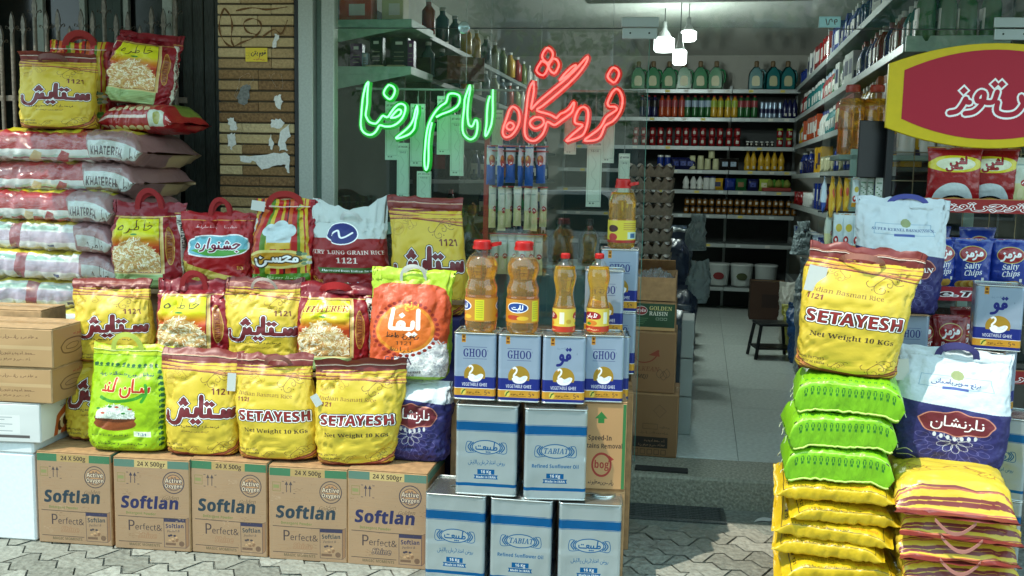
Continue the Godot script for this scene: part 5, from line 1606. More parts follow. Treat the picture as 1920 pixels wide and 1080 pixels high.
func front_goods() -> void:
	var yl := art_yellow(true)
	var yf := art_yellow(false)
	var kf := art_crimson(false, 1)
	var kl := art_crimson(true, 2)
	var nf := art_navy(false)
	art_mats.merge({"yl": yl, "yf": yf, "kf": kf, "kl": kl, "nf": nf, "stripe": art_striped()})
	# five cartons of washing powder on the pavement
	var where := ["beside the white foam box", "beneath the lime green sack", "beneath the sack with maroon script, middle of five", "beneath yellow Latin-lettered sacks, with a green band", "beside the silver oil tins"]
	var powder := []
	for i in 5: powder.append(art_powder_carton(i in [1, 4], i == 4, i + 1))
	for i in 5:
		var x: float = [-2.283, -1.939, -1.601, -1.267, -.93][i]
		var c := carton("powder_carton", "brown washing powder carton %s" % where[i], Vector3(x, 0, .94 + [.0, .004, -.004, .003, .006][i]), [.4, 1.4, -1.1, .8, -1.6][i], Vector3(.33, .397 + [.0, -.003, .004, -.002, .003][i], .32), {"front": powder[i]}, board, {"gape": .5}, "washing powder cartons in a row")
		part(c, "green_band", bb(Vector3.ZERO, Vector3(.0016, .033, .316), 0.), mat(col(70, 104, 82), .8), Vector3(.1668, .378, 0))
	# stand that carries the rear rows
	var st := thing("display_stand", "plain wooden tiered stand hidden beneath the rice sacks", "stand", Vector3.ZERO)
	var wood := mottled(col(110, 84, 56), col(140, 110, 74), 1., .8, .2, 120)
	part(st, "shelf_board", bb(Vector3(-1.57, .725, .70), Vector3(1.02, .02, .34)), wood)
	part(st, "shelf_board", bb(Vector3(-1.56, 1.018, .42), Vector3(1.66, .02, .32)), wood)
	part(st, "riser", bb(Vector3(-1.56, .5, .4), Vector3(1.6, 1.016, .2)), wood)
	for x in [-2.06, -1.08]: part(st, "leg", bb(Vector3(x, .357, .7), Vector3(.03, .714, .2)), wood)
	# low sacks half hidden, carrying the outer sacks of the second row
	sack("rice_sack", "yellow sack half hidden behind the lime green sack", Vector3(-2.27, .404, .875), 2., .33, .335, .16, yf, 3, {"v0": .3, "hem": .02, "topw": .99, "full": .8, "lean": 0.})
	sack("rice_sack", "navy and pale blue sack squeezed beneath the orange and lime sack", Vector3(-.875, .404, .9), -3., .31, .335, .18, nf, 4, {"v0": .32, "hem": .015, "topw": .98, "full": .85, "lean": 0.})
	# first row
	sack("rice_sack", "lime green sack printed with a bowl of rice", Vector3(-2.085, .404, 1.0), 6., .315, .44, .15, art_lime(), 11, {"hem": .035, "roll": -.5, "topw": 1.02, "handle": [col(196, 206, 90), .06, .075, .02, .02], "two": false, "thread": col(214, 220, 150)}, "", "sack")
	sack("rice_sack", "yellow sack with maroon script standing on the middle powder carton", Vector3(-1.752, .404, 1.0), 3., .31, .435, .15, yf, 12, {"hem": .045, "topw": 1.08, "lean": -.03, "label_tag": [.142, .315, .055, .034, .075, -4.], "thread": col(210, 190, 160)})
	sack("rice_sack", "yellow sack with Latin letters beside the maroon script sack", Vector3(-1.425, .404, 1.0), 8., .322, .43, .155, yl, 13, {"hem": .042, "topw": 1.0, "lean": -.02, "handle": [col(150, 92, 84), .05, .02, .03, .018], "two": false, "thread": col(210, 190, 160)})
	sack("rice_sack", "yellow Latin-lettered sack with a pulled out corner beside the navy sack", Vector3(-1.085, .404, 1.005), 10., .322, .43, .155, yl, 14, {"hem": .045, "topw": 1.1, "lean": .015, "slump": .0, "roll": 1., "label_tag": [-.155, .27, .06, .03, .05, 28.], "thread": col(220, 200, 180)})
	# second row
	sack("rice_sack", "yellow sack with maroon script beside the wrapped sacks", Vector3(-2.24, .74, .82), 8., .325, .36, .15, yf, 21, {"hem": .03, "topw": 1.04, "lean": -.03})
	sack("rice_sack", "crimson rice sack with red loop handle between two yellow sacks", Vector3(-1.885, .738, .79), 8., .33, .37, .15, kf, 22, {"hem": .045, "square": 4.4, "full": .62, "topw": 1.0, "handle": [col(140, 20, 26), .05, .06, .01, .022], "wrinkle": .011})
	sack("rice_sack", "yellow sack with maroon script between two crimson sacks", Vector3(-1.565, .738, .79), 3., .325, .385, .15, yf, 23, {"hem": .06, "topw": 1.06, "lean": -.03, "handle": [col(196, 176, 168), .055, .035, .03, .012], "two": false})
	sack("rice_sack", "crimson rice sack with Latin lettering above the heap of rice", Vector3(-1.245, .738, .79), 6., .325, .375, .15, kl, 24, {"hem": .04, "square": 4.4, "full": .62, "topw": 1.02, "lean": -.03, "handle": [col(176, 26, 32), .06, .02, .025, .03], "two": false, "wrinkle": .011})
	sack("rice_sack", "orange and lime sack with white script on a round medallion", Vector3(-.895, .742, .88), 4., .325, .45, .165, art_orange_lime(), 25, {"hem": .04, "topw": 1.05, "lean": -.02, "handle": [col(214, 214, 206), .05, .045, .02, .012], "roll": -1., "wrinkle": .011})
	# third row
	sack("rice_sack", "crimson rice sack with tall red loop against the wrapped sacks", Vector3(-2.235, 1.03, .5), 10., .315, .4, .15, kf, 31, {"hem": .05, "square": 4.6, "full": .64, "topw": .99, "handle": [col(140, 20, 26), .055, .085, .01, .024], "wrinkle": .011})
	sack("rice_sack", "plain red sack with a blue and green emblem", Vector3(-1.9, 1.03, .48), 9., .3, .36, .15, art_festival(), 32, {"hem": .035, "topw": 1.03, "handle": [col(146, 22, 26), .045, .085, .0, .02], "wrinkle": .012, "lean": -.02})
	sack("rice_sack", "red and gold striped sack printed with a cook's hat", Vector3(-1.585, 1.03, .48), 5., .295, .43, .16, art_mats.stripe, 33, {"hem": .04, "square": 4.4, "full": .66, "topw": 1.0, "handle": [col(150, 26, 24), .075, .05, .0, .026], "wrinkle": .011, "lean": -.01, "label_tag": [-.11, .395, .05, .06, .045, -8.]})
	sack("rice_sack", "dark red sack with a pale cloth top and white handle", Vector3(-1.27, 1.03, .48), 2., .325, .4, .16, art_long_grain(), 34, {"hem": .07, "topw": 1.08, "full": .6, "ear": .05, "lean": -.03, "handle": [col(206, 214, 214), .045, .015, .045, .016], "two": false})
	sack("rice_sack", "yellow sack with maroon script standing before the glass", Vector3(-.905, .95, .5), 4., .335, .535, .165, yf, 35, {"hem": .045, "topw": 1.08, "lean": -.01, "thread": col(214, 200, 180)})
	var bl := MB.new()
	bl.box(Vector3(-.905, .475, .5), Vector3(.34, .95, .24), .004)
	var navy := part(self, "navy_drum_box", bl.mesh(), mottled(col(30, 36, 92), col(40, 48, 110), 1.4, .5, .1, 122))
	tag(navy, "tall navy box behind the orange and lime sack", "box")

func oil_goods() -> void:
	var sw := art_tin_swan()
	var tb := art_tin_oil()
	art_mats.merge({"sw": sw, "tb": tb})
	# silver sunflower oil tins: three below, two above
	for e in [[-.635, 0., 1.09, -2., 0, "bottom row beside the powder cartons"], [-.378, 0., 1.1, -1., 1, "bottom row, in the middle"], [-.122, 0., 1.1, 3., 0, "bottom row at the end towards the door"], [-.525, .357, 1.08, 1., 0, "standing on two others with Persian lettering"], [-.268, .357, 1.085, 6., 1, "standing on two others with Latin lettering"]]:
		tin("oil_tin", "square silver cooking oil tin, %s" % e[5], Vector3(e[0], e[1], e[2]), e[3] - 90. * e[4], .238, .355, .238, tb, {"cap": e[1] < .1, "cap_x": .05, "cap_z": -.03, "cap_r": .052, "grip": true, "press": .0035, "knock": .003}, "silver sunflower oil tins")
	# blue and silver ghee tins
	for e in [[-.58, .722, 1.08, 1., 0, "beneath the nearer big oil bottle"], [-.41, .722, 1.08, 2., 0, "beneath the second big oil bottle"], [-.243, .722, 1.075, 5., 1, "with Persian lettering beneath a slim oil bottle"]]:
		tin("ghee_tin", "blue and silver ghee tin %s" % e[5], Vector3(e[0], e[1], e[2]), e[3] - 90. * e[4], .163, .262, .163, sw, {"cap": false}, "blue and silver ghee tins")
	for e in [[-.092, .722, 1.02, 4., "at the row's end on the stain remover carton"], [-.1, .958, .86, 2., "with a slim bottle before it, by the door glass"], [-.045, 1.03, .68, 2., "beneath the oil bottle with a yellow label"], [-.045, .767, .68, 1., "second from top of the stack by the door glass"], [-.07, .695, .86, 3., "under another tin by the door glass"]]:
		tin("ghee_tin", "blue and silver ghee tin %s" % e[4], Vector3(e[0], e[1], e[2]), e[3], .155, .262, .155, sw, {"cap": false}, "blue and silver ghee tins")
	var cr := {"front": art_flat("remover"), "right": art_flat("remover_side")}
	carton("stain_remover_carton", "tan carton with green arrow and red round mark behind the tins", Vector3(-.1, .372, .94), 4., Vector3(.2, .35, .3), cr, board)
	carton("stain_remover_carton", "tan carton standing on the ground behind the silver tins", Vector3(-.1, 0., .93), 3., Vector3(.21, .368, .3), {"right": cr.right}, board)
	carton("plain_carton", "plain tan carton beneath the rear ghee tins", Vector3(-.07, 0., .65), 2., Vector3(.2, .69, .22), {"right": cr.right}, board)
	carton("plain_carton", "plain tan carton behind the silver tins carrying the ghee row", Vector3(-.5, 0., .75), 0., Vector3(.44, .7, .28), {}, board)
	# oil bottles
	var oil := StandardMaterial3D.new()
	oil.albedo_color = Color(1., .72, .15, .12); oil.roughness = .06; oil.refraction_enabled = true; oil.refraction_scale = .035; oil.transparency = BaseMaterial3D.TRANSPARENCY_ALPHA
	var oil2 := oil.duplicate()
	oil2.albedo_color = Color(1., .78, .2, .12)
	art_mats.merge({"oil": oil, "oil2": oil2})
	var red := mat(col(186, 26, 24), .35)
	var big := [[.001, 0.], [.05, 0.], [.061, .008], [.063, .03]]
	for k in 5:
		var y := .045 + k * .024
		big.append_array([[.063, y], [.0605, y + .008], [.063, y + .016]])
	big.append_array([[.063, .175], [.054, .2], [.052, .214], [.06, .232], [.063, .25], [.061, .268], [.05, .29], [.034, .305], [.026, .312], [.025, .33]])
	var lb := art_flat("oil_blue")
	for e in [[-.57, "big golden oil bottle with red cap beside the lime sack"], [-.408, "big golden oil bottle with red cap and yellow label panel"]]:
		bottle("oil_bottle", e[1], Vector3(e[0], .98, 1.08), 20. if e[0] < -.5 else 75., big, oil, lb, [.045, .135, .0642], [.033, .325, .03], red, {"grip": .045}, "oil bottles standing on tins")
	var slim := [[.001, 0.], [.036, 0.], [.043, .008], [.044, .03], [.044, .105], [.041, .118], [.036, .14], [.034, .16], [.037, .18], [.043, .205], [.045, .225], [.041, .25], [.026, .275], [.015, .287], [.014, .3]]
	var ly := art_flat("oil_yellow")
	for e in [[-.247, 1.07, 10., "slim oil bottle with red cap on Persian-lettered tin"], [-.118, 1.03, 60., "slim oil bottle with red cap by the door glass"]]:
		bottle("oil_bottle", e[3], Vector3(e[0], .98, e[1]), e[2], slim, oil2, ly, [.012, .102, .0448], [.017, .293, .02], red, {}, "oil bottles standing on tins")
	var mid := [[.001, 0.], [.05, 0.], [.057, .008], [.058, .03], [.058, .12], [.055, .128], [.058, .136], [.055, .15], [.058, .158], [.055, .17], [.058, .178], [.058, .2], [.05, .225], [.03, .243], [.024, .25], [.024, .265]]
	bottle("oil_bottle", "golden oil bottle with broad yellow label on the rear tin stack", Vector3(-.04, 1.292, .68), -20., mid, oil2, art_flat("oil_pale"), [.025, .118, .0588], [.03, .255, .035], red, {"grip": .04}, "oil bottles standing on tins")

func left_goods() -> void:
	# sacks wrapped in clear film, stacked against the window bay
	var w0 := art_wrap(0)
	var w1 := art_wrap(1)
	var w2 := art_wrap(6)
	var y := 0.
	var names_ := ["topmost, beneath the standing sacks", "second from the top", "third from the top, folded", "fourth from the top", "fifth from the top", "sixth from the top", "seventh from the top"]
	var film := clear(col(230, 236, 236), .02, .06)
	film.normal_enabled = true; film.normal_texture = crinkle; film.normal_scale = 1.2
	for i in 12:
		var k := 11 - i
		var t: float = .143 if i > 3 else .15
		var lab := "wrapped rice sack lying in the tall stack, %s" % names_[k] if k < 7 else "wrapped rice sack low in the stack behind the soap cartons"
		var L: float = [.88, .9, .86, .84, .84, .84, .84, .84, .84, .84, .84, .84][k]
		var s := lying("wrapped_sack", lab, Vector3(-2.76 + .02 * sin(i * 2.3) + (.04 if k < 2 else 0.), y, .2 + .02 * sin(i * 1.7)), -7. + 5. * sin(i * 1.3), L * (1. + .05 * sin(i * 4.1)), .56 + .03 * sin(i * 2.9), t * 1.2, w0 if k < 2 else w1 if k == 2 else w2, 40 + i, {"wrinkle": .011, "fin": .03, "round": 9., "sag": .03, "boxy": .75}, "film-wrapped sacks stacked by the window bay")
		if k < 7:   # loose film hanging over the front
			var P := []
			var UV := []
			for a in 9:
				var row := PackedVector3Array()
				var line := PackedVector2Array()
				for b in 25:
					var u := b / 24. - .5
					var v := a / 8.
					row.append(Vector3(u * L * .86, t * (.12 + .95 * v) + .014 * nz(u * 4. + i, v * 2., 0), .285 + .018 * nz(u * 7. + i, v * 3., i) + .016 * sin(v * PI) - .07 * pow(v, 4.)))
					line.append(Vector2(u + .5, 1. - v))
				P.append(row); UV.append(line)
			var B := MB.new()
			B.grid(P, UV)
			part(s, "film", B.mesh(), film)
		y += t
	# standing and lying sacks on top
	var top := y + .02
	sack("rice_sack", "yellow sack with white knotted cord on top of the wrapped stack", Vector3(-2.77, top, .36), 12., .34, .36, .15, art_mats.yf, 51, {"hem": .03, "topw": 1.06, "lean": .03, "thread": col(220, 216, 206), "handle": [col(110, 70, 66), .06, .005, .05, .02], "two": false})
	sack("rice_sack", "red striped sack with cook's hat behind the yellow corded sack", Vector3(-2.8, top, .1), 14., .33, .45, .14, art_mats.stripe, 52, {"hem": .04, "topw": .98, "square": 4., "handle": [col(150, 30, 26), .07, .07, .0, .032], "wrinkle": .013, "lean": -.02})
	lying("rice_sack", "red sack lying flat beneath the leaning crimson sack", Vector3(-2.36, top - .01, .2), -12., .46, .3, .145, art_wrap(4), 53, {"wrinkle": .007, "fin": .05}, "", "sack")
	sack("rice_sack", "crimson sack leaning on top of the red lying sack", Vector3(-2.42, top + .13, .2), 22., .3, .36, .15, art_mats.kf, 54, {"hem": .03, "square": 4.6, "full": .66, "topw": .98, "roll": -5., "pitch": -4., "wrinkle": .012})
	# cartons at the street end
	var foam := mottled(col(210, 216, 218), col(222, 228, 230), 2., .8, .06, 130, .06)
	var fb := thing("foam_box", "white polystyrene box standing on the pavement", "foam box", Vector3(-2.66, 0, .93))
	part(fb, "body", bb(Vector3(0, .19, 0), Vector3(.4, .38, .34), .008), foam)
	part(fb, "lid", bb(Vector3(0, .405, 0), Vector3(.404, .05, .344), .008), foam)
	carton("biscuit_carton", "white and orange biscuit carton on the foam box", Vector3(-2.64, .432, .96), 3., Vector3(.43, .168, .32), {"front": art_flat("biscuit_front"), "right": art_flat("biscuit")}, mat(col(200, 200, 196), .7), {"gape": .3})
	var sf := {"front": art_flat("soap_carton"), "right": art_flat("soap_side")}
	carton("soap_carton", "tan soap carton directly on the biscuit carton", Vector3(-2.58, .604, .98), 1., Vector3(.44, .148, .27), sf, board_pale, {"gape": .3}, "tan soap cartons")
	carton("soap_carton", "tan soap carton on top of its pile", Vector3(-2.57, .755, .985), 1.5, Vector3(.44, .165, .27), sf, board_pale, {"gape": .3}, "tan soap cartons")
	carton("soap_carton", "tan soap carton lying behind the pile with only its lid showing", Vector3(-2.8, .77, .74), 2., Vector3(.44, .18, .2), {}, board_pale, {"gape": .3}, "tan soap cartons")
	carton("plain_carton", "plain carton beneath the rear soap carton", Vector3(-2.8, 0., .66), 2., Vector3(.4, .765, .18), {}, board)

func right_goods() -> void:
	var green := art_wrap(2)
	var yellow := art_wrap(3)
	var sweep := art_wrap(5)
	var nl := art_navy(true)
	# yellow lying sacks, then green ones, then the big standing sack
	var y := 0.
	for i in 6:
		lying("rice_sack", "yellow lying sack with black frame lines, %s" % ["at the bottom of its stack", "second from the ground", "third from the ground", "fourth from the ground", "fifth from the ground", "directly beneath the green sacks"][i], Vector3(.835 + .018 * sin(i * 2.), y, .92 + .012 * sin(i * 3.1)), -7. + 6. * sin(i * 1.9), .43 + .02 * sin(i * 2.7), .33, .083, yellow, 60 + i, {"wrinkle": .006, "fin": .05, "round": 3.2, "pitch": 8. + 3. * sin(i * 2.2), "boxy": .75, "roll": 2. * sin(i * 1.4)}, "yellow sacks lying in a stack by the door")
		y += .0745
	for i in 3:
		lying("rice_sack", "bright green lying sack with dark flower row, %s" % ["lowest of three", "middle of three", "uppermost of three"][i], Vector3(.828 + .01 * i + .01 * sin(i * 4.), y, .93), -5. + 4. * sin(i * 2.3), .4, .28, .137, green, 70 + i, {"wrinkle": .005, "fin": .012, "round": 12., "boxy": .5, "sag": .0, "pitch": 5., "roll": 1.5 * sin(i * 2.), "thread": col(214, 222, 190), "seam": col(190, 214, 110), "seam_r": .004}, "green sacks lying in a stack by the door")
		y += .134
	sack("rice_sack", "big yellow sack with Latin letters leaning on top of green sacks", Vector3(.845, y + .004, .93), -8., .385, .49, .19, art_mats.yl, 80, {"hem": .055, "topw": 1.1, "lean": -.01, "roll": -5., "handle": [col(170, 110, 96), .075, .0, .06, .022], "two": false, "label_tag": [-.16, .35, .055, .07, .1, -6.], "thread": col(226, 214, 200)})
	# sacks lying hem to the street, and the navy sack standing on them
	y = 0.
	for i in 5:
		var s := lying("rice_sack", "yellow lying sack with maroon sewn end, %s" % ["at the bottom of its stack", "second from the ground", "in the middle of its stack", "second from the top", "topmost, beneath the navy sack"][i], Vector3(1.265 + .012 * sin(i * 2.7), y, .93), -90. - 5. + 4. * sin(i * 1.3), .5, .43, .125 if i < 4 else .19, sweep, 90 + i, {"wrinkle": .009, "fin": .12, "round": 2.2 if i == 4 else 3.2, "roll": -6. if i == 4 else -1.5}, "yellow sacks lying with sewn ends to the street")
		var B := MB.new()   # strap of the sewn end
		var p := PackedVector3Array()
		for k in 11: p.append(Vector3(.243 + .012 * sin(PI * k / 10.), .045 - .045 * sin(PI * k / 10.), -.07 + .14 * k / 10.))
		B.ribbon(p, Vector3(.0, .014, .0), .003)
		part(s, "handle", B.mesh(), mat(col(176, 116, 106), .6))
		y += .085
	sack("rice_sack", "navy and pale blue sack with white Persian script on a maroon plaque", Vector3(1.265, y + .06, .84), -10., .41, .46, .2, art_mats.nf, 82, {"hem": .035, "topw": 1.02, "full": .5, "lean": -.02, "roll": -3., "handle": [col(64, 60, 120), .07, .045, .03, .024], "label_tag": [-.2, .36, .04, .06, .085, 10.]})
	# ghee tins beside and behind
	var sw: Material = art_mats.sw
	for e in [[1.15, .79, .6, 0., 0, "beside the big leaning sack, topmost"], [1.14, .528, .6, 0., 1, "beside the green sacks, second from top"], [1.14, .266, .6, 0., 1, "behind the yellow lying stack, third from top"], [1.14, .004, .6, 0., 1, "at the foot of the pile behind the yellow stack"]]:
		tin("ghee_tin", "blue and silver ghee tin %s" % e[5], Vector3(e[0], e[1], e[2]), e[3] - 90. * e[4], .155, .262, .155, sw, {"cap": false}, "blue and silver ghee tins")
	for e in [[1.48, .932, .68, -14., 1, "uppermost before the crisp rack"], [1.45, .67, .7, -40., 1, "second before the crisp rack, turned cornerwise"]]:
		tin("ghee_tin", "blue and silver ghee tin %s" % e[5], Vector3(e[0], e[1], e[2]), e[3] - 90. * e[4], .175, .262, .175, sw, {"cap": false}, "blue and silver ghee tins")
	for k in 2: tin("oil_tin", "square silver cooking oil tin %s" % ["on the ground behind the navy sack", "behind the navy sack, under ghee tins"][k], Vector3(1.52, k * .334, .68), -20., .22, .334, .22, art_mats.tb, {"cap": false}, "silver sunflower oil tins")
	sack("rice_sack", "pale blue and navy sack with Latin plaque standing on ghee tins", Vector3(1.115, 1.056, .6), -6., .34, .47, .16, nl, 83, {"hem": .035, "topw": 1.06, "full": .5, "lean": -.02, "roll": -2., "handle": [col(70, 76, 150), .075, .035, .0, .02]})
	part(self, "card_sheet", bb(Vector3.ZERO, Vector3(.2, .002, .2), 0.), board, Vector3(1.12, 1.0535, .6))
	tag(get_child(-1), "thin card sheet between tin and pale blue sack", "card")
	crisp_rack()

func crisp_rack() -> void:
	var black := mat(col(22, 24, 26), .5)
	var r := thing("crisp_rack", "black wire rack with red shelf strips holding bags of crisps", "display rack", Vector3(1.56, 0, .2))
	var wire := mat(col(150, 140, 110), .4, .5)
	for x in [-.44, .46]: part(r, "post", bb(Vector3(x, .93, .09), Vector3(.03, 1.84, .03), .003), black)
	for y in [.3, .74, 1.1, 1.49]:
		part(r, "shelf", bb(Vector3(0, y, .02), Vector3(.86, .012, .24), .002), black)
	for e in [[1.497, "strip"], [1.11, "strip_latin"], [.75, "strip"]]:
		part(r, "shelf_strip", bb(Vector3(.02, e[0], .146), Vector3(.82, .062, .006), 0.), art_flat(e[1]))
	for i in 8: part(r, "back_wire", bb(Vector3(-.4 + i * .115, 1.3, -.08), Vector3(.004, .9, .004), 0.), wire)
	for i in 7: part(r, "back_wire", bb(Vector3(0, .95 + i * .13, -.083), Vector3(.84, .004, .004), 0.), wire)
	var sg := thing("crisp_sign", "yellow and red curved sign board above the crisp rack", "sign", Vector3(1.52, 1.975, .33), -4.)
	var shape := func(w: float, lo: float, hi: float) -> PackedVector2Array:
		var p := PackedVector2Array()
		for i in 17: p.append(Vector2(-w + 2. * w * i / 16., hi + .085 * (1. - pow(2. * i / 16. - 1., 2.))))
		for i in 17: p.append(Vector2(w - 2. * w * i / 16., lo - .085 * (1. - pow(2. * i / 16. - 1., 2.))))
		return p
	var B := MB.new()
	B.prism(shape.call(.43, -.145, .13), -.012, .012, .003)
	part(sg, "board", B.mesh(), mottled(col(212, 186, 16), col(222, 196, 24), 2., .4, 0., 140))
	B = MB.new()
	B.prism(shape.call(.365, -.107, .102), .012, .0145)
	part(sg, "red_panel", B.mesh(), art_flat("sign"))
	part(sg, "bracket", bb(Vector3(0, -.06, -.03), Vector3(.03, .3, .03)), black)
	part(sg, "stay", bb(Vector3(-.4, -.2, -.03), Vector3(.03, .36, .03)), black)
	tag(part(self, "black_panel", bb(Vector3.ZERO, Vector3(.16, .25, .01), .003), black, Vector3(1.055, 1.735, .28), Vector3(0, 24, 0)), "blank black board fixed beside the crisp sign", "board")
	var blue := art_chips(0)
	var pep := art_chips(1)
	var red := art_chips(2)
	for e in [[1.405, 1.5, .27, .235, .25, red, -4., "red crisp bag with yellow oval on the top shelf, front one"], [1.57, 1.5, .235, .23, .25, red, -10., "red crisp bag with yellow oval tucked behind another"], [1.5, 1.117, .29, .17, .235, blue, -8., "blue crisp bag in the front row beside the upper ghee tin"], [1.37, 1.117, .28, .16, .235, blue, 10., "blue crisp bag in the front row beside the pale blue sack"], [1.66, 1.117, .29, .17, .235, blue, -12., "blue crisp bag behind the upper ghee tin"], [1.35, 1.117, .19, .17, .28, blue, -4., "blue crisp bag in the back row beside the pale blue sack"], [1.55, 1.117, .19, .17, .28, blue, 8., "blue crisp bag in the back row behind two others"], [1.43, .757, .29, .15, .25, pep, -6., "dark red pepper crisp bag between the ghee tins"], [1.31, .757, .27, .15, .24, pep, 8., "dark red pepper crisp bag half behind the ghee tin"], [1.52, .757, .22, .15, .28, pep, 4., "taller dark red pepper crisp bag in the back row"]]:
		var t := thing("crisp_bag", e[7] + (" standing on the rack" if e[7].ends_with("bag") else ""), "crisp bag", Vector3(e[0], e[1], e[2]), e[6], "bags of crisps on the rack")
		part(t, "packet", pouch_mesh(e[3], e[4], .075, int(e[0] * 100.), .008), e[5])
		part(t, "top_seal", bb(Vector3(0, e[4] - .004, 0), Vector3(e[3] * .99, .012, .003), 0.), e[5])
	for i in 4:
		var t := thing("wafer_packet", "cream upright wafer packet beside the red crisp bags", "packet", Vector3(1.69 + i * .055, 1.5, .26), -8., "cream packets on the rack's top shelf")
		part(t, "packet", pouch_mesh(.06, .21, .04, 300 + i, .005), art_snack_cache(1))
	# packets hanging from a rod left of the rack
	var rod := thing("packet_hanger", "black rod rack with hanging snack packets beside the crisp rack", "hanger", Vector3(1.0, 0, .2))
	part(rod, "rod", bb(Vector3(-.005, 1.612, 0), Vector3(.3, .008, .008), .002), black)
	part(rod, "rod", bb(Vector3(-.02, 1.452, 0), Vector3(.27, .008, .008), .002), black)
	part(rod, "upright", bb(Vector3(.135, .9, -.01), Vector3(.022, 1.8, .022), .003), black)
	part(rod, "foot", bb(Vector3(.135, .008, -.01), Vector3(.2, .016, .2), .003), black)
	for i in 9:
		var k: int = [5, 2, 2, 2, 4, 3, 3, 3, 3][i]
		hung(k, Vector3(.868 + i * .034, 1.61, .2 + .012 * sin(i * 1.9)), [.16, .17, .17, .16, .12, .12, .12, .12, .12][i] + .008 * sin(i * 2.), .034, [70., 55., 60., 30., 10., 5., 0., -5., 0.][i], i, ["white and navy", "golden", "golden", "golden", "white and red", "white and green", "white and green", "white and green", "white and green"][i] + " snack packet hanging from the upper rod")
	for i in 4: hung([1, 4, 4, 4][i], Vector3(.895 + i * .045, 1.45, .2), .17, .05, [60., 5., 0., 4.][i], 20 + i, ["cream snack packet hanging edge-on from the lower rod", "white packet with red spot hanging from the lower rod", "white packet with red spot hanging from the lower rod", "white packet with red spot hanging from the lower rod"][i])

var snack_cache := {}
func art_snack_cache(k: int) -> Material:
	if not snack_cache.has(k): snack_cache[k] = art_snack(k)
	return snack_cache[k]
func hung(kind: int, at: Vector3, h: float, w: float, turn: float, sd: int, label: String, group := "hanging snack packets") -> void:
	var t := thing("snack_packet", label, "packet", at - Vector3(0, h + .006, 0), turn, group)
	part(t, "packet", pouch_mesh(w, h, .028, 200 + sd, .004), art_snack_cache(kind))
	part(t, "header", bb(Vector3(0, h + .002, 0), Vector3(w * .9, .014, .002), 0.), art_snack_cache(kind))

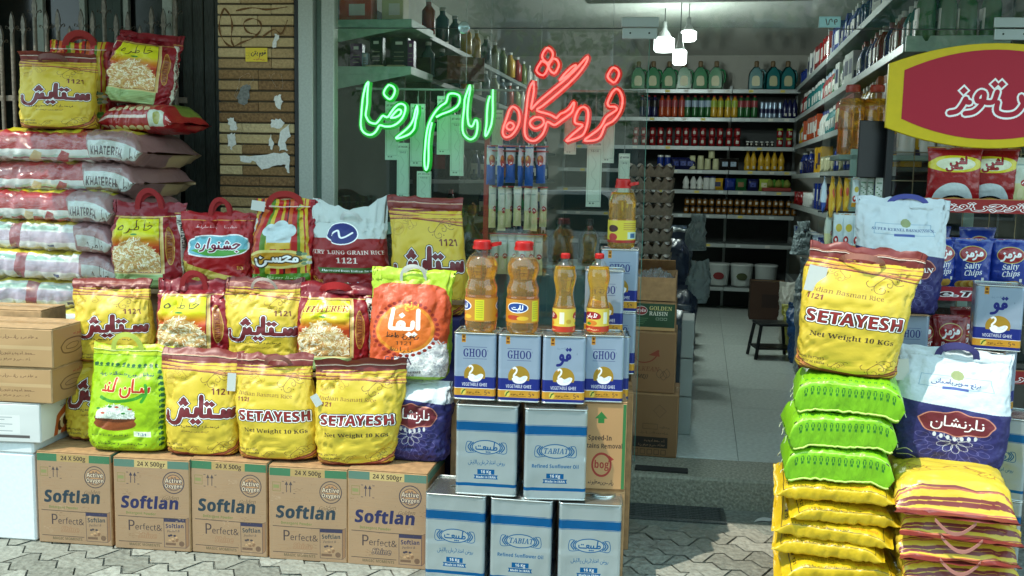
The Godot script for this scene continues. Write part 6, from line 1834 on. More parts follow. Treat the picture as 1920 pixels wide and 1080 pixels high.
func window_goods() -> void:
	# gondola shelf end just inside the glass, at the reader's left
	var pale := mottled(col(132, 168, 152), col(148, 184, 168), 2., .45, 0., 150)
	var g := thing("end_shelf", "pale green shelf unit end just inside the glass", "shelf", ins(-1.42, 0, -.2), INSIDE)
	for y in [2.375, 2.13, 1.3, .8]:
		part(g, "shelf_board", bb(Vector3(0, y, -.2), Vector3(.43, .042, .42), .002), pale)
		var b := MB.new()
		b.prism(pv([-.215, -.021, .215, -.021, -.215, -.1]), 0., .006)
		part(g, "bracket", b.mesh(), pale, Vector3(0, y, .004))
	part(g, "back_panel", bb(Vector3(-.05, 1.2, -.42), Vector3(.5, 2.1, .02)), mat(col(56, 52, 42), .7))
	part(g, "lower_panel", bb(Vector3(-.02, 1.5, -.03), Vector3(.38, 1.2, .012)), mat(col(52, 50, 40), .6))
	for y in [2.375, 2.13]:   # the long shelves run on down the wall
		part(g, "long_board", bb(Vector3(-.02, y, -2.6), Vector3(.4, .03, 4.4), .002), mat(col(120, 128, 124), .4))
	var dye := [mat(col(22, 28, 34), .3), mat(col(88, 40, 96), .35), mat(col(150, 170, 190), .4), mat(col(190, 190, 150), .5), mat(col(120, 30, 26), .4), mat(col(86, 40, 24), .6), mat(col(190, 60, 40), .5)]
	for e in [[-1.555, .07, .135, 1, "purple spray can shaped box"], [-1.505, .035, .085, 2, "small blue-grey box"], [-1.44, .075, .17, 0, "black box with white crest"], [-1.31, .1, .165, 0, "wide black box with white crest"], [-1.245, .035, .15, 1, "purple box at the shelf corner"]]:
		var t := thing("cosmetics_box", "%s on the pale green shelf end" % e[4], "box", ins(e[0], 2.152, -.33), INSIDE)
		part(t, "body", bb(Vector3(0, e[2] / 2., 0), Vector3(e[1], e[2], .05), .003), dye[e[3]])
		part(t, "crest", bb(Vector3(0, e[2] * .82, .0255), Vector3(e[1] * .4, .016, .001), 0.), paper_mat)
		for q in 3: part(t, "print_line", bb(Vector3(0, e[2] * (.25 + .14 * q), .0255), Vector3(e[1] * .55, .004, .001), 0.), mat(col(140, 140, 120), .6))
	for e in [[-1.44, .04], [-1.32, .026]]: tag(part(self, "display_plinth", bb(Vector3(0, .008, 0), Vector3(.1, .016, .03), .003), dye[3], ins(e[0], 2.152, -.29), Vector3(0, INSIDE, 0)), "small cream strip at the foot of the %s black box" % ["narrow", "wide"][int(e[0] > -1.4)], "strip")
	for e in [[-1.54, .3, 6], [-1.33, .2, 3]]:
		var t := thing("picture_box", "colourful box printed in pink and white above the upper shelf board", "box", ins(e[0], 2.397, -.3), INSIDE, "boxes on the upper shelf board")
		part(t, "body", bb(Vector3(0, .08, 0), Vector3(e[1] * .6, .16, .1), .003), dye[e[2]])
		part(t, "print_patch", bb(Vector3(.01, .06, .051), Vector3(e[1] * .3, .06, .001), 0.), paper_mat)
	var bx := thing("brown_carton", "brown carton on the wall shelf behind the neon letters", "carton", ins(-1.14, 2.146, -.95), INSIDE + 40.)
	part(bx, "body", bb(Vector3(0, .07, 0), Vector3(.25, .14, .2), .003), dye[5])
	part(bx, "print_line", bb(Vector3(0, .085, .101), Vector3(.12, .018, .001), 0.), mat(col(140, 100, 70), .7))
	var r := seeded(15)
	for k in 26:   # goods along the wall shelves, seen past the sign
		var up := k % 2
		var z := -.7 - (k / 2) * .3
		var c: Color = [col(190, 190, 180), col(140, 40, 30), col(60, 80, 90), col(190, 150, 60), col(100, 110, 60)][r.randi() % 5]
		var t := thing("wall_product", "small bright bottle on the wall shelf behind the neon sign", "bottle", ins(-1.26, 2.147 if up else 2.392, z), 0., "bottles on the wall shelf behind the neon")
		var R := .03 + r.randf() * .015
		part(t, "body", lathed([[.001, 0.], [R, .002], [R, .13], [R * .4, .16], [R * .4, .18], [.001, .18]], 12), mat(c, .25))
		part(t, "cap", lathed([[R * .45, .18], [R * .45, .2], [.001, .2]], 10), paper_mat)
	var ws := thing("aisle_shelving", "dark shelving with goods along the wall behind the neon sign", "shelving", ins(-1.62, 0, -3.3), INSIDE)
	part(ws, "back_panel", bb(Vector3(-.2, 1.4, 0), Vector3(.02, 2.5, 5.9)), mat(col(44, 44, 38), .7))  # dark panel added to darken the interior so the glass reflections show
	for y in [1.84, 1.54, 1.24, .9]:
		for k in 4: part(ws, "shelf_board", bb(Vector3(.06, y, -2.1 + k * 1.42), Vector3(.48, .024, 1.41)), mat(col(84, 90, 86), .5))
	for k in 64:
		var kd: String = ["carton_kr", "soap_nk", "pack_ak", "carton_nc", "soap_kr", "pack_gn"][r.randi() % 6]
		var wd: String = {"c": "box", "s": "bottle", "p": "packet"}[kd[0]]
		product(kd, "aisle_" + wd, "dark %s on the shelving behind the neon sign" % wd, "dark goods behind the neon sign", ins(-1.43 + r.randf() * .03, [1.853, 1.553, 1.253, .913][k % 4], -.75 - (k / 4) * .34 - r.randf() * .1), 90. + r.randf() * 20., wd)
	# long pale boxes hanging behind the glass
	var cb := art_flat("cable_box")
	var hooks := mat(col(120, 130, 126), .4, .6)
	var shown := [[-1.254, 1.655, .302, .071], [-1.194, 1.456, .288, .063], [-1.118, 1.624, .321, .076], [-.98, 1.687, .3, .07], [-.909, 1.579, .314, .07], [-1.082, 1.40, .2, .074], [-.324, 1.7, .21, .06], [-.198, 1.436, .341, .076], [-.047, 1.42, .29, .056], [-.13, 1.66, .3, .06], [-.7, 1.66, .26, .055]]
	for i in shown.size():
		var e: Array = shown[i]
		var t := thing("hanging_box", "pale green slim box hanging behind the glass, %s" % ["under the green letters" if i < 6 else "under the red letters" if i < 10 else "beside the red rack post"][0], "box", Vector3(e[0], e[1], -.2), (r.randf() - .5) * 8., "slim boxes hanging behind the glass")
		part(t, "box", bb(Vector3(0, e[2] / 2., 0), Vector3(e[3], e[2], .022), .001), cb)
		part(t, "hook", bb(Vector3(0, e[2] + .02, 0), Vector3(.006, .04, .003), 0.), hooks)
	var rail := thing("hook_rail", "grey rail carrying the slim hanging boxes", "rail", Vector3(-.7, 2.02, -.205))
	part(rail, "bar", bb(Vector3.ZERO, Vector3(1.5, .012, .012), .002), hooks)
	for i in shown.size():
		var e: Array = shown[i]
		part(rail, "chain", bb(Vector3(e[0] + .7, (e[1] + e[2] + .04 - 2.02) / 2., 0), Vector3(.002, 2.02 - e[1] - e[2] - .04, .002), 0.), hooks)
	# red snack rack
	var red := mat(col(150, 32, 26), .45)
	var sr := thing("snack_rack", "red metal rack with hanging snack packets behind the glass", "rack", Vector3(-.742, 0, -.13))
	part(sr, "post", bb(Vector3(0, .9, 0), Vector3(.026, 1.76, .02), .003), red)
	part(sr, "foot", bb(Vector3(.15, .46, 0), Vector3(.4, .02, .2), .003), red)
	for y in [1.735, 1.71, 1.53, 1.29]: part(sr, "arm", bb(Vector3(.16, y, -.0), Vector3(.31, .007, .007), .001), red)
	for i in 6: hung(0, Vector3(-.72 + i * .05 + .006 * sin(i * 3.), 1.735, -.13 + .015 * sin(i * 2.)), .19 + .012 * sin(i * 2.3), .052, [35., 62., 8., 70., -28., -12.][i], 30 + i, "blue nut packet hanging from the red rack", "blue packets on the red rack")
	for i in 7: hung(1, Vector3(-.71 + i * .044 + .006 * sin(i * 2.), 1.53, -.13 + .015 * sin(i * 3.)), .205 + .014 * sin(i * 1.7), .042, [35., 20., 50., 12., 30., -35., -20.][i], 40 + i, "cream packet with red mark hanging from the red rack", "cream packets on the red rack")
	for i in 6: hung(1, Vector3(-.7 + i * .046, 1.285, -.16), .2, .05, [20., 10., 30., 0., 6., -20.][i], 50 + i, "dim cream packet hanging lowest on the red rack", "lower cream packets on the red rack")
	# low counter with bottles behind the glass
	var ct := thing("window_counter", "teal grey counter inside the window behind the oil bottles", "counter", Vector3(-.55, .15, -.42))
	part(ct, "body", bb(Vector3(0, .48, 0), Vector3(1.0, .96, .36), .004), mat(col(60, 96, 92), .5))
	part(ct, "top", bb(Vector3(0, .97, .01), Vector3(1.04, .02, .4), .003), mat(col(120, 150, 142), .3))
	for i in 5:
		var t := thing("dark_bottle", "dark squat bottle on the counter inside the window", "bottle", Vector3(-.86 + i * .16, 1.131, -.36), 0., "dark bottles on the window counter")
		part(t, "body", lathed([[.001, 0.], [.055, .004], [.06, .05], [.058, .13], [.03, .18], [.018, .19], [.018, .21]], 18), mat(col(40, 48, 30), .15))
		part(t, "cap", lathed([[.02, .205], [.02, .235], [.001, .235]], 12), mat(col(20, 20, 20), .4))
	for e in [[-.62, 1.36, .06], [-.36, 1.3, .09]]: pass

func neon_sign() -> void:
	for red in 2:
		var root := thing("neon_sign", ["green neon lettering hanging behind the shop glass", "red neon lettering hanging behind the shop glass"][red], "neon sign", Vector3(-.72, 1.9, -.06))
		var m := StandardMaterial3D.new()
		m.albedo_color = Color(.5, 1., .6) if red == 0 else Color(.9, .25, .22)
		m.emission_enabled = true
		m.emission = Color(.55, 1., .68) if red == 0 else Color(1., .45, .42)
		m.emission_energy_multiplier = 1.4
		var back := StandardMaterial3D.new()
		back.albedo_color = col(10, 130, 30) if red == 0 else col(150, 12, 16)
		back.roughness = .4   # silicone backing, its width and glow chosen to imitate the halo round the tube
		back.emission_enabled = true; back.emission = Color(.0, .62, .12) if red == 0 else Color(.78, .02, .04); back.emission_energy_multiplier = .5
		for e in NEON:
			if e[0] != red: continue
			var p := PackedVector2Array()
			for i in e[2].size() / 2: p.append(Vector2(e[2][2 * i], e[2][2 * i + 1]) / 1000.)
			if e[1]: p.append(p[0])
			var line := PackedVector3Array()
			var line2 := PackedVector3Array()
			for v in Art.smooth(p, 3):
				if line.size() and Vector3(v.x, v.y, 0).distance_to(line[-1]) < .002: continue
				line.append(Vector3(v.x, v.y, 0)); line2.append(Vector3(v.x, v.y, -.0185))
			var b := MB.new()
			b.tube(line, .0048, 7)
			var tb := part(root, "neon_tube", b.mesh(), m)
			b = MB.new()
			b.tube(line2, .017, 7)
			part(tb, "halo_backing", b.mesh(), back)
		for w in ([[-.125, .16], [.0, .0]] if red == 0 else [[.25, .2], [.6, .15]]): part(root, "hanging_wire", bb(Vector3(w[0], .5, -.01), Vector3(.002, .72, .002), 0.), mat(col(150, 160, 156), .5))
		var om := OmniLight3D.new()
		om.name = "neon_light"
		om.light_color = m.emission; om.light_energy = .05; om.light_size = .25; om.omni_range = 6.; om.omni_attenuation = 2.; om.shadow_enabled = true
		root.add_child(om)
		om.position = Vector3(-.35 if red == 0 else .42, .0, .03)

# ---------------------------------------------------------------- inside the shop
var protos := {}
var shuffle := RandomNumberGenerator.new()
func product(kind: String, n: String, label: String, group: String, at: Vector3, turn := INSIDE, category := "bottle") -> Node3D:
	at += Vector3(shuffle.randf() - .5, 0, shuffle.randf() - .5) * Vector3(.012, 0, .03)   # nobody lines stock up exactly
	turn += (shuffle.randf() - .5) * 22.
	if protos.has(kind):
		var c := copy_of(protos[kind], n, at, turn, label)
		c.set_meta("group", group); c.set_meta("category", category)
		return c
	var t := thing(n, label, category, at, turn, group)
	protos[kind] = t
	var pal := {"o": col(170, 70, 34), "g": col(40, 96, 50), "y": col(190, 150, 40), "p": col(150, 60, 66), "w": col(206, 210, 206), "b": col(26, 50, 130), "t": col(30, 110, 112), "r": col(130, 22, 26), "k": col(30, 26, 24), "n": col(26, 30, 74), "c": col(190, 190, 150), "a": col(120, 80, 30), "s": col(150, 170, 190), "l": col(150, 170, 60), "e": col(8, 116, 64)}
	var bits := kind.split("_")
	var c1: Color = pal[bits[1][0]]
	var c2: Color = pal[bits[1][1]]
	var m1 := mat(c1, .25)
	var m2 := mat(c2, .4)
	match bits[0]:
		"jug":
			var b := MB.new()
			b.prism(Art.smooth(pv([-.075, 0, .07, 0, .082, .02, .082, .13, .066, .19, .03, .235, .016, .245, -.016, .245, -.04, .225, -.075, .17, -.082, .1, -.082, .02, -.075, 0]), 3), -.045, .045, .014)
			part(t, "body", b.mesh(), m1)
			b = MB.new()
			b.tube(PackedVector3Array([Vector3(.05, .215, 0), Vector3(.085, .2, 0), Vector3(.1, .15, 0), Vector3(.094, .09, 0), Vector3(.078, .07, 0)]), .011, 7)
			part(t, "handle", b.mesh(), m1)
			part(t, "cap", lathed([[.024, .243], [.026, .29], [.02, .305], [.001, .305]], 14), mat(col(120, 100, 70), .5))
			b = MB.new()
			b.prism(Art.smooth(pv([-.035, .04, .035, .04, .042, .09, .028, .14, -.028, .14, -.042, .09, -.035, .04]), 3), .044, .0465)
			part(t, "paper_label", b.mesh(), m2)
		"juice":
			part(t, "body", lathed([[.001, 0.], [.032, .003], [.035, .02], [.035, .09], [.03, .1], [.034, .115], [.034, .18], [.014, .212], [.013, .222], [.001, .222]], 14), m1)
			part(t, "paper_label", lathed([[.0352, .112], [.0352, .182]], 14), m2)
			part(t, "cap", lathed([[.015, .22], [.015, .236], [.001, .236]], 10), mat(col(150, 40, 40), .4))
		"can":
			part(t, "body", lathed([[.001, 0.], [.019, .001], [.023, .008], [.023, .16], [.018, .172], [.001, .172]], 14), mat(c1, .25, .5))
			part(t, "band", lathed([[.0234, .05], [.0234, .1]], 14), m2)
		"jar":
			part(t, "body", lathed([[.001, 0.], [.032, .002], [.035, .012], [.035, .07], [.027, .08], [.001, .08]], 14), m1)
			part(t, "lid", lathed([[.03, .078], [.03, .098], [.001, .098]], 14), m2)
			part(t, "paper_label", bb(Vector3(0, .045, .035), Vector3(.03, .03, .004), .001), mat(col(190, 186, 176), .6))
		"tall":
			part(t, "body", lathed([[.001, 0.], [.033, .002], [.035, .01], [.035, .125], [.028, .135], [.001, .135]], 14), m1)
			part(t, "lid", lathed([[.031, .132], [.031, .153], [.001, .153]], 14), m2)
		"flask":
			part(t, "body", lathed([[.001, 0.], [.033, .002], [.037, .03], [.03, .07], [.038, .1], [.03, .14], [.014, .18], [.012, .195], [.001, .195]], 14), m1)
			part(t, "cap", lathed([[.014, .194], [.014, .212], [.001, .212]], 10), m2)
			part(t, "paper_label", bb(Vector3(0, .035, .036), Vector3(.02, .03, .004), .001), mat(col(200, 200, 190), .6))
		"pack":
			part(t, "packet", pouch_mesh(.12, .13, .07, bits[1].hash() % 90, .01), m1)
			part(t, "print_patch", bb(Vector3(0, .065, .036), Vector3(.06, .05, .004), .001), m2)
		"carton":
			part(t, "box", bb(Vector3(0, .11, 0), Vector3(.1, .22, .16), .003), m1)
			part(t, "print_patch", bb(Vector3(-.051, .12, 0), Vector3(.002, .1, .1), 0.), m2)
			part(t, "print_band", bb(Vector3(0, .06, .081), Vector3(.08, .05, .002), 0.), m2)
		"soap":
			part(t, "body", lathed([[.001, 0.], [.04, .003], [.044, .03], [.042, .14], [.02, .19], [.016, .2], [.001, .2]], 14), m1)
			part(t, "cap", lathed([[.017, .198], [.019, .23], [.001, .232]], 12), m2)
			part(t, "paper_label", bb(Vector3(-.036, .085, 0), Vector3(.012, .08, .05), .002), mat(col(206, 206, 200), .5))
	return t

func shelf_unit(n: String, label: String, at: Vector3, w: float, d: float, tops: Array, bays: Array, turn: float) -> void:
	var s := thing(n, label, "shelving", at, turn)
	var board_m := mat(col(96, 104, 104), .4)
	var strip := mat(col(168, 176, 176), .35, .2)
	for y in tops:
		for k in bays.size() - 1:
			var x0: float = bays[k]
			var x1: float = bays[k + 1]
			part(s, "shelf_board", bb(Vector3((x0 + x1) / 2., y - .012, -d / 2.), Vector3(x1 - x0 - .008, .022, d - .006)), board_m)
			part(s, "price_strip", bb(Vector3((x0 + x1) / 2., y - .021, .002), Vector3(x1 - x0 - .008, .042, .006)), strip)
		var x: float = bays[0] + .1
		while x < bays[-1] - .08:
			if absf(x - bays[1]) > .04: part(s, "price_tag", bb(Vector3(x, y - .021, .0056), Vector3(.05, .026, .001), 0.), mat([col(206, 206, 196), col(206, 190, 90), col(196, 206, 206)][shuffle.randi() % 3], .6))
			x += .14 + shuffle.randf() * .2
	part(s, "back_panel", bb(Vector3(0, 1.35, -d - .004), Vector3(w, 2.4, .01)), mat(col(52, 58, 58), .6))
	for x in bays: part(s, "upright", bb(Vector3(x, 1.4, -d + .012), Vector3(.03, 2.5, .02)), strip)

func shop_goods() -> void:
	var r := seeded(99)
	var Z := -6.08
	shelf_unit("back_shelving", "long grey shelving filled with bottles across the shop's back wall", ins(.02, 0, -6.), 2.6, .5, [2.568, 2.266, 1.957, 1.7, 1.481, 1.218, .9, .42], [-1.3, .585, 1.3], INSIDE)
	for i in 6: product("jug_ec", "softener_jug", "green jug of fabric softener on the top back shelf", "green jugs on the top back shelf", ins(-.415 + i * .168, 2.57, Z))
	for i in 3: product("jug_tc", "softener_jug", "dark teal jug on the top back shelf", "teal jugs on the top back shelf", ins(.85 + i * .168, 2.57, Z))
	for i in 18:
		var k: String = ["juice_nk", "juice_op", "juice_gs", "juice_yl", "juice_gp"][0 if i < 3 else 1 + (i - 3) / 4]
		product(k, "juice_bottle", "%s bottle on the second back shelf" % ["dark", "orange juice", "green and blue", "yellow fruit", "pink-topped green"][0 if i < 3 else 1 + (i - 3) / 4], "juice bottles on the second back shelf", ins(-.36 + i * .0712, 2.27, Z))
	for i in 5: product("can_sn", "drink_can", "slim silver blue can on the second back shelf", "cans on the second back shelf", ins(.925 + i * .048, 2.27, Z), INSIDE, "can")
	for i in 3: product("flask_nk", "dark_flask", "slim dark bottle past the cans on the second back shelf", "dark bottles past the cans", ins(1.17 + i * .05, 2.27, Z))
	for i in 13:
		for k in 2: product("jar_rr", "red_jar", "red preserve jar on the third back shelf, %s layer" % ["lower", "upper"][k], "red jars on the third back shelf", ins(-.42 + i * .092, 1.96 + k * .099, Z), INSIDE, "jar")
	for i in 6: product("jar_kw", "small_jar", "small dark jar with white lid on the third back shelf", "small jars on the third back shelf", ins(.79 + i * .0, 1.96, Z) + Vector3(i * .052, 0, 0), INSIDE, "jar").scale = Vector3(.6, .6, .6)
	for i in 2:
		for k in 2: product("jar_rl", "red_jar", "red jar with pale green lid beside the small jars, %s layer" % ["lower", "upper"][k], "green-lidded jars on the third back shelf", ins(1.13 + i * .1, 1.96 + k * .099, Z), INSIDE, "jar")
	for i in 2: product("tall_bw", "jar", "blue jar with white lid on the fourth back shelf", "blue jars on the fourth back shelf", ins(-.14 + i * .085, 1.702, Z), INSIDE, "jar")
	for i in 3: product("pack_nb", "navy_packet", "navy packet on the fourth back shelf", "navy packets on the fourth back shelf", ins(.04 + i * .075, 1.702, Z), INSIDE, "packet")
	for i in 4: product("tall_cc", "cream_jar", "cream coloured jar standing on the fourth back shelf", "cream jars on the fourth back shelf", ins(.217 + i * .082, 1.702, Z), INSIDE, "jar").scale.y = 1. if i < 2 else .8
	product("tall_cc", "cream_jar", "cream coloured jar set on top of two others", "cream jars on the fourth back shelf", ins(.42, 1.702 + .125, Z), INSIDE, "jar").scale.y = .8
	for i in 2: product("pack_ks", "dark_packet", "dark packet with pale print on the fourth back shelf", "dark packets on the fourth back shelf", ins(.555 + i * .1, 1.702, Z), INSIDE, "packet")
	for i in 6: product("flask_yy", "lemon_bottle", "yellow waisted bottle on the fourth back shelf", "yellow bottles on the fourth back shelf", ins(.8 + i * .072, 1.702, Z))
	for i in 3: product("flask_wk", "clear_bottle", "pale clear bottle on the fifth back shelf", "clear bottles on the fifth back shelf", ins(.157 + i * .075, 1.483, Z)).scale.y = .75
	for i in 2: product("tall_wn", "white_bottle", "white bottle with dark cap on the fifth back shelf", "white bottles on the fifth back shelf", ins(.375 + i * .065, 1.483, Z))
	for i in 5: product(["pack_yn", "pack_bb", "pack_ga", "pack_nb", "pack_lc"][i], "groceries_packet", "%s packet on the fifth back shelf" % ["brown and navy", "bright blue", "green and tan", "navy", "lime and cream"][i], "packets on the fifth back shelf", ins(.5 + i * .125, 1.483, Z), INSIDE, "packet")
	var cr := thing("produce_tray", "shallow red tray of greens on the fifth back shelf", "tray", ins(1.12, 1.483, Z), INSIDE)
	part(cr, "tray", bb(Vector3(0, .02, 0), Vector3(.3, .04, .2), .004), mat(col(130, 40, 30), .6))
	for i in 6: part(cr, "greens", lathed([[.001, 0.], [.04, .02], [.045, .05], [.02, .09], [.001, .1]], 8), mat([col(60, 120, 30), col(120, 130, 50)][i % 2], .7), Vector3(-.11 + i * .044, .03, .02 * (i % 2)))
	for i in 18:
		for k in 2: product("jar_ak", "amber_jar", "dark amber jar on the sixth back shelf, %s layer" % ["lower", "upper"][k], "amber jars on the sixth back shelf", ins(.17 + i * .068, 1.221 + k * .088, Z), INSIDE, "jar").scale = Vector3(.85, .88, .85)
	# pails on the bottom shelf, carton and stool on the floor
	for i in 3:
		var p := thing("white_pail", ["white pail with a red oval on the lowest back shelf", "white pail with a green round picture on the lowest back shelf", "plain white pail on the lowest back shelf"][i], "pail", ins([.549, .8, 1.063][i], .42, -6.0 - .14 + .0 * i), INSIDE, "white pails on the lowest back shelf")
		part(p, "body", lathed([[.001, 0.], [.1, .002], [.108, .02], [.122, .235]], 26), mat(col(176, 184, 182), .4))
		part(p, "lid", lathed([[.127, .232], [.128, .25], [.118, .256], [.001, .254]], 26), mat(col(190, 196, 194), .4))
		if i < 2:
			var b := MB.new()
			b.prism(Art.smooth(pv([-.06, 0, -.04, .03, .0, .04, .04, .03, .06, 0, .04, -.03, 0, -.04, -.04, -.03, -.06, 0]), 3), 0., .012)
			part(p, "picture", b.mesh(), mat([col(120, 24, 28), col(60, 70, 36)][i], .5), Vector3(0, .12, .108))
	var bc := thing("brown_carton", "dark brown carton standing on the floor before the back shelving", "carton", ins(1.05, .15, -5.6), INSIDE)
	part(bc, "body", bb(Vector3(0, .2, 0), Vector3(.36, .4, .28), .004), mat(col(66, 44, 32), .8))
	part(bc, "print_patch", bb(Vector3(.02, .2, .1405), Vector3(.16, .14, .001), 0.), mat(col(48, 32, 26), .8))
	part(bc, "tape", bb(Vector3(0, .4005, 0), Vector3(.34, .001, .05), 0.), tape_mat)
	var st := thing("step_stool", "black plastic stool standing on the shop floor", "stool", ins(.94, .15, -3.25), INSIDE + 12.)
	var blk := mat(col(24, 28, 30), .35)
	part(st, "seat", bb(Vector3(0, .285, 0), Vector3(.27, .022, .24), .008), blk)
	part(st, "lower_shelf", bb(Vector3(0, .09, 0), Vector3(.3, .014, .24), .004), blk)
	for x in [-1., 1.]:
		for z in [-1., 1.]:
			var b := MB.new()
			b.tube(PackedVector3Array([Vector3(x * .115, .28, z * .1), Vector3(x * .135, .15, z * .115), Vector3(x * .155, .004, z * .13)]), .014, 8)
			part(st, "leg", b.mesh(), blk)
	# shelving along the wall at the reader's right, its front edge 1.27 m in
	var tops := [2.585, 2.268, 1.972, 1.67, 1.36, 1.0, .6]
	var s := thing("wall_shelving", "long grey shelving running back along the shop wall", "shelving", ins(1.27, 0, -3.12), INSIDE)
	var edge := mat(col(170, 178, 176), .35, .2)
	for y in tops:
		for k in 4:
			part(s, "shelf_board", bb(Vector3(.24, y - .012, -2.13 + k * 1.42), Vector3(.47, .022, 1.41)), mat(col(90, 98, 98), .45))
			part(s, "price_strip", bb(Vector3(.002, y - .022, -2.13 + k * 1.42), Vector3(.006, .044, 1.41)), edge)
	part(s, "back_panel", bb(Vector3(.485, 1.4, 0), Vector3(.01, 2.5, 5.7)), mat(col(52, 60, 60), .6))
	part(s, "end_board", bb(Vector3(.24, 2.262, 2.86), Vector3(.47, .075, .02)), mottled(col(128, 164, 150), col(146, 182, 168), 2., .45, 0., 151))
	for e in [[0, .14, ["carton_rw", "carton_wn", "pack_bw", "soap_bw", "carton_bw"], "top"], [1, .13, ["soap_tw", "soap_rw", "soap_bp", "carton_wn", "soap_gw", "soap_ps"], "second"], [2, .13, ["soap_wb", "carton_ow", "soap_yw", "carton_rc", "soap_tw"], "third"], [3, .15, ["pack_cw", "carton_yn", "pack_nw", "soap_bw"], "fourth"], [4, .2, ["pack_ww", "pack_rw", "carton_bw"], "fifth"], [5, .22, ["pack_ws", "pack_bw", "pack_sw"], "sixth"]]:
		var z := -.35 if e[0] < 4 else -1.4
		while z > -5.85:
			var k: String = e[2][int(absf(z) * 1.3 + r.randf() * .7) % e[2].size()]
			var word: String = {"c": "box", "p": "packet", "s": "bottle"}[k[0]]
			var hue: String = {"r": "red", "w": "white", "b": "blue", "t": "teal", "g": "green", "p": "pink", "y": "yellow", "o": "orange", "c": "cream", "n": "navy", "s": "silvery"}[k.split("_")[1][0]]
			product(k, "household_" + word, "%s household %s on the wall shelving, %s shelf from above" % [hue, word, e[3]], "household goods on the %s wall shelf" % e[3], ins(1.345 + r.randf() * .02, tops[e[0]], z), INSIDE + r.randf() * 10. - 5., word)
			z -= e[1]
	for i in 4: product("soap_gt", "green_bottle", "tall green bottle at the street end of the wall shelving", "green bottles at the shelf end", ins(1.36 + i * .1, 2.27, -.3)).scale = Vector3(1.1, 1.3, 1.1)
	# low shelf behind the glass with two big oil jars
	var ls := thing("glass_shelf_unit", "pale shelf unit behind the glass beside the crisp rack", "shelf", ins(1.3, 0, -.32), INSIDE)
	part(ls, "shelf_board", bb(Vector3(.0, 1.71, 0), Vector3(.64, .024, .34)), mat(col(132, 160, 152), .4))
	part(ls, "shelf_board", bb(Vector3(.0, 1.3, 0), Vector3(.64, .024, .34)), mat(col(132, 160, 152), .4))
	part(ls, "upright", bb(Vector3(-.235, .95, .16), Vector3(.056, 1.6, .02)), mat(col(150, 184, 174), .4))
	part(ls, "upright", bb(Vector3(.29, .95, .16), Vector3(.05, 1.6, .02)), mat(col(150, 184, 174), .4))
	var big := [[.001, 0.], [.055, 0.], [.062, .01], [.063, .05], [.06, .06], [.063, .07], [.06, .12], [.063, .13], [.063, .2], [.06, .21], [.062, .24], [.045, .29], [.03, .305], [.028, .315]]
	for i in 2: bottle("oil_jar", "tall amber oil bottle with red cap behind the glass by the sign", ins(1.05 + i * .115, 1.722, -.3), 0., big, art_mats.oil, null, [], [.034, .312, .035], mat(col(176, 30, 24), .4), {}, "amber oil bottles behind the glass")
	for i in 5: product("soap_wg", "white_bottle", "white bottle on the shelf behind the crisp rack", "white bottles behind the crisp rack", ins(1.32 + i * .09, 1.722, -.3))
	# goods just inside the door at the reader's left: carton pile, eggs, wrapped packs
	carton("label_carton", "brown carton with black label panel just inside the door", Vector3(.165, .152, -.31), -4., Vector3(.235, .335, .3), {"front": art_flat("dark_carton")}, board)
	carton("onion_carton", "brown carton with red swoosh and onion drawing inside the door", Vector3(.145, .49, -.3), -4., Vector3(.225, .318, .28), {"front": art_flat("onion_carton")}, board)
	carton("raisin_carton", "dark green raisin carton on the brown cartons inside the door", Vector3(.138, .811, -.29), -4., Vector3(.222, .15, .26), {"front": art_flat("raisin")}, board)
	var oc := thing("open_carton", "open brown carton holding crumpled clear plastic", "carton", Vector3(.134, .967, -.29), -4.)
	for e in [[Vector3(0, .06, .124), Vector3(.22, .12, .006)], [Vector3(0, .07, -.124), Vector3(.22, .14, .006)], [Vector3(.108, .065, 0), Vector3(.006, .13, .246)], [Vector3(-.108, .065, 0), Vector3(.006, .13, .246)], [Vector3(0, .003, 0), Vector3(.214, .006, .244)]]: part(oc, "side", bb(e[0], e[1], .001), board)
	part(oc, "flap", bb(Vector3(0, .0, .05), Vector3(.2, .004, .1), .001), board, Vector3(0, .14, -.12), Vector3(-35, 0, 0))
	var pl := MB.new()
	var P := []
	var UV := []
	for i in 13:
		var row := PackedVector3Array()
		var line := PackedVector2Array()
		for j in 19:
			row.append(Vector3((j / 18. - .5) * .2, .1 + .05 * sin(PI * i / 12.) * sin(PI * j / 18.) + .05 * nz(i * .16, j * .14, 3.), .11 - i / 12. * .2))
			line.append(Vector2(j / 18., i / 12.))
		P.append(row); UV.append(line)
	pl.grid(P, UV)
	var film := clear(col(190, 200, 200), .35, .15)
	part(oc, "plastic_sheet", pl.mesh(), film)
	for i in 3: carton("slim_white_carton", "slim white carton stacked beside the brown cartons, %s of three" % ["lowest", "middle", "top"][i], ins(.29, .152 + i * .22, -.75), INSIDE, Vector3(.07, .218, .3), {}, mat(col(166, 176, 172), .6), {"flaps": false}, "slim white cartons by the aisle")
	# egg trays
	carton("plain_carton", "brown carton pile beneath the egg trays", ins(.02, .152, -1.1), INSIDE, Vector3(.33, .9, .34), {}, board)
	var pulp := mottled(col(132, 122, 108), col(156, 146, 130), 3., .95, .5, 160)
	var shell := mat(col(226, 222, 214), .45)
	var tray := MB.new()
	var NN := 6
	var rows := []
	var uvs := []
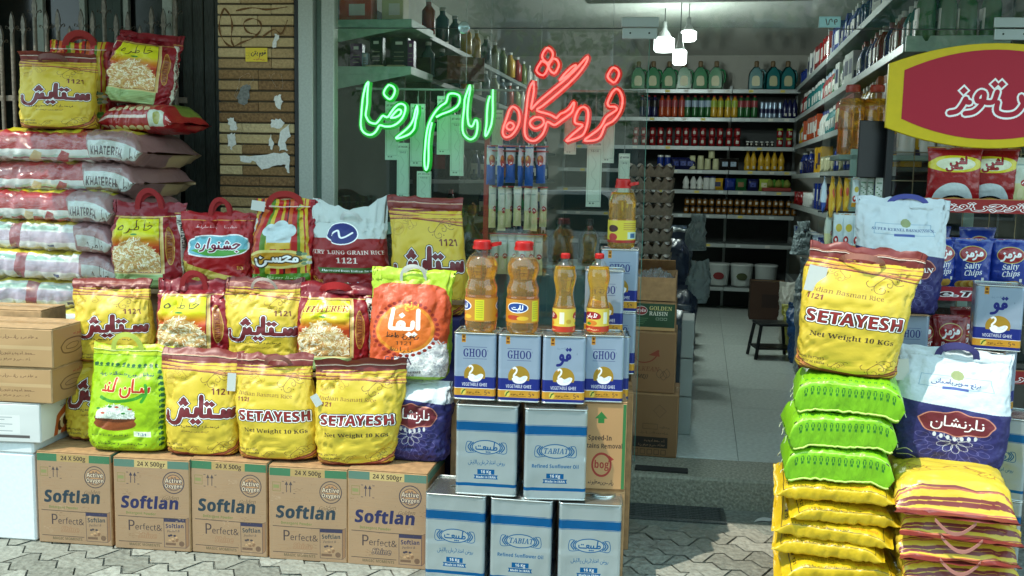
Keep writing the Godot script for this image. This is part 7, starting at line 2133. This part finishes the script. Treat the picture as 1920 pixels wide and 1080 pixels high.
	for y in [[.0, .9], [.03, .96], [.055, 1.0], [.058, .97], [.03, .9]]:
		var p := PackedVector3Array()
		var uv := PackedVector2Array()
		for k in 49:
			var f := k / 48. * 4.
			var side := int(f) % 4
			var u := fposmod(f, 1.) * 2. - 1.
			var sc := .008 * cos(u * PI * NN) * (1. if y[0] < .05 else .4)
			var q: Vector3 = [Vector3(u * .145, 0, .145 + sc), Vector3(.145 + sc, 0, -u * .145), Vector3(-u * .145, 0, -.145 - sc), Vector3(-.145 - sc, 0, u * .145)][side]
			p.append(Vector3(q.x * y[1], y[0] + (.019 * cos(u * PI * NN) if y[0] > .02 and y[0] < .057 else 0.), q.z * y[1])); uv.append(Vector2(k / 48., y[0]))
		rows.append(p); uvs.append(uv)
	tray.grid(rows, uvs, true)
	tray.box(Vector3(0, .012, 0), Vector3(.25, .012, .25), 0.)
	var tray_m := tray.mesh()
	var egg := lathed([[.001, 0.], [.013, .004], [.021, .018], [.0215, .027], [.017, .043], [.008, .054], [.001, .057]], 12)
	for k in 8:
		var t := thing("egg_tray", "grey pulp tray of white eggs, %s" % ("topmost of its stack with eggs showing" if k == 7 else "in the stack inside the door, number %s from below" % ["one", "two", "three", "four", "five", "six", "seven"][k]), "egg tray", ins(.02, 1.066 + k * .076, -1.1), INSIDE + 2. * sin(k * 2.), "egg trays stacked inside the door")
		part(t, "tray", tray_m, pulp)
		for i in 5:
			for j in 5:
				if k < 7 and j < 4 and i < 4: continue
				part(t, "egg", egg, shell, Vector3(-.114 + i * .057, .022, -.114 + j * .057))
	# wrapped bundles along the aisle, bags hanging among them
	var wrap := [mat(col(70, 86, 100), .3), mat(col(44, 58, 84), .3), mat(col(110, 120, 122), .35)]
	for i in 6:
		var z := -1.55 - i * .5
		sack("wrapped_bundle", "film-wrapped %s bundle standing on the floor along the aisle" % ["blue grey", "navy", "pale grey"][i % 3], ins(.16, .15, z), INSIDE + 6. * sin(i), .3, .62 + .08 * sin(i * 2.), .3, wrap[i % 3], 110 + i, {"hem": .03, "full": .85, "wrinkle": .012, "topw": .9, "square": 4.}, "wrapped bundles along the aisle", "bundle")
	for i in 3: sack("wrapped_bundle", "%s wrapped bundle stacked on another along the aisle" % ["navy", "pale grey", "blue grey"][i], ins(.12, .8, -2.3 - i * .6), INSIDE, .28, .4, .26, wrap[(i + 1) % 3], 120 + i, {"hem": .04, "full": .7, "wrinkle": .012, "topw": .8}, "upper bundles along the aisle", "bundle")
	for e in [[.3, 1.06, -2.55, .15, .27, "pale grey carrier bag on top of the dark bundles"], [.33, .72, -2.1, .14, .3, "long crumpled white carrier bag hanging beside the aisle bundles"], [1.2, .62, -3.3, .16, .36, "white carrier bag beside the wall shelving"], [1.22, .95, -4.0, .17, .3, "crumpled grey carrier bag hanging from the wall shelving"]]:
		sack("carrier_bag", e[5], ins(e[0], e[1], e[2]), 20., e[3], e[4], .12, mat(col(150, 166, 170), .45), 130 + int(e[1] * 10.), {"hem": .05, "wrinkle": .014, "topw": .75, "full": .35}, "", "carrier bag")
	for i in 5: sack("floor_sack", "%s full bag standing on the floor along the wall shelving" % ["dark red", "pale grey", "blue", "olive yellow", "cream"][i], ins(1.2, .15, -2.2 - i * .45), INSIDE - 10., .26, .5 + .1 * sin(i * 1.7), .26, [mat(col(120, 34, 30), .4), mat(col(150, 160, 160), .4), mat(col(40, 80, 130), .4), mat(col(150, 150, 60), .4), mat(col(170, 170, 160), .4)][i], 140 + i, {"hem": .04, "wrinkle": .012, "full": .7}, "bags on the floor along the wall shelving", "bag")

# ---------------------------------------------------------------- what the glass mirrors: the far side of the street
func tree(at: Vector3, h: float, spread: float, sd: int, label: String) -> void:
	var t := thing("street_tree", label, "tree", at, 0., "trees across the street")
	var r := seeded(sd)
	var bark := mottled(col(70, 58, 46), col(98, 84, 68), 1.5, .95, .5, 170)
	var B := MB.new()
	B.tube(PackedVector3Array([Vector3.ZERO, Vector3(.05, h * .25, 0), Vector3(-.04, h * .5, .05), Vector3(0, h * .75, 0)]), .14, 9)
	for i in 6:
		var a := TAU * i / 6. + r.randf()
		B.tube(PackedVector3Array([Vector3(0, h * (.36 + .05 * i), 0), Vector3(cos(a) * spread * .4, h * (.55 + .04 * i), sin(a) * spread * .4), Vector3(cos(a) * spread * .75, h * (.68 + .03 * i), sin(a) * spread * .75)]), .05, 6)
	part(t, "trunk", B.mesh(), bark)
	var C := MB.new()
	var hubs := []
	for i in 26:
		var a := r.randf() * TAU
		var rad := spread * sqrt(r.randf())
		hubs.append(Vector3(cos(a) * rad, h * (.5 + .5 * r.randf()) - rad * .25, sin(a) * rad))
	for i in 2600:
		var hub: Vector3 = hubs[r.randi() % 26]
		var p := hub + Vector3(r.randfn(), r.randfn() * .7, r.randfn()) * spread * .17
		var u := Vector3(r.randfn(), r.randfn(), r.randfn()).normalized() * .09
		var v := u.cross(Vector3(r.randfn(), r.randfn(), r.randfn())).normalized() * .05
		C.tri(p - u, p + v, p + u); C.tri(p - u, p + u, p - v)
	var leaf := StandardMaterial3D.new()
	leaf.albedo_color = Color(.07, .12, .035).linear_to_srgb()
	leaf.roughness = .6; leaf.backlight_enabled = true; leaf.backlight = Color(.25, .35, .1)
	part(t, "crown", C.mesh(), leaf)

func across_the_street() -> void:
	for e in [[-3.4, 10.4, 5.6, 1.9], [.6, 10.8, 6.2, 2.2], [4.2, 10.3, 5.2, 1.8], [-7., 10.6, 6., 2.]]: tree(Vector3(e[0], 0, e[1]), e[2], e[3], int(e[0] * 10.) + 100, "leafy street tree across the road, mirrored in the shop glass")
	var w := thing("opposite_building", "pale plastered building across the road with rows of windows", "building", Vector3(0, 0, 19.), 180.)
	part(w, "wall", bb(Vector3(0, 3.5, -.5), Vector3(26, 7, 1.)), mottled(col(150, 140, 120), col(176, 166, 146), .4, .9, 0., 180))
	for i in 9:
		for j in 2:
			var f := part(w, "window", bb(Vector3(-11 + i * 2.75, 1.6 + j * 3., .02), Vector3(1.3, 1.6, .06)), mat(col(170, 170, 164), .6))
			part(f, "pane", bb(Vector3(-11 + i * 2.75, 1.6 + j * 3., .052), Vector3(1.14, 1.44, .01)), mat(col(30, 40, 46), .1))
	var c := thing("parked_car", "white parked car across the road, mirrored in the shop glass", "car", Vector3(-1.2, -.01, 7.6), 4.)
	var white := mat(col(206, 208, 208), .25)
	var B := MB.new()
	B.prism(Art.smooth(pv([-2.05, .28, -2.1, .55, -2.0, .78, -1.3, .86, -.75, .95, 1.5, .95, 2.0, .88, 2.1, .6, 2.05, .28, 1.7, .24, -1.7, .24, -2.05, .28]), 3), -.82, .82, .06)
	part(c, "body", B.mesh(), white)
	B = MB.new()
	B.prism(pv([-.95, .94, -.3, 1.38, .9, 1.4, 1.55, .94]), -.7, .7, .06)
	part(c, "cabin_glass", B.mesh(), mat(col(24, 30, 34), .08))
	B = MB.new()
	B.prism(pv([-.36, 1.36, -.25, 1.42, .85, 1.44, 1.0, 1.36]), -.68, .68, .03)
	part(c, "roof", B.mesh(), white)
	for x in [-1.3, 1.3]:
		for z in [-.76, .76]:
			var wh := part(c, "wheel", lathed([[.001, -.1], [.2, -.1], [.31, -.08], [.32, 0.], [.31, .08], [.2, .1], [.001, .1]], 24), mat(col(24, 24, 24), .8), Vector3(x, .32, z), Vector3(90, 0, 0))
			part(wh, "rim", lathed([[.001, -.106], [.19, -.104], [.19, .104], [.001, .106]], 18), mat(col(150, 152, 152), .3, .7))
	for z in [-.6, .6]: part(c, "headlight", bb(Vector3(-2.06, .66, z), Vector3(.06, .14, .3), .02), mat(col(214, 220, 220), .1))
